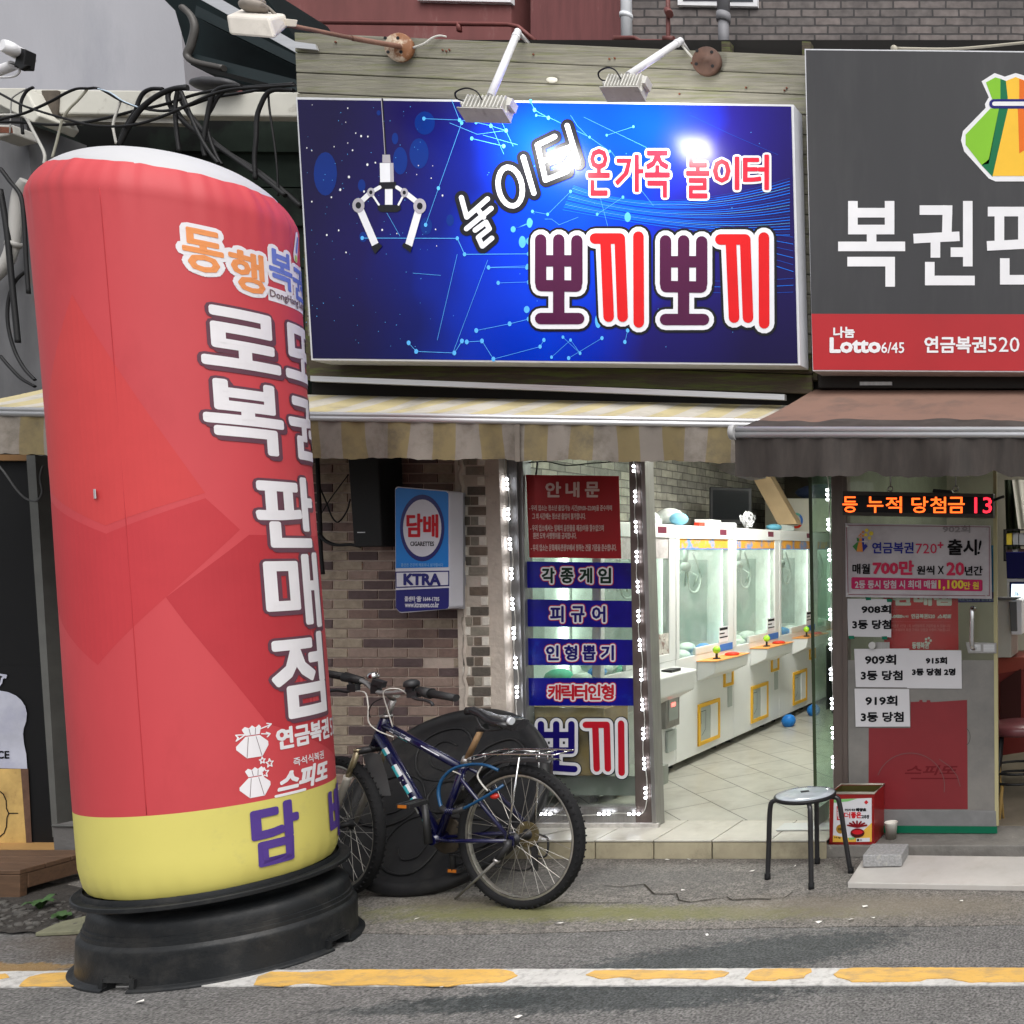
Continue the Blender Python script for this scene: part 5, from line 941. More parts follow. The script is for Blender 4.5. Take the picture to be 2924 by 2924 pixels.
def machine(y0, label, kind):
    t = thing('claw_machine', label, 'claw machine', (-3.8, y0+Wm/2, zf), 'claw machines along the left wall'); X = lambda x: -3.4+x; Y = lambda y: y0+y
    def bx(mb, x0, x1, ya, yb, z0, z1, m=0): mb.bb(X(x0), X(x1), Y(ya), Y(yb), z0, z1, m)
    mb = MB(); bx(mb, -.8, -.004, .004, Wm-.004, .17, .74); bx(mb, -.03, 0, .003, Wm-.003, .165, .9); bx(mb, -.8, -.77, .003, Wm-.003, .74, mtop-.01); bx(mb, -.8, 0, .003, Wm-.003, 1.765, mtop)
    bx(mb, -.05, 0, .003, .05, .9, 1.765); bx(mb, -.05, 0, Wm-.09, Wm-.003, .9, 1.765); bx(mb, -.77, -.73, .003, .04, .74, 1.765); bx(mb, -.77, -.73, Wm-.04, Wm-.003, .74, 1.765)
    bx(mb, -.018, .002, .27, Wm-.088, .9, .955)
    mb.build('cabinet', M_mw, t, bevel=.004)
    mb = MB(); bx(mb, -.77, -.05, .004, Wm-.004, .738, .746); bx(mb, -.768, -.762, .04, Wm-.04, .746, 1.76); bx(mb, -.72, -.05, Wm-.025, Wm-.012, .746, 1.75); mb.build('play_field', M_mi, t)
    mb = MB(); bx(mb, -.76, -.755, .22, .62, .98, 1.62); bx(mb, -.56, -.2, Wm-.032, Wm-.026, .95, 1.6); mb.build('back_panel', M_mg, t)
    mb = MB(); bx(mb, -.02, -.015, .05, Wm-.09, .9, 1.765); mb.build('glass', M_cg, t)
    mb = MB(); bx(mb, -.72, -.05, .006, .012, .746, 1.76); mb.build('side_glass', M_cg, t)
    mb = MB(); bx(mb, -.5, -.12, .2, Wm-.2, 1.75, 1.762); bx(mb, -.74, -.73, Wm-.1, Wm-.06, .8, 1.7); bx(mb, -.06, -.052, Wm-.07, Wm-.03, .8, 1.7); mb.build('lamp', M_tl, t)
    # claw on its gantry
    mb = MB(); c = Vector((X(-.2), Y(.52), 1.58)); mb.bb(X(-.72), X(-.08), Y(.50), Y(.54), 1.69, 1.72); mb.tube([c+Vector((0, 0, .1)), c], .02, 8); mb.ball(c-Vector((0, 0, .03)), .04, 0, 6)
    for a in range(3): d = Vector((math.cos(a*2.1), math.sin(a*2.1), 0)); mb.tube([c-Vector((0, 0, .05)), c+d*.09-Vector((0, 0, .1)), c+d*.06-Vector((0, 0, .18))], .007, 6)
    mb.tube(smooth_path([c+Vector((0, .1, .09)), c+Vector((.02, .18, -.1)), c+Vector((.02, .13, -.22)), c+Vector((0, .05, -.2)), c+Vector((0, .02, 0))]), .008, 6); mb.build('claw', flat('claw_grey', (.5, .54, .52), .4), t)
    mb = MB(); rr = random.Random(int(y0*100))
    for i in range(16): mb.ball((X(rr.uniform(-.4, -.08)), Y(rr.uniform(.15, .78)), .8+rr.uniform(.0, .13)), rr.uniform(.05, .085), rr.choice([0, 1, 1, 1, 2, 1]), 6, 1, 1.2, .7)
    pieces(mb, 'prize', M_plum, t)
    mb = MB(); bx(mb, 0, .003, Wm-.24, Wm-.13, 1.795, 1.84); mb.build('warning_label', flat('label_plum', C(110, 50, 66), .4), t)
    if kind == 0:
        mb = MB(); bx(mb, -.014, -.008, .05, Wm-.09, 1.69, 1.765); mb.build('header_print', M_ban, t)
        mb = MB(); bx(mb, -.014, -.007, .05, Wm-.09, 1.683, 1.691); mb.build('header_edge', M_mblu, t)
        mb = MB(); P = [(X(0), Y(.29), .85), (X(.15), Y(.29), .85), (X(.13), Y(.29), .76), (X(0), Y(.29), .70)]; mb.prism([Vector(p) for p in P], (0, .54, 0)); mb.build('shelf', M_mw, t, bevel=.008)
        mb = MB(); bx(mb, .0, .152, .285, .84, .851, .856); mb.build('shelf_top', M_org, t)
        mb = MB(); mb.tube([(X(.085), Y(.42), .858), (X(.085), Y(.42), .90)], .009, 8); mb.lathe([(.03, .858), (.022, .866)], Matrix.Translation((X(.085), Y(.42), 0)), 12); j = mb.build('joystick', M_blk, t); MB().ball((X(.085), Y(.42), .925), .028, 0, 8).build('knob', M_lime, j)
        mb = MB(); mb.lathe([(.055, .859), (.05, .872), (.03, .878)], Matrix.Translation((X(.08), Y(.68), 0)), 16); mb.build('button', M_mred, t)
        def ring(mb, ya, yb, z0, z1, wd, m=0):
            bx(mb, .001, .012, ya, yb, z0, z0+wd, m); bx(mb, .001, .012, ya, yb, z1-wd, z1, m); bx(mb, .001, .012, ya, ya+wd, z0+wd, z1-wd, m); bx(mb, .001, .012, yb-wd, yb, z0+wd, z1-wd, m)
        mb = MB(); ring(mb, .3, .63, .22, .53, .028); ring(mb, .70, .86, .6, .84, .022); d_ = mb.build('prize_door', M_yel, t)
        ls = mat('led_reflection', (.2, .2, .2), .4, var=0, emit=2.2, ecol=(.35, 1, .95) if y0 < 7 else (1, .3, .22)); mb = MB()  # added glowing dots imitating the reflection of the LED strings
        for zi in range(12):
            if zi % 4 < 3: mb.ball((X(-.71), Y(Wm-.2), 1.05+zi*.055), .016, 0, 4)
        mb.build('led_reflection', ls, t)
        mb = MB(); bx(mb, .0015, .003, .328, .49, .248, .502); mb.build('flap', M_mg, d_); mb = MB(); bx(mb, .0015, .008, .49, .602, .248, .502); bx(mb, .0015, .003, .722, .838, .622, .818, 0); pieces(mb, 'flap_panel', M_mw, d_)
        mb = MB(); strokes(mb, [[(.345, .47), (.42, .47), (.415, .33), (.36, .29)], [(.345, .47), (.35, .38)]], .004, lambda a, b, dz: Vector((X(.0035+dz), Y(a), b)), 0, .0005); mb.build('flap_mark', M_blk, d_)
        mb = MB(); bx(mb, .001, .006, .775, .845, .43, .59); mb.build('coin_slot', M_mg, t); 
        mb = MB(); bx(mb, .001, .004, .79, .83, .5, .575); mb.build('slot', M_blk, t)
        mb = MB(); bx(mb, .003, .005, Wm-.26, Wm-.11, .955, 1.08); l_ = mb.build('rule_label', M_paper, t); mb = MB(); bx(mb, .0055, .006, Wm-.25, Wm-.12, 1.05, 1.07); bx(mb, .0055, .006, Wm-.25, Wm-.12, .99, 1.0); bx(mb, .0055, .006, Wm-.25, Wm-.17, 1.02, 1.03); mb.build('print', M_ink, l_)
        mb = MB(); bx(mb, .001, .004, Wm-.24, Wm-.03, .885, .94); mb.build('name_label', M_mblu, t)
    else:
        mb = MB(); bx(mb, -.013, -.007, .05, Wm-.09, 1.62, 1.765); mb.build('header_print', mat('grey_print', (.5, .46, .46), .4, var=.35, vs=14), t)
        mb = MB(); P = [(X(0), Y(.25), .86), (X(.17), Y(.25), .84), (X(.15), Y(.25), .7), (X(0), Y(.25), .62)]; mb.prism([Vector(p) for p in P], (0, .6, 0)); mb.build('shelf', M_mw, t, bevel=.01)
        mb = MB(); bx(mb, .05, .12, .6, .72, .845, .865); mb.build('button', M_blk, t)
        mb = MB(); bx(mb, -.012, -.004, .4, Wm-.09, .93, 1.1); mb.build('cartoon_sticker', mat('sticker_print', (.55, .52, .48), .4, var=.5, vs=22, dirt=((.2, .1, .08), 24, .55, .6, .8)), t)
        mb = MB(); bx(mb, .001, .05, .66, .84, .45, .68); k_ = mb.build('coin_box', M_steel, t, bevel=.006); mb = MB(); bx(mb, .051, .054, .69, .81, .5, .66); mb.build('coin_face', M_mg, k_)
        mb = MB(); bx(mb, .055, .057, .72, .77, .595, .62); mb.build('red_display', mat('led_red_small', (1, .1, .05), .3, var=0, emit=3, ecol=(1, .1, .08)), k_)
        mb = MB(); bx(mb, .001, .02, .74, .86, .27, .42); mb.build('return_slot', M_mg, t, bevel=.005); mb = MB(); bx(mb, .001, .02, .45, .6, .2, .52); mb.build('prize_door', M_mg, t, bevel=.01)
    mb = MB(); 
    for a in (.1, .75): mb.tube([(X(-.1), Y(a), .112), (X(-.1), Y(a), .17)], .022, 8)
    mb.build('foot', M_blk, t)
    return t
machine(5.57, 'white claw machine with coin box, nearest behind the window', 1)
m1 = machine(6.455, 'white claw machine with yellow prize frame just right of the window post', 0)
machine(7.34, 'middle white claw machine with yellow prize frame and lime joystick', 0)
machine(8.225, 'white claw machine partly cut off by the open glass door', 0)
machine(9.11, 'rearmost white claw machine hidden mostly behind the glass door', 0)
# blue lumps under the machines
for x, y, l in ((2252, 2058, 'blue plastic ball on the floor under the third claw machine'), (2323, 2028, 'blue plastic ball on the floor near the glass door')): 
    p = G(x, y, zf+.05); tag(MB().ball(p, .06, 0, 8).build('ball', flat('ball_blue', C(40, 120, 200), .4)), l, 'ball')
# things on top of the machines
zt = mtop+.001
t = thing('plastic_bag', 'clear plastic bag with blue stuffing on the machine tops', 'bag', (-3.6, 6.75, zt))
mb = MB(); mb.ball((-3.6, 6.75, zt+.065), .085, 0, 8, 1.1, 1.3, .8); mb.ball((-3.65, 6.6, zt+.05), .05, 0, 8); mb.build('bag_film', mat('bag_film', (.6, .63, .6), .15, var=.3, vs=16, bump=.8, bs=18), t); mb = MB(); mb.ball((-3.52, 6.72, zt+.05), .06, 0, 7, 1, 1.3, .8); mb.build('stuffing', flat('stuffing_blue', C(130, 190, 215), .8), t)
tag(MB().bb(-3.5, -3.46, 6.9, 7.0, zt, zt+.03).build('red_scrap', M_mred, bevel=.004), 'small red scrap on the machine top beside the plastic bag', 'scrap')
for i, (y, d, l) in enumerate(((6.25, .1, 'small dark picture card lying at the near end of the machine tops'), (7.12, .14, 'low white carton on the machine tops left of the monitor'), (7.45, .16, 'flat pile of white papers on the machine tops before the monitor'), (8.6, .1, 'grey slotted box on the machine tops under the cardboard strip'))):
    tag(MB().box((-3.5, y, zt+.02+.008*(i % 2)), (.12, d*2, .04+.016*(i % 2)), 0, Matrix.Rotation(.2*i, 3, 'Z')).build('small_box', (M_mg, M_mw, M_paper, M_mg)[i], bevel=.003), l, 'small box')
t = thing('monitor', 'old black monitor standing on top of the claw machines', 'monitor', (-3.78, 8.1, zt)); R = Matrix.Rotation(.5, 3, 'Z'); c = Vector((-3.78, 8.1, zt+.21))
mb = MB(); mb.box(c, (.34, .06, .33), 0, R); mb.build('case', M_black, t, bevel=.008); mb = MB(); mb.box(c+R @ Vector((0, -.031, .01)), (.29, .004, .26), 0, R); mb.build('screen', flat('dark_screen', (.01, .011, .012), .15), t); mb = MB(); mb.box(c-Vector((0, 0, .195)), (.2, .16, .02), 0, R); mb.tube([c-Vector((0, 0, .19)), c-Vector((0, 0, .1))], .03, 8); mb.build('stand', M_black, t)
t = thing('cable_coil', 'coil of white cable on the machine tops before the monitor', 'cable coil', (-3.45, 7.72, zt)); mb = MB(); rr = random.Random(5)
for i in range(12): a = rr.uniform(-.35, .35); mb.tube([Vector((-3.46, 7.72, zt+.075))+Matrix.Rotation(a, 3, 'Z') @ Matrix.Rotation(rr.uniform(-.5, .5), 3, 'X') @ Vector((rr.uniform(-.01, .01), (.1-.004*i)*math.cos(k*.45), (.066-.003*i)*math.sin(k*.45))) for k in range(14)], .0055, 5, closed=True)
mb.build('coil', M_white, t)
tag(MB().ball((-3.5, 8.35, zt+.03), .05, 0, 6, 1.2, 2.2, .6).build('blue_cloth', flat('cloth_blue', C(110, 180, 205), .8)), 'crumpled light blue cloth lying behind the cable coil', 'cloth')
mb = MB(); P = [S(*p, 8.5) for p in ((2150, 1366), (2196, 1356), (2276, 1496), (2222, 1498))]; mb.prism(P, (-.05, .25, 0)); tag(mb.build('cardboard_strip', mat('cardboard_tan', (.42, .3, .17), .8, var=.12, vs=6)), 'long tan cardboard strip leaning on the machine tops', 'cardboard')
t = thing('white_cabinet', 'cream cabinet with a coloured ring emblem behind the cardboard strip', 'cabinet', (-3.5, 9.3, zt)); mb = MB(); mb.bb(-3.95, -2.9, 9.2, 9.7, zt, 2.2); mb.build('body', flat('cabinet_cream', (.6, .58, .5), .5), t, bevel=.008)
mb = MB(); z_ = Z(1780, 1280, 3.22); cc = z_(1590, 660)
for i, cl in enumerate((C(220, 60, 70), C(70, 120, 220), C(90, 190, 120), (.7, .7, .7))): pass
strokes(mb, [[z_(1590+x, 665+y) for x, y in arc(0, 0, 52, 62, 7, -60, 30)]], 6.5, onY(9.195), 0, .002); strokes(mb, [[z_(1590+x, 665+y) for x, y in arc(0, 0, 52, 62, 8, -150, -60)]], 6.5, onY(9.195), 1, .002); strokes(mb, [[z_(1590+x, 665+y) for x, y in arc(0, 0, 52, 62, 12, 30, 210)]], 6.5, onY(9.195), 2, .002)
mb.build('ring_emblem', [M_mblu, flat('ring_green', C(110, 180, 160)), M_mred], t)
tag(MB().ball((-3.35, 9.4, 2.27), .17, 0, 8, 2.2, 1, .55).build('navy_bag', mat('navy_cloth', (.02, .035, .09), .7, var=.4, vs=9, bump=.5, bs=8)), 'dark navy bag on top of the cream cabinet', 'bag')
t = thing('plastic_sheet', 'crumpled pale plastic hanging under the awnings above the doorway', 'plastic', S(2110, 1340, 4.95)); mb = MB()
q = Z(1780, 1280, 3.22); base = [(790, 135), (900, 135), (1000, 135), (1120, 135), (1250, 135), (1330, 140)]; low = [(800, 150), (880, 195), (960, 232), (1060, 268), (1180, 298), (1310, 275)]
for i in range(5): 
    a, b, c2, d2 = base[i], base[i+1], low[i+1], low[i]; o = .03*(i % 2); mb.add([S(*q(*a), 4.95+o), S(*q(*b), 4.98-o), S(*q(*c2), 4.96-o), S(*q(*d2), 4.93+o)], [[0, 1, 2, 3]], 0, True)
mb.build('film', mat('film_pale', (.6, .62, .62), .3, var=.25, vs=22, bump=1, bs=14), t)
# ================================================================== lottery shop
t = thing('lottery_shop_interior', 'pale walled room of the lottery shop behind its glass door', 'room', (-.6, 7, 0))
M_lw = mat('lottery_wall', (.44, .42, .35), .8, var=.1, vs=2)
MB().bb(-1.80, 2, 7.8, 7.9, .07, 2.6).build('back_wall', M_lw, t); MB().bb(-1.815, -1.79, 5.3, 7.8, .07, 2.6).build('side_wall', mat('side_wall_green', (.2, .22, .17), .8, var=.2), t)
MB().bb(-1.8, 2, 5.25, 7.8, 2.6, 2.7).build('ceiling', flat('ceiling_l', (.5, .5, .48), .8), t); MB().bb(-1.8, 2, 5.3, 7.8, .06, .078).build('floor', mat('lottery_floor', (.2, .17, .13), .5, var=.25, vs=5), t)
MB().bb(2, 2.1, 5.2, 7.9, .07, 2.6).build('right_wall', M_lw, t)
t = thing('ceiling_lamp', 'small square ceiling lamp inside the lottery shop', 'lamp', (-.4, 6.4, 2.58), 'ceiling lamps inside the shops')
MB().bb(-.72, -.08, 6.08, 6.72, 2.575, 2.598).build('housing', M_white, t); MB().bb(-.7, -.1, 6.1, 6.7, 2.56, 2.574).build('tube_cover', mat('lamp_cover_warm', (.9, .9, .85), .4, var=0, emit=13, ecol=(1, .96, .88)), t)
YD = 5.16; to = onY(YD-.006)
t = thing('shop_glass_door', 'glass lottery shop door with frosted lower half and chrome pull handle', 'door', (-1.35, YD, .09))
MB().pan(((2412, 1290), (2838, 1290), (2844, 2352), (2418, 2352)), YD, .01).build('pane', glass_mat('door_glass', (.9, .93, .88), dirt=.04), t)
M_fros = mat('frosted_film', (.2, .19, .175), .35, var=.12, vs=2, dirt=((.09, .09, .09), 1.6, .45, .7, .7), bump=.03)
MB().pan(((2420, 1885), (2841, 1885), (2843, 2316), (2424, 2316)), YD-.003, .002).build('frosted_film', M_fros, t)
MB().pan(((2835, 1290), (2845, 1290), (2851, 2358), (2841, 2358)), YD-.005, .02).build('edge_strip', flat('edge_yellowed', (.4, .36, .2), .4), t)
mb = MB(); mb.pan(((2420, 2312), (2843, 2316), (2845, 2362), (2424, 2360)), YD-.012, .03); mb.build('bottom_rail', mat('rail_grey', (.2, .2, .2), .5, .3, var=.2, vs=8), t, bevel=.002)
MB().pan(((2420, 2357), (2847, 2360), (2848, 2380), (2420, 2378)), YD-.016, .002).build('green_tape', flat('tape_green', C(8, 92, 66), .5), t)
mb = MB(); hp = [S(2782, 1738, YD-.006), S(2776, 1738, YD-.055), S(2776, 1760, YD-.07), S(2775, 1838, YD-.07), S(2778, 1850, YD-.055), S(2784, 1851, YD-.006)]; mb.tube(smooth_path(hp, 4), .0135, 12); mb.build('handle', M_chrome, t)
mb = MB(); mb.pan(((2757, 1834), (2845, 1836), (2845, 1866), (2764, 1866)), YD-.018, .016); k_ = mb.build('lock', M_steel, t, bevel=.003); mb = MB(); mb.pan(((2768, 1840), (2800, 1840), (2800, 1860), (2770, 1860)), YD-.021, .002); mb.pan(((2808, 1840), (2840, 1840), (2840, 1861), (2808, 1861)), YD-.021, .002); mb.build('lock_cover', M_alu, k_)
mb = MB(); mb.tube([S(2490, 1843, YD-.03), S(2492, 1843, YD-.004)], .02, 12); mb.pan(((2500, 1834), (2540, 1834), (2540, 1852), (2500, 1852)), YD-.008, .004); mb.build('lock_knob', M_steel, t)
strokes_mb = MB(); q = Z(2350, 1850, 3.366); strokes(strokes_mb, [[q(*p) for p in arc(840, 1330, 330, 320, 22, 200, 370)], [q(*p) for p in ((1120, 1070), (1220, 1140), (1290, 1230), (1320, 1330))]], 1.6, onY(YD-.0075), 0, .001, 1e-6); strokes(strokes_mb, [[q(*p) for p in arc(1370, 855, 45, 80, 10, -80, 80)]], 1.6, onY(YD-.0075), 1, .001, 1e-6); strokes_mb.build('scratch', [flat('scratch', (.15, .09, .09), .5), flat('mark_dark', (.07, .065, .06), .6)], t)
# dull red poster on the frosted film
t = thing('red_poster', 'dull red poster stuck low on the frosted door film', 'poster', S(2620, 2150, YD))
mb = MB(); P = [q(*p) for p in ((445, 780), (500, 600), (800, 525), (845, 520), (920, 500), (990, 500), (1050, 525), (1110, 522), (1200, 535), (1385, 500), (1388, 1000), (1392, 1550), (440, 1550))]
P = [q(*p) for p in ((440, 770), (840, 770), (842, 520), (925, 516), (928, 500), (955, 500), (958, 520), (995, 520), (998, 502), (1030, 502), (1034, 522), (1385, 500), (1392, 1550), (438, 1550))]; shape(mb, P, onY(YD-.0035), 0, .001); mb.build('sheet', mat('dull_red', C(118, 32, 38), .4, var=.12, vs=3), t)
mb = MB(); letters(mb, '스피또', rect(*q(790, 1130), *q(1290, 1220)), onY(YD-.0055), 0, 1.2, .0006, shear=.25); strokes(mb, [[q(850, 1255), q(1290, 1255)]], 4, onY(YD-.0055), 0, .0006); mb.build('lettering', flat('dull_red_dark', C(100, 26, 32), .4), t, merge=False)
# LED board
t = thing('led_board', 'scrolling red and orange LED text board above the banner', 'LED board', S(2620, 1440, 5.06))
YLb = 5.06
MB().pan(((2405, 1402), (2836, 1410), (2836, 1479), (2405, 1471)), YLb, .06).build('case', flat('led_case', (.06, .055, .05), .5), t, bevel=.003)
MB().pan(((2408, 1414), (2833, 1420), (2833, 1468), (2408, 1462)), YLb-.002, .001).build('panel', flat('led_panel', (.008, .006, .008), .35), t)
def led_mat(name, c, e):
    m = mat(name, (.05, .01, .01), .4, var=0, emit=e, ecol=c); nt = m.node_tree; N = nt.nodes; Lk = nt.links; b = N['Principled BSDF']
    tc = N.new('ShaderNodeTexCoord'); sc1 = N.new('ShaderNodeVectorMath'); sc1.operation = 'SCALE'; sc1.inputs['Scale'].default_value = 165; Lk.new(tc.outputs['Object'], sc1.inputs[0])
    fr = N.new('ShaderNodeVectorMath'); fr.operation = 'FRACTION'; Lk.new(sc1.outputs[0], fr.inputs[0]); sb = N.new('ShaderNodeVectorMath'); sb.operation = 'SUBTRACT'; sb.inputs[1].default_value = (.5, .5, .5); Lk.new(fr.outputs[0], sb.inputs[0])
    ml = N.new('ShaderNodeVectorMath'); ml.operation = 'MULTIPLY'; ml.inputs[1].default_value = (1, 0, 1); Lk.new(sb.outputs[0], ml.inputs[0]); ln_ = N.new('ShaderNodeVectorMath'); ln_.operation = 'LENGTH'; Lk.new(ml.outputs[0], ln_.inputs[0])
    mr = N.new('ShaderNodeMapRange'); mr.inputs['From Min'].default_value = .3; mr.inputs['From Max'].default_value = .5; mr.inputs['To Min'].default_value = e; mr.inputs['To Max'].default_value = e*.25; Lk.new(ln_.outputs['Value'], mr.inputs['Value']); Lk.new(mr.outputs[0], b.inputs['Emission Strength']); return m
mb = MB(); to2 = onY(YLb-.002)
for ch, a, b, m in (('누', 2477, 2522, 0), ('적', 2530, 2575, 0), ('당', 2604, 2650, 0), ('첨', 2657, 2701, 0), ('금', 2708, 2754, 0), ('13', 2783, 2832, 1), ('등', 2407, 2448, 0)): letters(mb, ch, rect(a, 1418+(a-2400)*.006, b, 1463+(a-2400)*.006), to2, m, .7, .002)
mb.build('lettering', [led_mat('led_orange', (1, .11, .012), 2.6), led_mat('led_red', (1, .02, .04), 2.4)], t, merge=False)
mb = MB()
for x in (2543, 2729): mb.tube([S(x, 1340, YLb+.03), S(x, 1388, YLb+.03)], .004, 6); mb.tube([S(x, 1396, YLb+.03)+Vector((.014*math.cos(a*.7), 0, .014*math.sin(a*.7))) for a in range(9)], .004, 6, closed=True)
mb.build('hook', M_steel, t); mb = MB(); mb.pan(((2665, 1396), (2715, 1400), (2720, 1408), (2662, 1406)), YLb, .05); mb.build('controller', M_black, t)
mb = MB(); mb.tube([S(2838, 1428, YLb+.02), S(2858, 1420, YLb+.01), S(2866, 1418, YLb)], .008, 8); mb.build('antenna', M_black, t)
# banner and paper sheets on the glass
q1 = Z(2380, 1380, 3.5515)
t = thing('lottery_banner', 'white banner with magenta strip and coloured pouch under the LED board', 'banner', S(2620, 1600, YD-.01))
Yb = 5.135; to = onY(Yb-.002)
mb = MB(); mb.pan((q1(120, 405), q1(1595, 430), q1(1607, 1172), q1(125, 1152)), Yb, .0015); mb.build('cloth', mat('banner_white', (.48, .45, .47), .6, var=.06, vs=2, dirt=((.33, .29, .31), 1.7, .45, .6, .7)), t)
MBn = [flat('banner_ink', (.008, .007, .008), .6, spec=.1), flat('banner_blue', C(34, 40, 130), .5), flat('banner_magenta', C(176, 30, 84), .5), flat('banner_rose', C(190, 40, 76), .5), flat('banner_yellow', C(214, 190, 60), .5), flat('banner_pale', (.5, .46, .48), .5), flat('banner_green', C(60, 120, 60), .5), flat('banner_orange', C(205, 130, 60), .5), flat('banner_line', C(120, 26, 50), .5), flat('banner_grey', (.27, .25, .26), .6)]
mb = MB()
def lt(tx, a, y0, b, y1, m, g, **k): letters(mb, tx, rect(*q1(a, y0), *q1(b, y1)), to, m, g, **k)
lt('연금복권', 395, 600, 810, 710, 1, .9); lt('720', 835, 612, 1048, 712, 3, .1); lt('+', 1060, 598, 1112, 655, 3, 1); lt('출시', 1162, 572, 1450, 725, 0, 1.5); lt('!', 1462, 580, 1500, 718, 0, .8, shear=.2)
lt('매월', 195, 818, 368, 918, 0, .8); lt('700만', 405, 790, 810, 922, 3, 2.2); lt('원씩', 848, 838, 1022, 925, 0, .8); lt('X', 1060, 840, 1118, 920, 0, .6); lt('20', 1152, 805, 1322, 930, 3, 1.8); lt('년간', 1335, 842, 1510, 932, 0, .9)
shape(mb, [q1(*p) for p in ((182, 965), (195, 952), (1500, 978), (1512, 988), (1512, 1082), (1500, 1095), (195, 1072), (182, 1060))], to, 2, .002)
lt('2등 동시 당첨 시 최대 매월', 222, 985, 1045, 1065, 5, .7, dz=.003); lt('1,100', 1070, 985, 1318, 1078, 4, 1.3, dz=.003); lt('만 원', 1325, 1000, 1472, 1072, 4, .6, dz=.003)
lt('902회', 1110, 430, 1385, 500, 9, .9, dz=.001)
strokes(mb, [[q1(132, 425), q1(1580, 443), q1(1582, 1140), q1(150, 1128), q1(132, 425)]], 1.5, to, 8, .002)
for cx1, cy1, r_ in ((338, 477, 18), (383, 508, 22), (300, 495, 13), (330, 522, 17), (365, 555, 17), (277, 517, 10), (300, 533, 11), (262, 530, 7), (275, 543, 7), (252, 545, 5)): disc(mb, q1(cx1, cy1), r_/3.55, r_/3.55, to, 4 if r_ > 16 else 7, .002)
for pts, m in ((((235, 550), (262, 560), (262, 590), (242, 590)), 6), (((262, 560), (290, 556), (290, 590), (262, 590)), 7), (((290, 556), (320, 560), (318, 590), (290, 590)), 1), (((240, 597), (255, 597), (235, 690), (195, 640)), 6), (((255, 597), (290, 597), (300, 695), (235, 692)), 7), (((290, 597), (318, 597), (348, 640), (300, 695)), 1)): shape(mb, [q1(*p) for p in pts], to, m, .003)
strokes(mb, [[q1(295, 590), q1(345, 590)], [q1(320, 565), q1(320, 615)]], 3, to, 5, .004)
mb.build('print', MBn, t, merge=False); mb = MB()
for x, y in ((140, 432), (1560, 465), (1555, 1140), (150, 1120)): mb.tube([S(*q1(x, y), Yb-.004), S(*q1(x, y), Yb)], .008, 10)
pieces(mb, 'eyelet', M_steel, t)
M_sheet = mat('sheet_paper', (.55, .54, .56), .7, var=.04, vs=3)
q2 = Z(2350, 1850, 3.366)
def paper(label, quad, lines, Y):
    t = thing('paper_sheet', label, 'paper sheet', S(*quad[0], Y), 'printed paper sheets on the lottery door'); mb = MB(); mb.pan(quad, Y, .001); mb.build('sheet', M_sheet, t); mb = MB()
    for tx, Q in lines: letters(mb, tx, Q, onY(Y), 0, 1.3, .0015, dy=6e-6)
    mb.build('lettering', M_ink, t, merge=False); return t
g = lambda z, a, b, c, d: rect(*z(a, b), *z(c, d))
p1 = paper('white sheet reading 908 with green tape corners, directly under banner', (q1(135, 1170), q1(585, 1176), q1(585, 1562), q1(150, 1552)), (('908회', g(q1, 288, 1238, 580, 1318)), ('3등 당첨', g(q1, 195, 1388, 582, 1475))), YD-.006)
mb = MB()
for x, y in ((355, 1166), (570, 1185), (185, 1560), (520, 1565)): mb.pan((q1(x-32, y-12), q1(x+22, y-14), q1(x+26, y+18), q1(x-26, y+20)), YD-.009, .001)
pieces(mb, 'tape', flat('tape_green_small', C(10, 100, 76), .5), p1)
paper('white sheet reading 909 beside the sheet reading 915', (q2(300, 10), q2(828, 6), q2(815, 380), q2(316, 376)), (('909회', g(q2, 408, 68, 700, 158)), ('3등 당첨', g(q2, 368, 220, 762, 308))), YD-.008)
paper('white sheet reading 915 with two winners, right of the others', (q2(822, 22), q2(1330, 24), q2(1335, 392), q2(808, 388)), (('915회', g(q2, 992, 92, 1190, 152)), ('3등 당첨 2명', g(q2, 860, 200, 1270, 262))), YD-.010)
paper('lowest white sheet reading 919 over the dull red poster', (q2(303, 392), q2(828, 396), q2(838, 756), q2(314, 758)), (('919회', g(q2, 412, 462, 712, 552)), ('3등 당첨', g(q2, 368, 618, 772, 708))), YD-.012)
# red poster and blue sign behind the glass
t = thing('red_poster', 'bright red lottery poster hanging inside the glass door', 'poster', S(2630, 1780, 5.185)); Yr = 5.185; to = onY(Yr)
mb = MB(); mb.pan((q1(505, 1120), q1(1262, 1120), q1(1268, 1690), q1(515, 1690)), Yr, .001); mb.build('sheet', mat('poster_red', C(185, 22, 36), .4, var=.05), t)
mb = MB(); letters(mb, '판매점', g(q1, 610, 1095, 1190, 1232), to, 0, 3); letters(mb, 'Lotto', g(q1, 585, 1325, 700, 1362), to, 0, 1); letters(mb, '6/45', g(q1, 705, 1340, 762, 1362), to, 0, .2); letters(mb, '연금복권520', g(q1, 790, 1325, 1028, 1370), to, 0, .6); letters(mb, '스피또', g(q1, 1058, 1330, 1195, 1370), to, 0, .8, shear=.25)
letters(mb, '복권은 1인당 1회 10만원까지 구입하실 수 있습니다.', g(q1, 588, 1430, 1190, 1462), to, 1, .2); letters(mb, '만 19세부터 복권 구매와 당첨금 수령이 가능합니다.', g(q1, 588, 1470, 1190, 1502), to, 1, .2); letters(mb, '동행복권', g(q1, 800, 1612, 965, 1675), to, 0, .8)
for x0_, y_, x1_ in ((590, 1283, 1195), (590, 1402, 1195)): strokes(mb, [[q1(x0_, y_), q1(x1_, y_)]], .5, to, 1, .001)
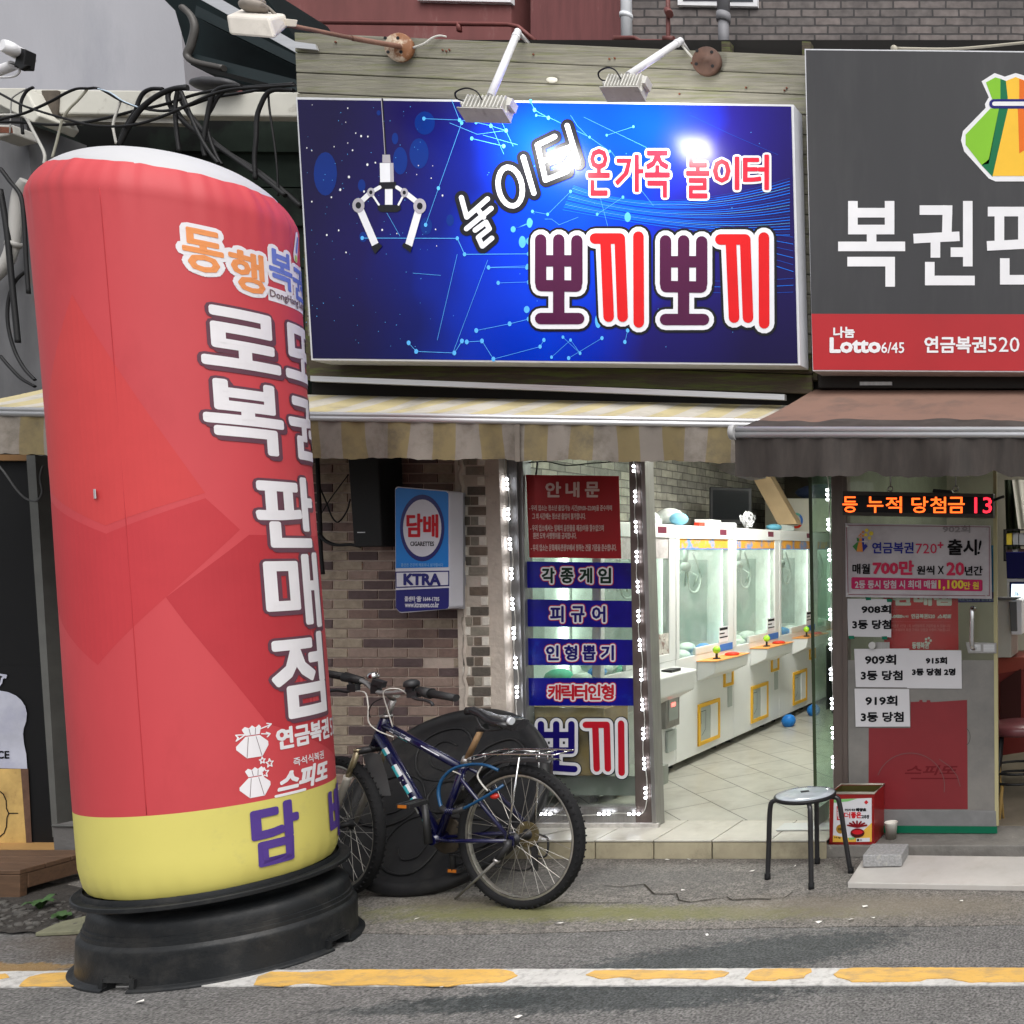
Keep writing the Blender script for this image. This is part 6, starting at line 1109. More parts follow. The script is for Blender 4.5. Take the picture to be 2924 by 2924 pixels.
for a_ in range(5): disc(mb, q1(960+26*math.cos(a_*1.25), 1595+26*math.sin(a_*1.25)), 3.6, 3.6, to, 0, .001)
mb.build('lettering', [flat('poster_white', (.62, .6, .6), .5), flat('poster_pink', C(210, 110, 115), .5)], t, merge=False)
t = thing('blue_sign', 'blue sign inside the lottery door showing past the banner edge', 'sign', S(2790, 1640, 5.2)); mb = MB(); mb.pan((q1(1205, 632), q1(1648, 628), q1(1655, 1105), q1(1205, 1105)), 5.19, .012, 0); mb.pan((q1(1200, 1106), q1(1655, 1104), q1(1652, 1205), q1(1205, 1212)), 5.188, .012, 1); mb.build('panel', [flat('sign_azure', C(20, 130, 205), .4), M_navy], t, bevel=.003)
mb = MB(); letters(mb, '담배소매인 지정 판매업소', g(q1, 1232, 1165, 1640, 1192), onY(5.188), 0, .2); mb.build('lettering', flat('sign_pale_blue', (.3, .36, .6), .5), t, merge=False)
# seen past the open door: counter, cabinet, shelf, terminal, stool
t = thing('cigarette_shelf', 'black rack of small packets on the pale shop wall', 'shelf', (-1.05, 6.9, 1.5)); Ys = 6.9
qz = Z(2650, 1300, 3.22); mb = MB()
for a, b, c_, d_ in ((695, 680, 1000, 690), (695, 825, 1000, 838), (695, 962, 1000, 975), (693, 680, 706, 975)): mb.pan((qz(a, b), qz(c_, b), qz(c_, d_), qz(a, d_)), Ys, .1)
mb.build('rack', M_black, t); mb = MB(); r = random.Random(2)
for row, (y0, y1) in enumerate(((712, 822), (858, 960))):
    for i in range(5): x = 722+58*i; mb.pan((qz(x, y0+r.uniform(0, 10)), qz(x+48, y0), qz(x+48, y1), qz(x, y1)), Ys+.02, .05, r.randrange(4))
mb.build('packet', [flat('pack_yellow', C(190, 170, 60)), flat('pack_white', (.5, .5, .5)), flat('pack_grey', (.25, .26, .28)), flat('pack_dark', (.08, .05, .05))], t)
t = thing('terminal', 'white lottery terminal with lit screen and dark blue hood', 'terminal', (-.95, 6.3, 1.2)); Yt = 6.3
mb = MB(); mb.pan((qz(722, 1135), qz(1100, 1135), qz(1100, 1330), qz(728, 1320)), Yt, .2, 0); mb.pan((qz(712, 905), qz(735, 885), qz(1100, 885), qz(1100, 1130), qz(722, 1130)) if False else (qz(714, 890), qz(1100, 885), qz(1100, 1132), qz(724, 1132)), Yt-.01, .2, 1); mb.pan((qz(748, 1165), qz(1100, 1165), qz(1100, 1322), qz(748, 1322)), Yt-.008, .01, 1); mb.build('case', [M_white, flat('hood_blue', C(18, 20, 84), .5)], t, bevel=.006)
mb = MB(); mb.pan((qz(768, 1185), qz(1100, 1185), qz(1100, 1308), qz(764, 1308)), Yt-.012, .002); mb.build('screen', mat('screen_lit', (.8, .9, 1), .3, var=.1, vs=12, emit=1.0, ecol=(.8, .93, 1)), t)
mb = MB(); 
for i in range(4): mb.pan((qz(790+14*i, 1285-12*((i*3) % 4)), qz(798+14*i, 1285-12*((i*3) % 4)), qz(798+14*i, 1292), qz(790+14*i, 1292)), Yt-.0135, .001)
mb.build('screen_chart', flat('chart_blue', C(60, 150, 210)), t)
t = thing('counter_printer', 'white ticket printer standing on a white pedestal inside lottery shop', 'printer', (-1.1, 5.9, .9)); Yp = 5.9
mb = MB(); mb.pan((qz(630, 1325), qz(765, 1325), qz(765, 1860), qz(635, 1860)), Yp, .3); mb.build('pedestal', mat('pedestal_white', (.5, .48, .42), .5, var=.05), t, bevel=.004); mb = MB(); mb.pan((qz(755, 1330), qz(830, 1320), qz(868, 1335), qz(868, 1640)) if False else (qz(742, 1335), qz(862, 1330), qz(862, 1650), qz(765, 1650)), Yp-.03, .3, 0); mb.pan((qz(742, 1345), qz(815, 1345), qz(822, 1620), qz(762, 1620)), Yp-.034, .01, 1); mb.pan((qz(630, 1305), qz(840, 1310), qz(800, 1330), qz(630, 1330)), Yp-.05, .1, 1); mb.build('printer_body', [M_white, flat('printer_grey', (.14, .14, .14), .5)], t, bevel=.006)
t = thing('red_counter', 'dark red shop counter behind the door edge', 'counter', (-.9, 6.0, .3)); mb = MB()
for quad, m in ((((2846, 1876), (2924, 1876), (2924, 2148), (2846, 2160)), 0), (((2924, 1876), (3400, 1876), (3400, 2148), (2924, 2148)), 0)): mb.pan(quad, 6.0, .4, m)
mb.build('counter_body', mat('counter_red', (.2, .025, .02), .4, var=.15), t, bevel=.004); mb = MB(); mb.pan((q2(1680, 90), q2(2400, 90), q2(2400, 130), q2(1680, 250)), 5.98, .03); mb.build('counter_top', mat('counter_top', (.3, .06, .04), .3, var=.1), t); mb = MB(); mb.pan((q2(1705, 330), q2(1900, 200), q2(1900, 710), q2(1705, 710)), 5.97, .02); mb.build('recess', flat('counter_recess', (.05, .012, .01), .6), t)
t = thing('bar_stool', 'round red seated stool with black legs inside the lottery shop', 'stool', (-.78, 5.6, .08)); c = S(2905, 2075, 5.6); mb = MB(); mb.lathe([(.16, -.035), (.175, -.02), (.175, .01), (.16, .025), (.001, .03)], Matrix.Translation(c), 28); mb.build('seat', mat('seat_red', (.13, .035, .04), .35, var=.1), t)
for i in range(4):
    a = .9+i*math.pi/2; mb = MB(); mb.tube([c+Vector((.13*math.cos(a), .13*math.sin(a), -.03)), Vector((c.x+.19*math.cos(a), c.y+.19*math.sin(a), .08))], .012, 8); mb.build('leg', M_black, t)
mb = MB()
for z_ in (.28, .34): mb.tube([Vector((c.x+(.175)*math.cos(k*.35), c.y+.175*math.sin(k*.35), z_)) for k in range(18)], .008, 6, closed=True)
mb.build('footrest', M_black, t)
t = thing('wall_cloth', 'pale cloth hanging beside a dark green curtain inside', 'cloth', (-1.05, 7.3, 1.9)); mb = MB(); grid(mb, lambda u, v: S(2890+60*u+ (18*v), 1370+140*v, 7.2+.02*math.sin(u*14)), 12, 4); mb.build('cloth', flat('cloth_pale', (.5, .49, .44), .8), t); mb = MB(); grid(mb, lambda u, v: S(2868+40*u+8*v, 1370+230*v, 7.4+.03*math.sin(u*16)), 14, 2); mb.build('curtain', flat('curtain_green', (.06, .075, .05), .9), t)
mb = MB(); mb.tube([S(2851, 2150, 5.5), S(2868, 2372, 5.42)], .007, 6); mb.tube([S(2862, 2240, 5.45), S(2850, 2376, 5.40)], .012, 6); tag(mb.build('wooden_stick', flat('stick', (.25, .16, .05), .7)), 'thin wooden sticks leaning behind the glass door edge', 'stick')
# ================================================================== cigarette sign, speaker, wall cables
zk = Z(900, 1250, 3.513)
t = thing('cigarette_sign', 'blue cigarette sign with white oval fixed to the brick wall', 'sign', S(1205, 1570, 4.98)); Yk = 4.95
M_kb = mat('ktr_azure', C(10, 120, 205), .35, var=.06); M_kn = mat('ktr_navy', C(22, 20, 104), .35, var=.06); M_kw = mat('ktr_white', (.62, .62, .68), .4, var=.05, dirt=((.45, .45, .46), 5, .6, .8, .5)); M_kr = flat('ktr_red', C(190, 24, 38), .4)
mb = MB(); o = [(800, 510), (815, 494), (832, 490), (1320, 530), (1340, 540), (1346, 560), (1346, 1690), (1335, 1712), (1310, 1722), (870, 1758), (845, 1752), (808, 1712), (805, 1690)]
mb.prism([S(*zk(*p), Yk) for p in o], (0, .1, 0)); mb.build('panel', M_kw, t, bevel=.002)
mb = MB(); mb.pan((zk(1346, 545), zk(1432, 545), zk(1438, 1722), zk(1350, 1715)), Yk+.1, .06); mb.build('side_box', mat('side_grey', (.36, .36, .4), .45, var=.1), t, bevel=.003); mb = MB()
for y in (600, 868, 1140, 1410, 1680): mb.ball(S(*zk(1385, y), Yk+.098), .006, 0, 4)
pieces(mb, 'screw', M_rust, t)
to = onY(Yk); mb = MB()
shape(mb, [zk(*p) for p in ((808, 518), (835, 500), (1315, 540), (1338, 558), (1340, 1298), (812, 1308))], to, 0, .002)
disc(mb, zk(1078, 905), 222/3.513, 335/3.513, to, 1, .003, 40); disc(mb, zk(1080, 906), 192/3.513, 287/3.513, to, 2, .004, 40)
shape(mb, [zk(*p) for p in ((808, 1342), (1348, 1332), (1348, 1488), (812, 1506))], to, 1, .002); shape(mb, [zk(*p) for p in ((820, 1355), (1338, 1345), (1338, 1476), (822, 1495))], to, 2, .003)
shape(mb, [zk(*p) for p in ((812, 1528), (1346, 1505), (1344, 1690), (1332, 1710), (1310, 1718), (872, 1748), (848, 1744), (812, 1706))], to, 1, .002)
letters(mb, '담', g(zk, 930, 768, 1078, 990), to, 3, 2.2, .005); letters(mb, '배', g(zk, 1098, 775, 1235, 995), to, 3, 2.2, .005); letters(mb, 'CIGARETTES', g(zk, 962, 1042, 1198, 1085), to, 4, .4, .005)
letters(mb, '흡연은 건강에 해로우니 삼가합시다', g(zk, 868, 1258, 1290, 1292), to, 5, .2, .004); letters(mb, 'KTRA', g(zk, 900, 1368, 1258, 1472), to, 1, 2.2, .005); letters(mb, '콜센타 ☎ 1644-1785', g(zk, 905, 1590, 1250, 1645), to, 2, .4, .004); letters(mb, 'www.ktranews.co.kr', g(zk, 908, 1648, 1245, 1700), to, 2, .4, .004)
mb.build('print', [M_kb, M_kn, M_kw, M_kr, M_ink, flat('ktr_pale', C(130, 180, 225), .4)], t, merge=False)
t = thing('wall_speaker', 'tall black speaker box mounted high on the brick wall', 'speaker', S(1040, 1440, 5.0)); mb = MB(); mb.pan(((992, 1290), (1078, 1290), (1090, 1560), (1010, 1562)), 4.98, .16); mb.build('cabinet', mat('speaker_black', (.006, .006, .006), .7, var=.2), t, bevel=.006); mb = MB(); mb.pan(((1020, 1519), (1042, 1519), (1042, 1521.5), (1020, 1521.5)), 4.977, .002); mb.build('badge', M_alu, t)
def cable(label, pts, Y, r, m=M_cable, grp=None):
    r *= .82; P = smooth_path([S(*p[:2], p[2] if len(p) > 2 else Y) for p in pts], 5); mb = MB(); mb.tube(P, r, 6); return tag(mb.build('cable', m), label, 'cable', grp)
GC = 'cables along the left shops'
cable('thick black cable bundle running under the speaker box', [(912, 1525), (930, 1545), (960, 1556), (1000, 1555), (1030, 1560)], 5.06, .012, grp=GC)
cable('thin black cable looping down left of the speaker box', [(912, 1390), (930, 1430), (945, 1470), (958, 1489), (970, 1488), (990, 1460), (1000, 1425)], 5.1, .0045, grp=GC)
cable('thin dark cable slanting up to the speaker box', [(915, 1470), (940, 1430), (965, 1395), (995, 1355)], 5.12, .0035, grp=GC)
cable('black cable hanging straight down beside the inflatable edge', [(905, 1290), (910, 1400), (914, 1500), (916, 1580), (922, 1640)], 5.08, .012, grp=GC)
mb = MB(); mb.tube(smooth_path([S(1440, 1328, 5.22), S(1500, 1322, 5.22), S(1560, 1318, 5.22), (S(1620, 1329, 5.22)), S(1700, 1322, 5.22), S(1790, 1316, 5.22)]), .004, 5); mb.tube(smooth_path([S(1535, 1318, 5.23), S(1533, 1340, 5.23), S(1530, 1360, 5.23)]), .005, 5); tag(mb.build('cable', M_cable), 'black wires drooping across the top inside the shop window', 'cable', GC)
zA = Z(0, 150, 4.2933)
for l, pts, Y, r, m in (
    ('black overhead cable sagging across the beam from the far left edge', [zA(-60, 470), zA(240, 630), zA(440, 705), zA(760, 800), zA(1060, 880), zA(1300, 905), zA(1540, 900), zA(1760, 860), zA(2100, 740), zA(2700, 480), zA(3300, 420), zA(3620, 400)], 5.0, .0085, M_cable),
    ('black overhead cable rising over the beam then sloping down again', [zA(-60, 840), zA(120, 790), zA(280, 750), zA(430, 690), zA(640, 590), zA(800, 500), zA(940, 445), zA(1080, 440), zA(1220, 445), zA(1480, 590), zA(1700, 670), zA(1930, 715), zA(2200, 700)], 5.03, .008, M_cable),
    ('second black cable crossing below the white beam', [zA(-60, 850), zA(300, 860), zA(600, 885), zA(850, 880), zA(1080, 850), zA(1400, 780), zA(1700, 700), zA(2000, 640), zA(2600, 470), zA(3600, 380)], 5.06, .009, M_cable),
    ('pale blue thin cable arching over the white beam', [zA(1200, 445), zA(1350, 490), zA(1500, 590), zA(1690, 670)], 5.02, .005, flat('cable_pale', (.45, .55, .65), .4)),
    ('dark cable loop hanging on the left end of the beam', [zA(410, 425), zA(330, 470), zA(270, 570), zA(250, 680), zA(260, 800), zA(280, 1000)], 5.1, .0085, M_cable),
    ('thin grey cord tied round the beam end', [zA(330, 440), zA(170, 540), zA(140, 600), zA(130, 780), zA(120, 1000)], 5.15, .004, flat('cord_grey', (.25, .25, .24), .6)),
    ('white cable dropping from pillar to behind the inflatable', [zA(-30, 770), zA(150, 765), zA(270, 780), zA(330, 820), zA(400, 950), zA(470, 1080), zA(530, 1200), zA(550, 1280), zA(540, 1360)], 5.05, .0085, M_cablew),
    ('cream cable hanging over the beam left of the cable bundle', [zA(1070, 450), zA(960, 580), zA(850, 690), zA(770, 810), zA(730, 950), zA(690, 1110), zA(640, 1290)], 5.04, .007, mat('cable_cream2', (.38, .37, .3), .6, var=.1)),
    ('white cable dropping down behind the inflatable top', [zA(1480, 590), zA(1440, 700), zA(1400, 820), zA(1385, 910), zA(1400, 1000), zA(1425, 1120)], 5.04, .007, M_cablew)):
    cable(l, pts, Y, r, m, GC)
zB = Z(0, 0, 2.1467)
bund = [
    ('thick black cable of the bundle curving down to the inflatable', [(1150, 540), (1060, 545), (960, 590), (870, 660), (810, 740), (770, 810), (730, 890)], .015),
    ('second thick black cable of the bundle curving down left', [(1000, 545), (930, 545), (880, 570), (850, 620), (830, 680), (780, 760), (740, 850)], .012),
    ('black cable of the bundle dropping steeply in the middle', [(1120, 530), (1090, 560), (1075, 640), (1075, 720), (1085, 820), (1100, 930)], .012),
    ('black cable of the bundle looping out then falling', [(1150, 530), (1060, 545), (1030, 580), (1040, 640), (1080, 700), (1180, 790), (1290, 870), (1420, 960), (1560, 1060)], .014),
    ('black cable of the bundle slanting far to the right', [(1090, 560), (1130, 650), (1200, 750), (1300, 860), (1430, 960), (1600, 1080), (1750, 1200)], .016),
    ('lower black cable slanting right towards the blue sign', [(1080, 680), (1150, 770), (1260, 850), (1400, 940), (1550, 1030), (1700, 1140), (1850, 1270)], .017),
    ('black cable of the bundle ending behind the white dome', [(1110, 560), (1150, 660), (1190, 760), (1240, 860), (1290, 940), (1340, 1000)], .011),
    ('black looped cable hanging right of the bundle', [(1480, 530), (1370, 535), (1310, 570), (1285, 640), (1270, 720), (1255, 800), (1245, 900), (1260, 960)], .013),
    ('inner black looped cable right of the bundle', [(1500, 545), (1400, 545), (1340, 590), (1300, 660), (1265, 740), (1290, 860), (1330, 960), (1360, 1010)], .011),
    ('separate black cable bending down near the blue sign', [(1800, 555), (1700, 550), (1640, 570), (1600, 640), (1575, 720), (1570, 850), (1560, 960), (1565, 1100)], .013),
    ('thin grey cable hanging close to the blue sign edge', [(1645, 570), (1650, 650), (1665, 760), (1685, 900), (1700, 1050), (1705, 1200)], .006),
    ('black cable running along the beam top to the blue sign', [(860, 660), (1000, 680), (1150, 650), (1300, 600), (1480, 570), (1650, 540), (1810, 520)], .009)]
for i, (l, pts, r) in enumerate(bund): cable(l, [zB(*p) for p in pts], 5.02+.018*(i % 6), r, grp=GC)
tag(MB().ball(S(*zB(1320, 520), 5.3), .07, 0, 7, 2, 1, .5).build('cable_wrap', mat('wrap_dark', (.05, .05, .055), .6, var=.4, bump=.8, bs=14)), 'dark wrapped lump of plastic on top of the beam', 'wrap')
t = thing('wall_conduit', 'grey curved conduit pipe on the pillar left of the inflatable', 'conduit', S(30, 700, 5.2)); mb = MB(); mb.tube(smooth_path([S(*zB(*p), 5.22) for p in ((165, 1110), (120, 1180), (100, 1300), (85, 1450), (65, 1550), (20, 1640), (-60, 1720))], 6), .028, 10); mb.tube([S(*zB(88, 1480), 5.22), S(*zB(78, 1510), 5.22)], .034, 10); mb.build('pipe', flat('conduit_grey', (.42, .41, .39), .5), t)
for i, (l, pts, r) in enumerate((('black cable hugging the grey pillar from top to awning', [(0, 1030), (60, 1110), (130, 1210), (150, 1400), (160, 1600), (175, 1800)], .012), ('thick black cable running down the left edge of the pillar', [(0, 1160), (40, 1400), (70, 1700), (95, 1950), (110, 2100)], .016), ('black cable arcing across the pillar beside the inflatable', [(160, 1660), (90, 1730), (50, 1850), (50, 2000), (90, 2150), (150, 2260), (215, 2330)], .01), ('low black cable curving across the bottom of the pillar', [(0, 2180), (60, 2250), (130, 2320), (215, 2370)], .01))): cable(l, [zB(*p) for p in pts], 5.17+.02*i, r, grp=GC)
zC = Z(0, 1050, 3.864); cable('grey cable hanging in a loop over the black panel', [zC(-40, 1050), zC(60, 1170), zC(180, 1340), zC(280, 1440), (zC(380, 1475)), zC(430, 1450), zC(465, 1370), zC(445, 1230), zC(460, 1130), zC(480, 1080)], 5.03, .006, flat('cable_grey', (.09, .09, .09), .5), GC)
t = thing('meter_box', 'weathered white metal box hanging under the beam end', 'box', S(20, 380, 5.2)); mb = MB(); mb.pan((zA(-80, 880), zA(150, 880), zA(160, 1000), (zA(-80, 1050))), 5.16, .12); mb.build('box', mat('box_white', (.42, .41, .38), .6, var=.2, dirt=((.12, .08, .05), 8, .55, .7, .7)), t, bevel=.008); mb = MB(); mb.pan((zA(-80, 905), zA(140, 915), zA(150, 985), zA(-80, 980)), 5.157, .003); mb.build('rusty_opening', M_rust, t)
# ================================================================== big dark round lid leaning on the wall
M_lid = mat('lid_plastic', (.011, .011, .012), .5, spec=.3, var=.2, vs=5, bump=.05, dirt=((.045, .043, .039), 7, .5, .8, .6))
bot = G(1265, 2541, .03); top = S(1282, 2040, 4.93); cl = (bot+top)/2; up = (top-bot).normalized(); xa = Vector((1, .06, 0)).normalized(); nz_ = xa.cross(up).normalized(); 
if nz_.y > 0: nz_ = -nz_
xa = up.cross(nz_).normalized(); Rl = Matrix((xa, up, nz_)).transposed().to_4x4(); Ml = Matrix.Translation(cl) @ Rl; rl = (top-bot).length/2
t = thing('tank_lid', 'large dark round plastic tank lid leaning on the brick wall', 'lid', bot)
mb = MB(); mb.lathe([(.001, .012), (rl*.2, .012), (rl*.84, .006), (rl*.87, .022), (rl*.93, .032), (rl*.985, .024), (rl, .01), (rl*.99, -.03), (rl*.9, -.035)], Ml, 72); mb.build('disc', M_lid, t)
mb = MB(); W = lambda x, y, z=.012: Ml @ Vector((x*rl, y*rl, z))
for k in range(5):
    a = k*2*math.pi/5+.35; ca, sa = math.cos(a), math.sin(a); rot = lambda x, y: W(x*ca-y*sa, x*sa+y*ca)
    mb.tube(smooth_path([rot(*p) for p in ((.18, .0), (.3, .2), (.52, .27), (.74, .2), (.8, .0), (.72, -.2), (.5, -.27), (.3, -.2), (.18, 0))], 5), .0055, 6)
    mb.tube(smooth_path([rot(*p) for p in ((.3, .0), (.42, .12), (.6, .13), (.66, .0), (.56, -.12))], 5), .004, 6)
mb.tube([W(.17*math.cos(i*.3), .17*math.sin(i*.3)) for i in range(21)], .009, 6, closed=True); mb.build('relief', M_lid, t)
# ================================================================== bicycle
zb = Z(900, 1850, 2.415)
def B(x, y, off=0):
    px, py = zb(x, y); k = (px-PX)/F; Y = 3.681/(.985+.1736*k)+off; return S(px, py, Y)
e_ = Vector((.985, -.1736, 0)); ax = Vector((.1736, .985, 0)); upz = Vector((0, 0, 1))
M_fr_b = mat('bike_blue', C(12, 14, 54), .25, var=.15, vs=9, coat=.4); M_teal = flat('bike_teal', C(60, 170, 180), .3); M_bwh = flat('bike_white', (.6, .62, .65), .35)
M_dk = mat('bike_dark', (.025, .025, .027), .5, .3, var=.3, vs=20); M_spk = flat('spoke_steel', (.5, .48, .44), .3, metal=.9); M_rim = mat('rim_alloy', (.42, .4, .36), .4, .7, var=.2, vs=20, dirt=((.12, .1, .08), 12, .5, .7, .6)); M_rustp = mat('seatpost_rust', (.26, .16, .08), .6, .4, var=.35, vs=15)
t = thing('bicycle', 'dark blue mountain bicycle with rear rack leaning by the shop window', 'bicycle', G(1480, 2595))
def wheel(c, ex, axn, r, spin):
    """c hub centre, ex in-plane horizontal, axn axle direction"""
    M = Matrix((ex, axn.cross(ex).normalized() if axn.cross(ex).z > 0 else -axn.cross(ex).normalized(), axn)).transposed().to_4x4(); M = Matrix.Translation(c) @ M
    P = lambda a, rr, z: M @ Vector((rr*math.cos(a), rr*math.sin(a), z))
    root = MB().lathe([(.018, -.05), (.016, -.045), (.03, -.04), (.03, -.034), (.014, -.028), (.014, .028), (.03, .034), (.03, .04), (.016, .045), (.016, .05)], M, 16).build('wheel', M_dk, t)
    mb = MB(); mb.tube([P(2*math.pi*i/72, r-.0245, 0) for i in range(72)], .0238, 12, closed=True)
    for i in range(62):
        a = 2*math.pi*(i+.5*0)/62
        for z, ds in ((-.019, 0), (.019, .5), (-.007, .5), (.007, 0)):
            aa = a+ds*2*math.pi/62; rr = r-.004-abs(z)*.35; w2 = .0052; da = .011
            q_ = [P(aa-da, rr-.006, z-w2), P(aa+da, rr-.006, z-w2), P(aa+da, rr-.006, z+w2), P(aa-da, rr-.006, z+w2)]; q2_ = [P(aa-da, rr+.0035, z-w2), P(aa+da, rr+.0035, z-w2), P(aa+da, rr+.0035, z+w2), P(aa-da, rr+.0035, z+w2)]
            mb.hexa(q_+q2_)
    mb.build('tyre', M_rubber, root)
    mb = MB(); rr = r-.054; n = 72
    for z0, z1, r0, r1 in ((-.012, -.013, rr, rr+.017), (-.013, .013, rr+.017, rr+.017), (.013, .012, rr+.017, rr), (.012, -.012, rr, rr-.003)):
        vs = [P(2*math.pi*i/n, r0, z0) for i in range(n)]+[P(2*math.pi*i/n, r1, z1) for i in range(n)]; mb.add(vs, [[i, (i+1) % n, n+(i+1) % n, n+i] for i in range(n)], 0, True)
    mb.build('rim', M_rim, root)
    mb = MB()
    for i in range(36):
        a = 2*math.pi*i/36; s_ = 1 if i % 2 else -1; b = a+(.55 if (i//2) % 2 else -.55); mb.tube([P(b, .028, .036*s_), P(a, rr, .002*s_)], .00125, 4, cap=False)
    mb.build('spokes', M_spk, root); return M
rc = B(1420, 1300, .0); rc.z = .338; Rr = .338
wheel(rc, e_, ax, Rr, 0)
fx = Vector((.92, -.392, 0)); fax = Vector((.392, .92, 0)); fcpos = S(*zb(185, 1240), 4.43); fcpos.z = .338
wheel(fcpos, fx, fax, Rr, 0)
# sprockets on the far side
mb = MB(); Mr = Matrix.Translation(rc+ax*.045) @ Matrix((e_, upz, ax)).transposed().to_4x4(); mb.lathe([(.062, -.012), (.062, -.010), (.055, -.01), (.055, 0), (.045, 0), (.045, .01), (.035, .01), (.035, .02)], Mr, 26); mb.build('sprocket', mat('sprocket_brass', (.2, .16, .08), .5, .7, var=.3, vs=30), t)
# spoke guard disc
nr = -.055
bb_ = B(850, 1312); sc_top = B(1045, 770); htop = B(490, 478); hbot = B(412, 668); dro = rc+ax*nr
mb = MB(); mb.tube([htop, hbot], [.022, .021], 14); mb.tube([htop.lerp(hbot, .25), B(1035, 838)], [.019, .0175], 14); mb.tube([htop.lerp(hbot, .62), bb_+upz*.01], [.024, .021], 14); mb.tube([sc_top, bb_], [.0175, .018], 14); mb.tube([bb_-ax*.036, bb_+ax*.036], .024, 14)
for s_ in (-1, 1):
    mb.tube([B(1045, 835)+ax*.012*s_, B(1075, 890)+ax*.05*s_, rc+ax*.062*s_+upz*.01], .0085, 8); mb.tube([bb_+ax*.02*s_-upz*.004, bb_.lerp(rc, .35)+ax*.052*s_, rc+ax*.062*s_], .0095, 8)
    mb.box(rc+ax*.062*s_, (.04, .006, .045))
mb.build('frame', M_fr_b, t)
# frame decals
def along(a, b, f): return a.lerp(b, f)
mb = MB(); d0 = htop.lerp(hbot, .62); d1 = bb_+upz*.01
vd = (d1-d0).normalized(); nd = vd.cross(ax).normalized(); 
if nd.x < 0: nd = -nd
def dec(a0, a1, h0, h1, m):
    P = [along(d0, d1, f)+nd*h-ax*(math.sqrt(max(0, .0238**2-h*h))+.0006) for f, h in ((a0, h0), (a1, h0), (a1, h1), (a0, h1))]; mb.add(P, [[0, 1, 2, 3]], m)
for a, b in ((.14, .2), (.305, .34), (.34, .41), (.5, .53), (.53, .575), (.62, .655), (.655, .68), (.82, .86)):
    for h0, h1, m in ((-.019, -.006, 1), (-.006, .008, 1), (.008, .018, 0)): dec(a, b, h0, h1, 0 if (b < .2+.001 and h0 > 0) else m)
for a, b, h0, h1 in ((.34, .415, .006, .014), (.45, .46, -.012, .012), (.46, .5, -.014, -.006), (.575, .6, -.012, -.004), (.7, .76, -.014, .0), (.9, .93, -.01, .012)): dec(a, b, h0, h1, 0)
t0 = htop.lerp(hbot, .25); t1 = B(1035, 838); vt = (t1-t0).normalized(); nt_ = vt.cross(ax).normalized(); 
if nt_.z < 0: nt_ = -nt_
for a, b, h0, h1, m in ((.12, .17, -.006, .010, 0), (.18, .24, -.010, .012, 0), (.25, .30, -.004, .013, 0), (.22, .34, -.014, -.006, 1), (.5, .72, .006, .010, 0), (.31, .37, 0, .012, 0)):
    P = [along(t0, t1, f)+nt_*h-ax*(math.sqrt(max(0, .0188**2-h*h))+.0006) for f, h in ((a, h0), (b, h0), (b, h1), (a, h1))]; mb.add(P, [[0, 1, 2, 3]], m)
mb.build('frame_decal', [M_bwh, M_teal], t)
# fork, turned with the wheel
crown = hbot-upz*.02+Vector((-.012, 0, 0)); mb = MB(); mb.tube([hbot, crown], .02, 10); mb.tube([crown-fax*.062, crown+fax*.062], .017, 10); mb.build('fork_crown', M_dk, t)
mb = MB(); mk = MB()
for s_ in (-1, 1):
    a = crown+fax*.06*s_; b = fcpos+fax*.052*s_; mb.tube([a, a.lerp(b, .34)], .013, 10); mk.tube([a.lerp(b, .32), a.lerp(b, .36), b], [.019, .017, .013], 10)
mb.tube([crown-fax*.06+upz*.012, crown-fax*.06-upz*.0], .016, 8); mb.build('fork_stanchion', mat('stanchion_gold', (.4, .34, .22), .35, .7, var=.2), t); mk.build('fork_slider', mat('slider_white', (.5, .47, .43), .5, var=.2, vs=15), t)
# front mudguard flap
mb = MB(); 
pts = [(330, 735), (400, 722), (455, 735), (470, 800), (495, 880), (525, 1020), (440, 1022), (415, 960), (380, 870), (350, 800)]
mb.prism([B(x, y, .0) for x, y in pts], (-.01, .006, 0)); mb.build('front_mudguard', mat('mudguard_grey', (.1, .1, .104), .5, var=.2), t, bevel=.003)
# stem, bars, grips, levers, bell
stem0 = htop; stem1 = B(545, 345); mb = MB(); mb.tube([stem0, stem0.lerp(stem1, .9)], .014, 10); mb.tube([B(520, 330), B(560, 318)], .02, 10); mb.tube([htop+upz*.0, htop+upz*.012], .026, 12); mb.build('stem', M_steel, t)
yb = 4.30
HB = lambda x, y, o=0: S(*zb(x, y), yb+o)
mb = MB(); mb.tube(smooth_path([HB(60, 175, .1), HB(230, 200, .1), HB(350, 240, .07), HB(420, 300, .03), HB(520, 312, 0), HB(610, 305, -.01), HB(700, 290, -.02), HB(800, 318, -.04), HB(960, 345, -.08)], 5), .0115, 10); mb.build('handlebar', M_steel, t)
M_grip = mat('grip_black', (.012, .012, .013), .6, var=.2, bump=.3, bs=150)
mb = MB(); mb.tube([HB(15, 165, .1), HB(200, 198, .1)], [.017, .019], 12); mb.tube([HB(205, 200, .1), HB(320, 228, .085)], [.024, .018], 12); mb.build('grip', M_grip, t)
mb = MB(); mb.tube([HB(800, 316, -.04), HB(972, 346, -.085)], [.019, .017], 12); mb.tube([HB(715, 295, -.02), HB(800, 315, -.04)], [.02, .026], 12); mb.build('grip', M_grip, t)
mb = MB(); mb.tube(smooth_path([HB(235, 230, .09), HB(255, 270, .07), HB(230, 300, .06), HB(150, 292, .05), HB(60, 302, .05)]), .008, 8); mb.box(HB(265, 275, .07), (.04, .03, .035)); mb.build('brake_lever', M_dk, t)
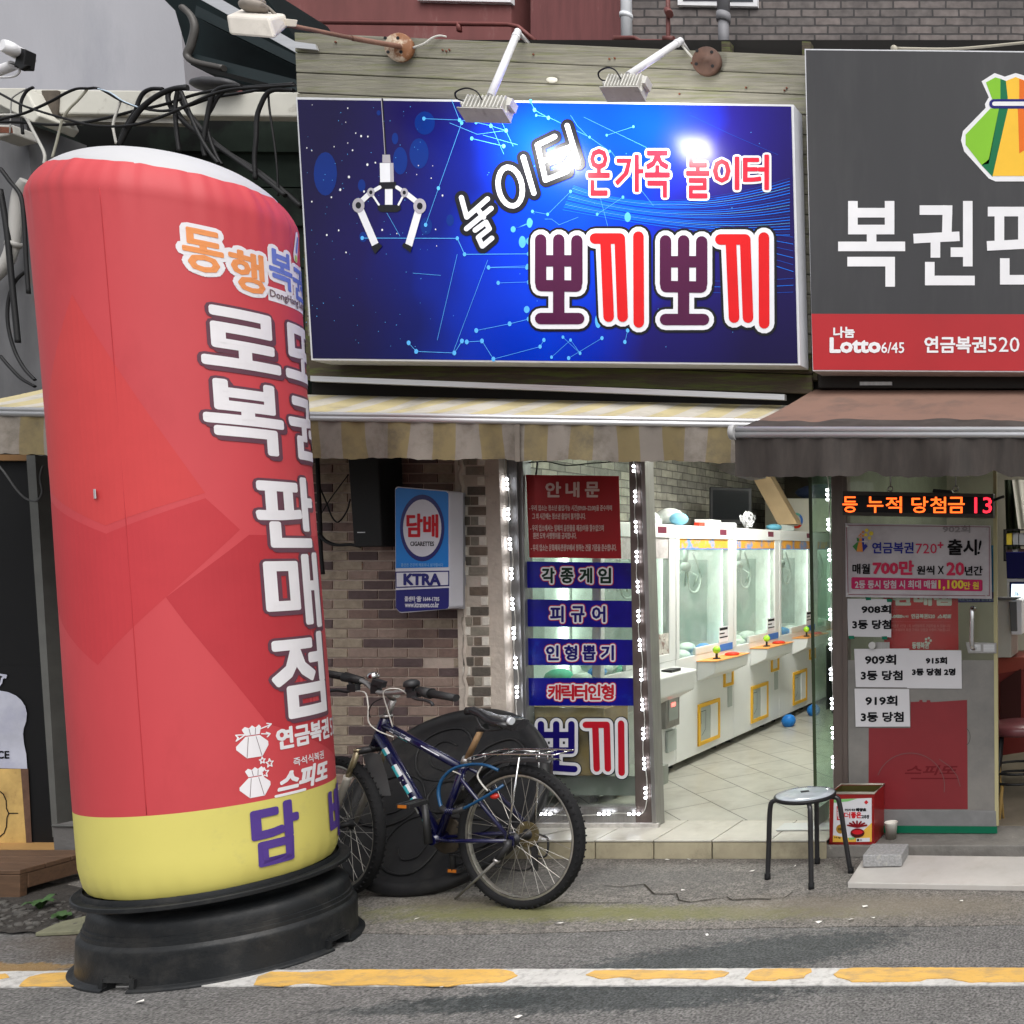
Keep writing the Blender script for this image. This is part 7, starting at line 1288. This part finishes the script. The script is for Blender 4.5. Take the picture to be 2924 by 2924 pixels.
mb = MB(); mb.tube(smooth_path([HB(650, 320, -.02), HB(690, 350, -.05), HB(760, 362, -.06), HB(800, 378, -.07), HB(812, 400, -.07)]), .007, 8); mb.box(HB(680, 320, -.03), (.045, .03, .03)); mb.build('brake_lever', M_dk, t)
mb = MB(); mb.lathe([(.03, -.012), (.032, 0), (.03, .012), (.02, .02), (.001, .024)], Matrix.Translation(HB(665, 250, -.03)), 16); mb.box(HB(660, 280, -.03), (.03, .03, .03)); mb.build('gear_shifter', M_dk, t)
mb = MB(); mb.lathe([(.024, -.012), (.024, 0), (.018, .012), (.001, .018)], Matrix.Translation(HB(400, 190, .04)), 16); mb.tube([HB(405, 205, .04), HB(415, 240, .04)], .006, 6); mb.build('bell', M_chrome, t)
mb = MB(); mb.box(HB(440, 245, .03), (.05, .03, .03), 0, Matrix.Rotation(.3, 3, 'Y')); mb.box(HB(420, 285, .03), (.03, .03, .04)); mb.build('lamp_bracket', M_dk, t)
mb = MB(); mb.tube(smooth_path([HB(640, 325, -.03), HB(580, 285, -.06), HB(500, 285, -.08), (HB(470, 320, -.08)), HB(500, 430, -.05), HB(535, 545, -.03)]), .003, 5); mb.tube(smooth_path([HB(280, 300, .05), HB(345, 310, .03), HB(365, 400, 0), HB(368, 510, 0), HB(430, 570, 0), HB(540, 615, 0)]), .003, 5); mb.build('brake_cable', M_cablew, t)
mb = MB(); mb.tube(smooth_path([HB(470, 345, 0), HB(400, 380, 0), HB(370, 440, 0), HB(380, 480, .02)]), .0025, 5); mb.build('gear_cable', M_cable, t)
# saddle and post
mb = MB(); mb.tube([sc_top+(sc_top-bb_).normalized()*.0, B(1145, 565)], .0135, 10); mb.build('seat_post', M_rustp, t); mb = MB(); mb.tube([sc_top-(sc_top-bb_).normalized()*.02, sc_top+(sc_top-bb_).normalized()*.01], .021, 12); mb.tube([B(1060, 770, -.02), B(1085, 760, -.03)], .01, 8); mb.build('seat_clamp', M_steel, t)
mb = MB(); sp_ = [(1042, 432), (1090, 428), (1150, 450), (1220, 478), (1290, 490), (1350, 500), (1400, 515)]; hw_ = [.014, .022, .028, .042, .062, .072, .062]; rows = []
for (x, y), h in zip(sp_, hw_):
    c = B(x, y); rows.append([c+ax*h*math.cos(a)+upz*(.016*math.sin(a)*(1 if math.sin(a) > 0 else 2.2 if h > .03 else 1.4)-(.004 if h > .03 else 0)) for a in [2*math.pi*k/14 for k in range(14)]])
vs = [p for r_ in rows for p in r_]; mb.add(vs, [[i*14+k, i*14+(k+1) % 14, (i+1)*14+(k+1) % 14, (i+1)*14+k] for i in range(len(rows)-1) for k in range(14)], 0, True); mb.add(rows[0], [list(range(14))], 0); mb.add(rows[-1], [list(range(14))[::-1]], 0); sd_ = mb.build('saddle', mat('saddle_vinyl', (.018, .018, .02), .25, var=.15), t)
mb = MB(); mb.tube([B(1340, 503, -.07), B(1358, 506, -.07)], .017, 10); mb.build('saddle_stripe', M_bwh, sd_); mb = MB(); mb.tube(smooth_path([B(1110, 470, -.02), B(1160, 560, -.02), B(1260, 565, -.02), B(1340, 540, -.03)]), .0045, 6); mb.tube(smooth_path([B(1110, 470, .02), B(1160, 555, .02), B(1260, 565, .02), B(1340, 540, .03)]), .0045, 6); mb.tube([B(1130, 560), B(1175, 548)], .018, 8); mb.build('saddle_rail', M_dk, t)
# rack and rear mudguard
mb = MB()
for s_ in (-1, 1):
    mb.tube(smooth_path([B(1075, 775)+ax*.012*s_, B(1120, 760)+ax*.03*s_, B(1195, 722)+ax*.055*s_, B(1500, 716)+ax*.055*s_, B(1720, 722)+ax*.05*s_]), .0045, 6); mb.tube([B(1478, 735)+ax*.055*s_, rc+ax*.075*s_+upz*.01], .0045, 6)
mb.tube([B(1300, 690), B(1400, 705), B(1520, 715)], .003, 5)
for x in (1210, 1330, 1480, 1600, 1715): mb.tube([B(x, 721)-ax*.055, B(x, 721)+ax*.055], .0038, 6)
mb.tube([B(1200, 740), B(1480, 740), B(1570, 740)], .0035, 6)
for x in (1212, 1565, 1640): mb.tube([B(x, 722)-ax*.03, B(x, 765)-ax*.03], .0035, 5)
mb.build('rear_rack', M_chrome, t)
mb = MB(); n = 22; rg = Rr+.03
for i in range(n):
    a0 = math.radians(158-i*4.9); a1 = math.radians(158-(i+1)*4.9); 
    if math.degrees(a1) < 58: break
    R_ = [rc+e_*math.cos(a)*rg+upz*math.sin(a)*rg for a in (a0, a1)]; lift = lambda i: Vector((0, 0, 0)) if i < 14 else upz*.004*(i-14)**1.4
    L0, L1 = lift(i), lift(i+1); prof = ((-.034, -.012), (-.02, .0), (.02, .0), (.034, -.012)); 
    for (h0, k0), (h1, k1) in zip(prof[:-1], prof[1:]): mb.add([R_[0]+L0+ax*h0+upz*k0, R_[1]+L1+ax*h0+upz*k0, R_[1]+L1+ax*h1+upz*k1, R_[0]+L0+ax*h1+upz*k1], [[0, 1, 2, 3]], 0, True)
o = mb.build('rear_mudguard', mat('mudguard_black', (.02, .02, .021), .4, var=.2), t); sm_ = o.modifiers.new('thick', 'SOLIDIFY'); sm_.thickness = .002
# drive train and pedals
mb = MB(); Mc = Matrix.Translation(bb_+ax*.045) @ Matrix((e_, upz, ax)).transposed().to_4x4(); mb.lathe([(.03, -.01), (.085, -.004), (.09, -.002), (.09, .001), (.06, .003), (.06, .008), (.03, .01)], Mc, 30); mb.build('chainring', mat('chainring_grime', (.07, .055, .04), .6, .5, var=.4, vs=30), t)
ca0 = bb_-ax*.05; pe = B(755, 1080, -.06); mb = MB(); mb.tube([ca0+(ca0-pe).normalized()*.01, pe], [.017, .012], 8); mb.tube([bb_+ax*.06, bb_+ax*.06-(pe-ca0)], [.015, .012], 8); mb.build('crank', M_dk, t)
def pedal(c):
    p = MB(); 
    for s_ in (-1, 1): p.box(c+e_*.03*s_, (.012, .09, .022), 0, Matrix.Rotation(-.17, 3, 'Z'))
    for s_ in (-1, 1): p.box(c-ax*.042*s_, (.075, .012, .022), 0, Matrix.Rotation(-.17, 3, 'Z'))
    p.box(c, (.02, .09, .018), 0, Matrix.Rotation(-.17, 3, 'Z')); o = p.build('pedal', M_dk, t, bevel=.002)
    q_ = MB(); q_.box(c-ax*.049, (.045, .004, .014), 0, Matrix.Rotation(-.17, 3, 'Z')); q_.build('reflector', mat('reflector_orange', C(190, 110, 40), .3, var=.1), o)
pedal(B(670, 1075, -.08)); pedal(bb_+ax*.1-(pe-ca0))
mb = MB()
cr0, cr1 = bb_+ax*.045, rc+ax*.045
for s_ in (1, -1): mb.tube([cr0+upz*.085*s_, cr1+upz*(.05*s_)], .005, 5)
mb.tube(smooth_path([cr1-upz*.05, cr1-upz*.1+e_*.02, cr1-upz*.16+e_*.01, cr1-upz*.175-e_*.1, cr0-upz*.085], 4), .005, 5); mb.box(cr1-upz*.11+e_*.03, (.02, .02, .13)); mb.tube(smooth_path([cr1+e_*.05, cr1+e_*.1-upz*.02, cr1+e_*.09-upz*.1, cr1+e_*.03-upz*.1]), .005, 6); mb.build('chain', M_dk, t)
mb = MB(); k0 = B(1330, 1360, -.09); k1 = B(1245, 1475, -.12); kt = G(*zb(968, 1728), .01); mb.tube([rc-ax*.07, k0, k1], [.02, .016, .013], 8); mb.build('kickstand_mount', M_dk, t); mb = MB(); mb.tube([k1.lerp(k0, .15), k1], .015, 8); mb.tube([k1, kt], .0065, 8); mb.build('kickstand', M_steel, t)
mb = MB(); mb.tube(smooth_path([B(1265, 845, -.07), B(1180, 810, -.08), B(1080, 803, -.06), B(960, 830, -.07), B(880, 900, -.08), B(850, 990, -.09), B(870, 1100, -.1), B(905, 1128, -.1)]), .0075, 8); mb.tube(smooth_path([B(955, 1130, -.1), B(1030, 1105, -.1), B(1150, 1040, -.1), B(1240, 985, -.09), B(1300, 945, -.06)]), .0075, 8); lk_ = mb.build('cable_lock', mat('lock_blue', C(16, 66, 104), .25, var=.1), t); mb = MB(); mb.tube([B(868, 1100, -.1), B(900, 1127, -.1), B(960, 1130, -.1), B(1030, 1105, -.1)], .0125, 10); mb.build('lock_barrel', M_dk, lk_)
mb = MB()
for i in range(4): mb.tube([B(908+14*i, 1126, -.1), B(917+14*i, 1127, -.1)], .0155, 10)
mb.build('lock_dial', M_fr_b, lk_)
mb = MB(); mb.ball(B(1238, 1022, -.08), .018, 0, 6, 1.2, .7, .8); mb.build('rear_reflector', mat('reflector_red', C(170, 40, 30), .2, var=.1), t)
mb = MB(); mb.tube(smooth_path([B(945, 848, -.03), B(1010, 880, -.04), B(1028, 930, -.04), B(1020, 980, -.03)]), .003, 5); mb.tube(smooth_path([B(1150, 820, -.04), B(1120, 880, -.05), B(1150, 940, -.05), B(1190, 985, -.05)]), .004, 5); mb.build('rear_brake_cable', M_cablew, t)
# ================================================================== stool
zs_ = Z(2100, 2200, 2.345); hs_ = .424
def at_z(px, py, z): return G(px, py, z)
cst = G(*zs_(468, 160), hs_); t = thing('round_stool', 'small round stool with a shiny pale seat and black tube legs', 'stool', (cst.x, cst.y, 0)); rs_ = .150
mb = MB(); mb.lathe([(rs_*.97, -.016), (rs_, -.012), (rs_*1.01, -.004), (rs_*.99, .003), (rs_*.93, .003)], Matrix.Translation(cst), 40, 0); mb.build('seat_rim', M_black, t)
M_seat = mat('seat_vinyl', (.35, .38, .42), .12, var=.25, vs=9, bump=.25, bs=6, dirt=((.5, .52, .55), 6, .5, .65, .7)); mb = MB(); mb.lathe([(rs_*.95, .002), (rs_*.94, .006), (rs_*.7, .009), (.001, .0095)], Matrix.Translation(cst), 40); mb.build('seat', M_seat, t)
mb = MB(); mb.box(cst+Vector((-.01, .02, .0102)), (.04, .03, .002), 0, Matrix.Rotation(.5, 3, 'Z')); mb.build('seat_tear', M_rubber, t)
for (fx_, fy_) in ((215, 735), (508, 800), (548, 630), (773, 693)):
    ft_ = G(*zs_(fx_, fy_), 0); d = Vector((ft_.x-cst.x, ft_.y-cst.y, 0)); d.normalize(); a = cst+d*rs_*.55-upz*.022; b = cst+d*rs_*.98-upz*.022; c = cst+d*(rs_*1.12)-upz*.06
    mb = MB(); P = smooth_path([a, b, c, c.lerp(ft_, .5), ft_], 5); mb.tube(P, .0125, 10); l_ = mb.build('leg', mat('stool_leg_black', (.015, .015, .017), .3, var=.15) if fx_ == 215 else bpy.data.materials['stool_leg_black'], t); mb = MB(); mb.tube([ft_+upz*.035, ft_+upz*.001], .0145, 10); mb.build('rubber_foot', M_rubber, l_)
# ================================================================== red square can, paper cup
z0 = .072; fa = Vector((0, 0, 0)); zc_ = Z(2350, 1850, 3.366)
YC = 4.967; x0c = S(*zc_(62, 1888), YC).x; x1c = S(*zc_(492, 1888), YC).x; wc = x1c-x0c; hc = S(*zc_(100, 1395), YC).z-z0; dc = .185
t = thing('square_can', 'open red square tin can with printed chilli label beside the doorway', 'can', ((x0c+x1c)/2, YC+dc/2, z0)); Mc_ = mat('can_red', C(140, 30, 30), .3, .2, var=.1, dirt=((.08, .02, .02), 6, .6, .75, .5)); mb = MB()
mb.bb(x0c, x1c, YC, YC+.004, z0, z0+hc); mb.bb(x0c, x1c, YC+dc-.004, YC+dc, z0, z0+hc); mb.bb(x0c, x0c+.004, YC+.0042, YC+dc-.0042, z0, z0+hc); mb.bb(x1c-.004, x1c, YC+.0042, YC+dc-.0042, z0, z0+hc); mb.bb(x0c+.004, x1c-.004, YC+.004, YC+dc-.004, z0+.01, z0+.012); mb.build('body', Mc_, t)
mb = MB(); mb.bb(x0c+.0042, x1c-.0042, YC+dc-.0065, YC+dc-.0043, z0+.02, z0+hc-.005); mb.bb(x0c+.0042, x0c+.006, YC+.006, YC+dc-.007, z0+.02, z0+hc-.005); mb.build('inside', mat('can_inside', (.11, .1, .03), .35, .5, var=.25, vs=5), t)
mb = MB(); mb.tube([(x0c, YC, z0+hc), (x1c, YC, z0+hc), (x1c, YC+dc, z0+hc), (x0c, YC+dc, z0+hc)], .0065, 8, closed=True); mb.build('rim', mat('can_rim', (.5, .47, .4), .35, .6, var=.15), t); mb = MB(); mb.tube([(x0c, YC, z0+.006), (x1c, YC, z0+.006), (x1c, YC+dc, z0+.006), (x0c, YC+dc, z0+.006)], .006, 8, closed=True); mb.build('base_rim', Mc_, t)
to = onY(YC); mb = MB(); sh = lambda pts, m, dz: shape(mb, [zc_(*p) for p in pts], to, m, dz)
sh([(105, 1455), (468, 1442), (470, 1862), (95, 1865)], 0, .001); sh([(105, 1455), (330, 1448), (240, 1475), (105, 1488)], 1, .0015); sh([(98, 1800), (300, 1835), (470, 1680), (470, 1862), (95, 1865)], 2, .0015)
sh([(132, 1520), (180, 1516), (184, 1655), (134, 1655)], 3, .002); letters(mb, '해찬들', g(zc_, 140, 1535, 176, 1645), to, 0, .2, .003); letters(mb, '맛있게 매운', g(zc_, 212, 1545, 312, 1568), to, 4, .3, .002); letters(mb, '태양초', g(zc_, 320, 1540, 415, 1570), to, 4, .9, .002)
letters(mb, '더', g(zc_, 205, 1580, 262, 1635), to, 3, .6, .002); letters(mb, '좋은', g(zc_, 272, 1580, 368, 1635), to, 3, .9, .002); letters(mb, '고추장', g(zc_, 370, 1605, 445, 1640), to, 4, .5, .002)
for i in range(7): a_ = .3+i*.42; strokes(mb, [[zc_(330, 1720), zc_(330+95*math.cos(a_+math.pi), 1720-62*math.sin(a_)*.9)]], 5, to, 5, .003+.0002*i)
disc(mb, zc_(335, 1775), 20, 13, to, 5, .006); sh([(268, 1775), (402, 1775), (385, 1805), (350, 1820), (310, 1820), (285, 1805)], 6, .0064); disc(mb, zc_(335, 1768), 15, 6.5, to, 3, .0068); disc(mb, zc_(168, 1740), 12, 13, to, 7, .002); letters(mb, '100', g(zc_, 148, 1728, 188, 1752), to, 4, .3, .003); letters(mb, '14 kg', g(zc_, 112, 1812, 170, 1832), to, 4, .3, .003); sh([(250, 1822), (305, 1820), (305, 1840), (250, 1842)], 1, .003)
sh([(322, 1828), (452, 1822), (452, 1860), (322, 1862)], 0, .004); sh([(330, 1834), (350, 1833), (350, 1855), (330, 1856)], 4, .005); sh([(358, 1836), (378, 1835), (378, 1853), (358, 1854)], 8, .005)
for a_ in range(4): disc(mb, zc_(418+10*math.cos(a_*1.57), 1482+10*math.sin(a_*1.57)), 2.6, 2.6, to, 3, .003)
mb.build('label', [flat('label_white', (.6, .6, .63), .35), flat('label_green', C(120, 180, 110), .4), flat('label_gold', C(215, 170, 70), .4), flat('label_red', C(190, 30, 40), .4), M_ink, flat('chilli_red', C(120, 16, 24), .4), flat('bowl_dark', C(70, 24, 22), .4), flat('seal_gold', C(160, 120, 40), .4), flat('label_grey', (.3, .3, .32), .4)], t, merge=False)
cp = G(*zc_(655, 1835), z0); t = thing('paper_cup', 'small white paper cup standing on the concrete ledge', 'cup', cp); kx = cp.y/F/3.366; mb = MB(); hcup = 160*kx; mb.lathe([(.001, .004), (44*kx, .004), (45*kx, 0), (60*kx, hcup*.97), (64*kx, hcup), (62*kx, hcup*1.015), (58*kx, hcup*.98), (46*kx, .03), (.001, .03)], Matrix.Translation(cp), 28); mb.build('cup', flat('cup_white', (.66, .64, .58), .55), t)
# ================================================================== inflatable advertising column
def cen(z): tt = (z-.35)/2.45; return Vector((-3.914-.086*tt, 3.806-.089*tt, 0))
RB = .375; ZD, ZT = 3.0285, 3.2712
def rad(z):
    if z > ZD: return .378*max(0, 1-min(1, (z-ZD)/(ZT-ZD))**1.61)**.387
    if z < .43: u = (.43-z)/.08; return RB*(1-.055*max(0, u)**2.2)
    return RB*(1+.012*math.sin(z*2.2))
def surf(phi, z, off=0):
    a = math.radians(phi); r_ = rad(z)+off; c = cen(z); x, y = c.x+r_*math.sin(a), c.y-r_*math.cos(a)
    if z > 2.95: k = min(1, (z-2.95)/.08); z += k*(.0244*(x+4)+.0306*(y-3.72))
    return Vector((x, y, z))
t = thing('inflatable_column', 'tall red inflatable advertising column with white dome and yellow foot', 'advertising column', (-3.914, 3.806, 0))
M_ir = mat('inflatable_red', C(188, 62, 68), .6, var=.07, vs=2, bump=.4, bs=5, stretch=(1, 1, .4), dirt=(C(166, 48, 54), 2.5, .56, .75, .5)); M_iy = mat('inflatable_yellow', C(204, 194, 104), .55, var=.05, vs=3, dirt=((.4, .36, .14), 7, .6, .8, .5)); M_iw = mat('inflatable_white', (.47, .47, .485), .55, var=.03)
mb = MB(); ZCAP = 3.14
zz = [.352, .36, .38, .41, .45, .5, .56, .62, .674, .676]+[.72+.06*i for i in range(38)]+[2.99, 3.01, 3.03, 3.06, 3.09, 3.115, ZCAP-.012, ZCAP]; nph = 240
vs = []
for z in zz:
    for j in range(nph):
        phi = 360*j/nph; o = 0; zj = z
        if z > 2.85: k = (z-2.85)/(ZCAP-2.85); a = 2*math.pi*j/nph; o = .0022*k*(math.sin(a*31)*.6+math.sin(a*17+1)+.7*math.sin(a*43)); zj = z+(.0022*math.sin(a*14)+.0013*math.sin(a*23+1))*(1 if z > ZCAP-.001 else .5 if z > ZCAP-.013 else 0)
        o += (.0012*math.sin(2*math.pi*j/nph*9+z*2)+.0009*math.sin(2*math.pi*j/nph*5-z*7+2)) if z < .4 else 0
        if .35 < z < .42: o += .0008*math.sin(j*.9)
        vs.append(surf(phi, zj, o))
for i in range(len(zz)-1):
    if zz[i] == .674: continue
    for j in range(nph): mb.add([], []); 
mb = MB(); mb.v = vs
for i in range(len(zz)-1):
    m = 1 if zz[i] < .675 else 0
    for j in range(nph): mb.f.append([i*nph+j, i*nph+(j+1) % nph, (i+1)*nph+(j+1) % nph, (i+1)*nph+j]); mb.m.append(m); mb.sm.append(True)
mb.build('body', [M_ir, M_iy], t)
mb = MB(); zz2 = [ZCAP-.04, ZCAP-.024]+[ZCAP+(ZT-ZCAP)*(1-(1-i/18)**2) for i in range(1, 19)]
vs = [surf(360*j/nph, z, -.009 if z < ZCAP+.004 else 0) for z in zz2 for j in range(nph)]
mb.v = vs
for i in range(len(zz2)-1):
    for j in range(nph): mb.f.append([i*nph+j, i*nph+(j+1) % nph, (i+1)*nph+(j+1) % nph, (i+1)*nph+j]); mb.m.append(0); mb.sm.append(True)
mb.build('dome', M_iw, t)
wr = lambda x, y, dz: surf(x, y, dz)      # x = angle in degrees, y = height
def wl(mb, tx, p0, p1, z1, z0, m, grow=0, dz=.002, shear=0, dx=0, dzz=0):
    """letters wrapped round the column; worked in metres of arc, then turned back into degrees"""
    s_ = RB*math.pi/180; to_ = lambda x, y, d: surf(x/s_, y, d)
    letters(mb, tx, ((p0*s_+dx, z1+dzz), (p1*s_+dx, z1+dzz), (p1*s_+dx, z0+dzz), (p0*s_+dx, z0+dzz)), to_, m, grow, dz, wrap=.02, shear=shear, dy=2e-5)
MI = [flat('print_white', (.74, .72, .74), .55), flat('print_shadow', C(98, 64, 76), .55), flat('print_orange', C(226, 146, 88), .55), flat('print_blue', C(104, 122, 196), .55), flat('print_violet', C(80, 58, 132), .55), flat('print_grey', C(120, 100, 104), .55), flat('print_green', C(170, 196, 100), .55), M_ir, flat('facet_light', C(193, 67, 68), .55), flat('facet_dark', C(182, 58, 64), .55), flat('facet_darker', C(174, 53, 60), .55)]
# colour facets of the print
mb = MB(); s_ = RB*math.pi/180; to_ = lambda x, y, d: surf(x/s_, y, d)
def facet(pts, m, dz): put2d(mb, [(p*s_, z) for p, z in pts], [list(range(len(pts)))], to_, m, dz, .02)
facet([(1, 2.62), (52, 1.9), (9, 1.77), (-32, 1.9), (-40, 2.0)], 8, .0006)
facet([(33, 1.5), (70, 1.74), (140, 1.74), (140, .72), (72, .98), (40, 1.4)], 10, .0006); facet([(-45, 1.85), (-32, 1.86), (9, 1.74), (52, 1.88), (66, 1.76), (33, 1.5), (0, 1.25), (-45, 1.5)], 9, .0004)
mb.build('print_facet', MI, t, merge=False)
mb = MB()
rows_ = [('로', 54.5, 94.5, 2.632, 2.40), ('또', 98.5, 138, 2.632, 2.40), ('복', 53.5, 94, 2.348, 2.064), ('권', 98, 138, 2.342, 2.064), ('판', 74, 117, 1.985, 1.69), ('매', 75.6, 117.5, 1.667, 1.35), ('점', 75.5, 115, 1.33, .985)]
for tx, a, b, z1, z0 in rows_:
    ins = 1.3; wl(mb, tx, a+ins, b-ins, z1-.008, z0+.008, 1, .020, .0014); wl(mb, tx, a+ins, b-ins, z1-.008, z0+.008, 1, .016, .0022, dx=.011, dzz=-.013)
    wl(mb, tx, a+ins, b-ins, z1-.008, z0+.008, 0, .0095, .0034)
mb.build('lettering', MI, t, merge=False)
mb = MB()
for tx, a, b, z1, z0, m in (('동', 50.5, 66.5, 2.912, 2.757, 2), ('행', 70, 87, 2.868, 2.715, 2), ('복', 91.5, 109.5, 2.915, 2.768, 3), ('권', 111, 130, 2.885, 2.75, 3)):
    wl(mb, tx, a, b, z1, z0, 0, .021, .0014); wl(mb, tx, a, b, z1, z0, m, .0048, .003)
facet([(89.5, 2.757), (138, 2.757), (138, 2.70), (89.5, 2.70)], 0, .0012); wl(mb, 'DongHang Lottery', 90.5, 136, 2.746, 2.708, 5, .0008, .003)
strokes(mb, [[(117*s_, 2.925), (117*s_, 2.93)], [(117*s_, 2.935), (122*s_, 3.01)]], .042, to_, 0, .0016, wrap=.02); strokes(mb, [[(117*s_, 2.918), (117.1*s_, 2.925)]], .024, to_, 6, .003, wrap=.02); strokes(mb, [[(118.5*s_, 2.955), (122*s_, 3.005)]], .016, to_, 3, .003, wrap=.02)
mb.build('logo', MI, t, merge=False)
mb = MB()
def pouch_(p, z, w_, h, kind):
    X = lambda u: (p+u*w_)*s_; Yz = lambda v: z-v*h; pt = lambda L: [(X(u), Yz(v)) for u, v in L]
    put2d(mb, pt([(.2, .1), (.3, .02), (.42, .08), (.52, .0), (.62, .08), (.74, .0), (.8, .08), (.74, .3), (.3, .3)]), [list(range(9))], to_, 0, .0014, .02)
    put2d(mb, pt([(.3, .33), (.74, .33), (1, .56), (1, .68), (.78, 1), (.3, 1), (0, .7), (0, .6)]), [list(range(8))], to_, 0, .0014, .02)
    strokes(mb, [pt([(.38, .36), (.3, .98)]), pt([(.62, .36), (.76, .98)]), pt([(.42, .1), (.45, .28)]), pt([(.62, .1), (.6, .28)])], .0018, to_, 5, .002, wrap=.02)
    if kind == 0:
        strokes(mb, [pt([(.78, .14), (1.1, .06)]), pt([(1.0, .0), (1.14, .04), (1.02, .14)]), pt([(.8, .3), (1.04, .34)]), pt([(.96, .28), (1.08, .34), (.98, .42)]), pt([(.02, .24), (.3, .26), (.02, .42), (.08, .33), (.02, .24)])], .0045, to_, 0, .0018, wrap=.02)
    else:
        for cx0, cy0, r0 in ((.78, -.18, .1), (1.02, -.05, .13), (.82, .24, .15)):
            st_ = [(cx0+r0*(1 if k % 2 == 0 else .45)*math.sin(k*math.pi/5), cy0-r0*1.15*(1 if k % 2 == 0 else .45)*math.cos(k*math.pi/5)) for k in range(11)]; strokes(mb, [pt(st_)], .004, to_, 0, .0018, wrap=.02)
pouch_(57, .982, 14.6, .128, 0); pouch_(57.2, .815, 14, .12, 1)
wl(mb, '연금복권', 76, 116, .952, .868, 0, .0035); wl(mb, '520', 119, 136, .945, .868, 0, .0008); wl(mb, '즉석식복권', 84, 107, .822, .788, 0, .0006); wl(mb, '스피또', 75, 110, .775, .692, 0, .0045, shear=.25); strokes(mb, [[(73.5*s_, .682), (90*s_, .682)]], .011, to_, 0, .002, wrap=.02)
wl(mb, '담', 62, 83.5, .65, .418, 4, .0085, .004); wl(mb, '배', 109.5, 131, .65, .418, 4, .0085, .004)
mb.build('small_print', MI, t, merge=False)
mb = MB(); mb.hexa([surf(4, 1.87, .001), surf(6.5, 1.87, .012), surf(6.5, 1.905, .012), surf(4, 1.905, .001), surf(4.4, 1.87, .001), surf(6.9, 1.87, .012), surf(6.9, 1.905, .012), surf(4.4, 1.905, .001)]); mb.build('fabric_tag', M_iw, t)
mb = MB(); mb.tube([surf(18.5, .68+.06*i, .0004) for i in range(40)], .0011, 5); mb.build('seam', flat('seam_red', C(178, 56, 62), .6), t)
# black weighted base
M_bs = mat('base_plastic', (.010, .0112, .0125), .5, spec=.3, var=.15, vs=6, bump=.12, bs=120, dirt=((.05, .047, .043), 8, .48, .8, .7), rvar=.12); cb_ = Vector((-3.92, 3.835, 0)); Mb = Matrix.Translation(cb_)
mb = MB(); mb.lathe([(.30, .336), (.404, .336), (.408, .333), (.408, .319), (.404, .316), (.30, .315)], Matrix.Translation(Vector((-3.914, 3.812, 0))), 80, smooth=False); mb.lathe([(.372, .356), (.376, .34), (.376, .335)], Matrix.Translation(Vector((-3.914, 3.806, 0))), 60, cap=False); mb.build('top_plate', M_bs, t)
groups_ = [[(.30, .316), (.30, .274), (.345, .268), (.374, .259), (.391, .247), (.399, .232), (.402, .215), (.403, .196)], [(.403, .196), (.4085, .194)], [(.4085, .194), (.409, .178)], [(.409, .178), (.4145, .176)], [(.4145, .176), (.415, .160)], [(.415, .160), (.420, .154), (.4265, .148), (.4285, .140), (.429, .125), (.431, .036), (.432, .018)], [(.432, .018), (.438, .014), (.452, .012), (.456, .006), (.456, .0)]]
mb = MB(); n = 120; vs = []
def bpos(a, r_, z): return cb_+Vector((r_*1.06*math.cos(a), r_*.865*math.sin(a), z))
notches = [math.radians(a) for a in (-93, 3, 88, 183)]
def innotch(j): return any(abs(((2*math.pi*(j+.5)/n-x+math.pi) % (2*math.pi))-math.pi) < .12 for x in notches)
for prof in groups_:
    b0 = len(mb.v); mb.v += [bpos(2*math.pi*j/n, r_, z) for r_, z in prof for j in range(n)]
    for i in range(len(prof)-1):
        for j in range(n):
            if prof[i+1][1] < .034 and innotch(j): continue
            mb.f.append([b0+i*n+j, b0+i*n+(j+1) % n, b0+(i+1)*n+(j+1) % n, b0+(i+1)*n+j]); mb.m.append(0); mb.sm.append(True)
for x in notches:   # moulded pocket over each lifting slot
    def pb(da, r_, z): return bpos(x+da, r_, z)
    for d0_, d1_, zt_, rr in ((-.14, .14, .052, .446), (-.10, .10, .064, .438)):
        mb.hexa([pb(d0_, rr, .036), pb(d1_, rr, .036), pb(d1_*.94, rr-.004, zt_), pb(d0_*.94, rr-.004, zt_), pb(d0_, .40, .036), pb(d1_, .40, .036), pb(d1_*.94, .40, zt_), pb(d0_*.94, .40, zt_)])
    for d_ in (-.132, .132): mb.hexa([pb(d_-.02, .448, .0), pb(d_+.02, .448, .0), pb(d_+.018, .444, .05), pb(d_-.018, .444, .05), pb(d_-.018, .40, 0), pb(d_+.018, .40, 0), pb(d_+.014, .40, .045), pb(d_-.014, .40, .045)])
mb.lathe([(.36, 0.001), (.36, .2)], Mb @ Matrix.Diagonal((1.06, .865, 1, 1)), 60, cap=False); mb.build('base', M_bs, t, merge=False)
mb = MB(); mb.box(S(917, 2422, 4.25), (.03, .02, .015)); mb.build('orange_tab', flat('tab_orange', C(180, 110, 40), .5), t)
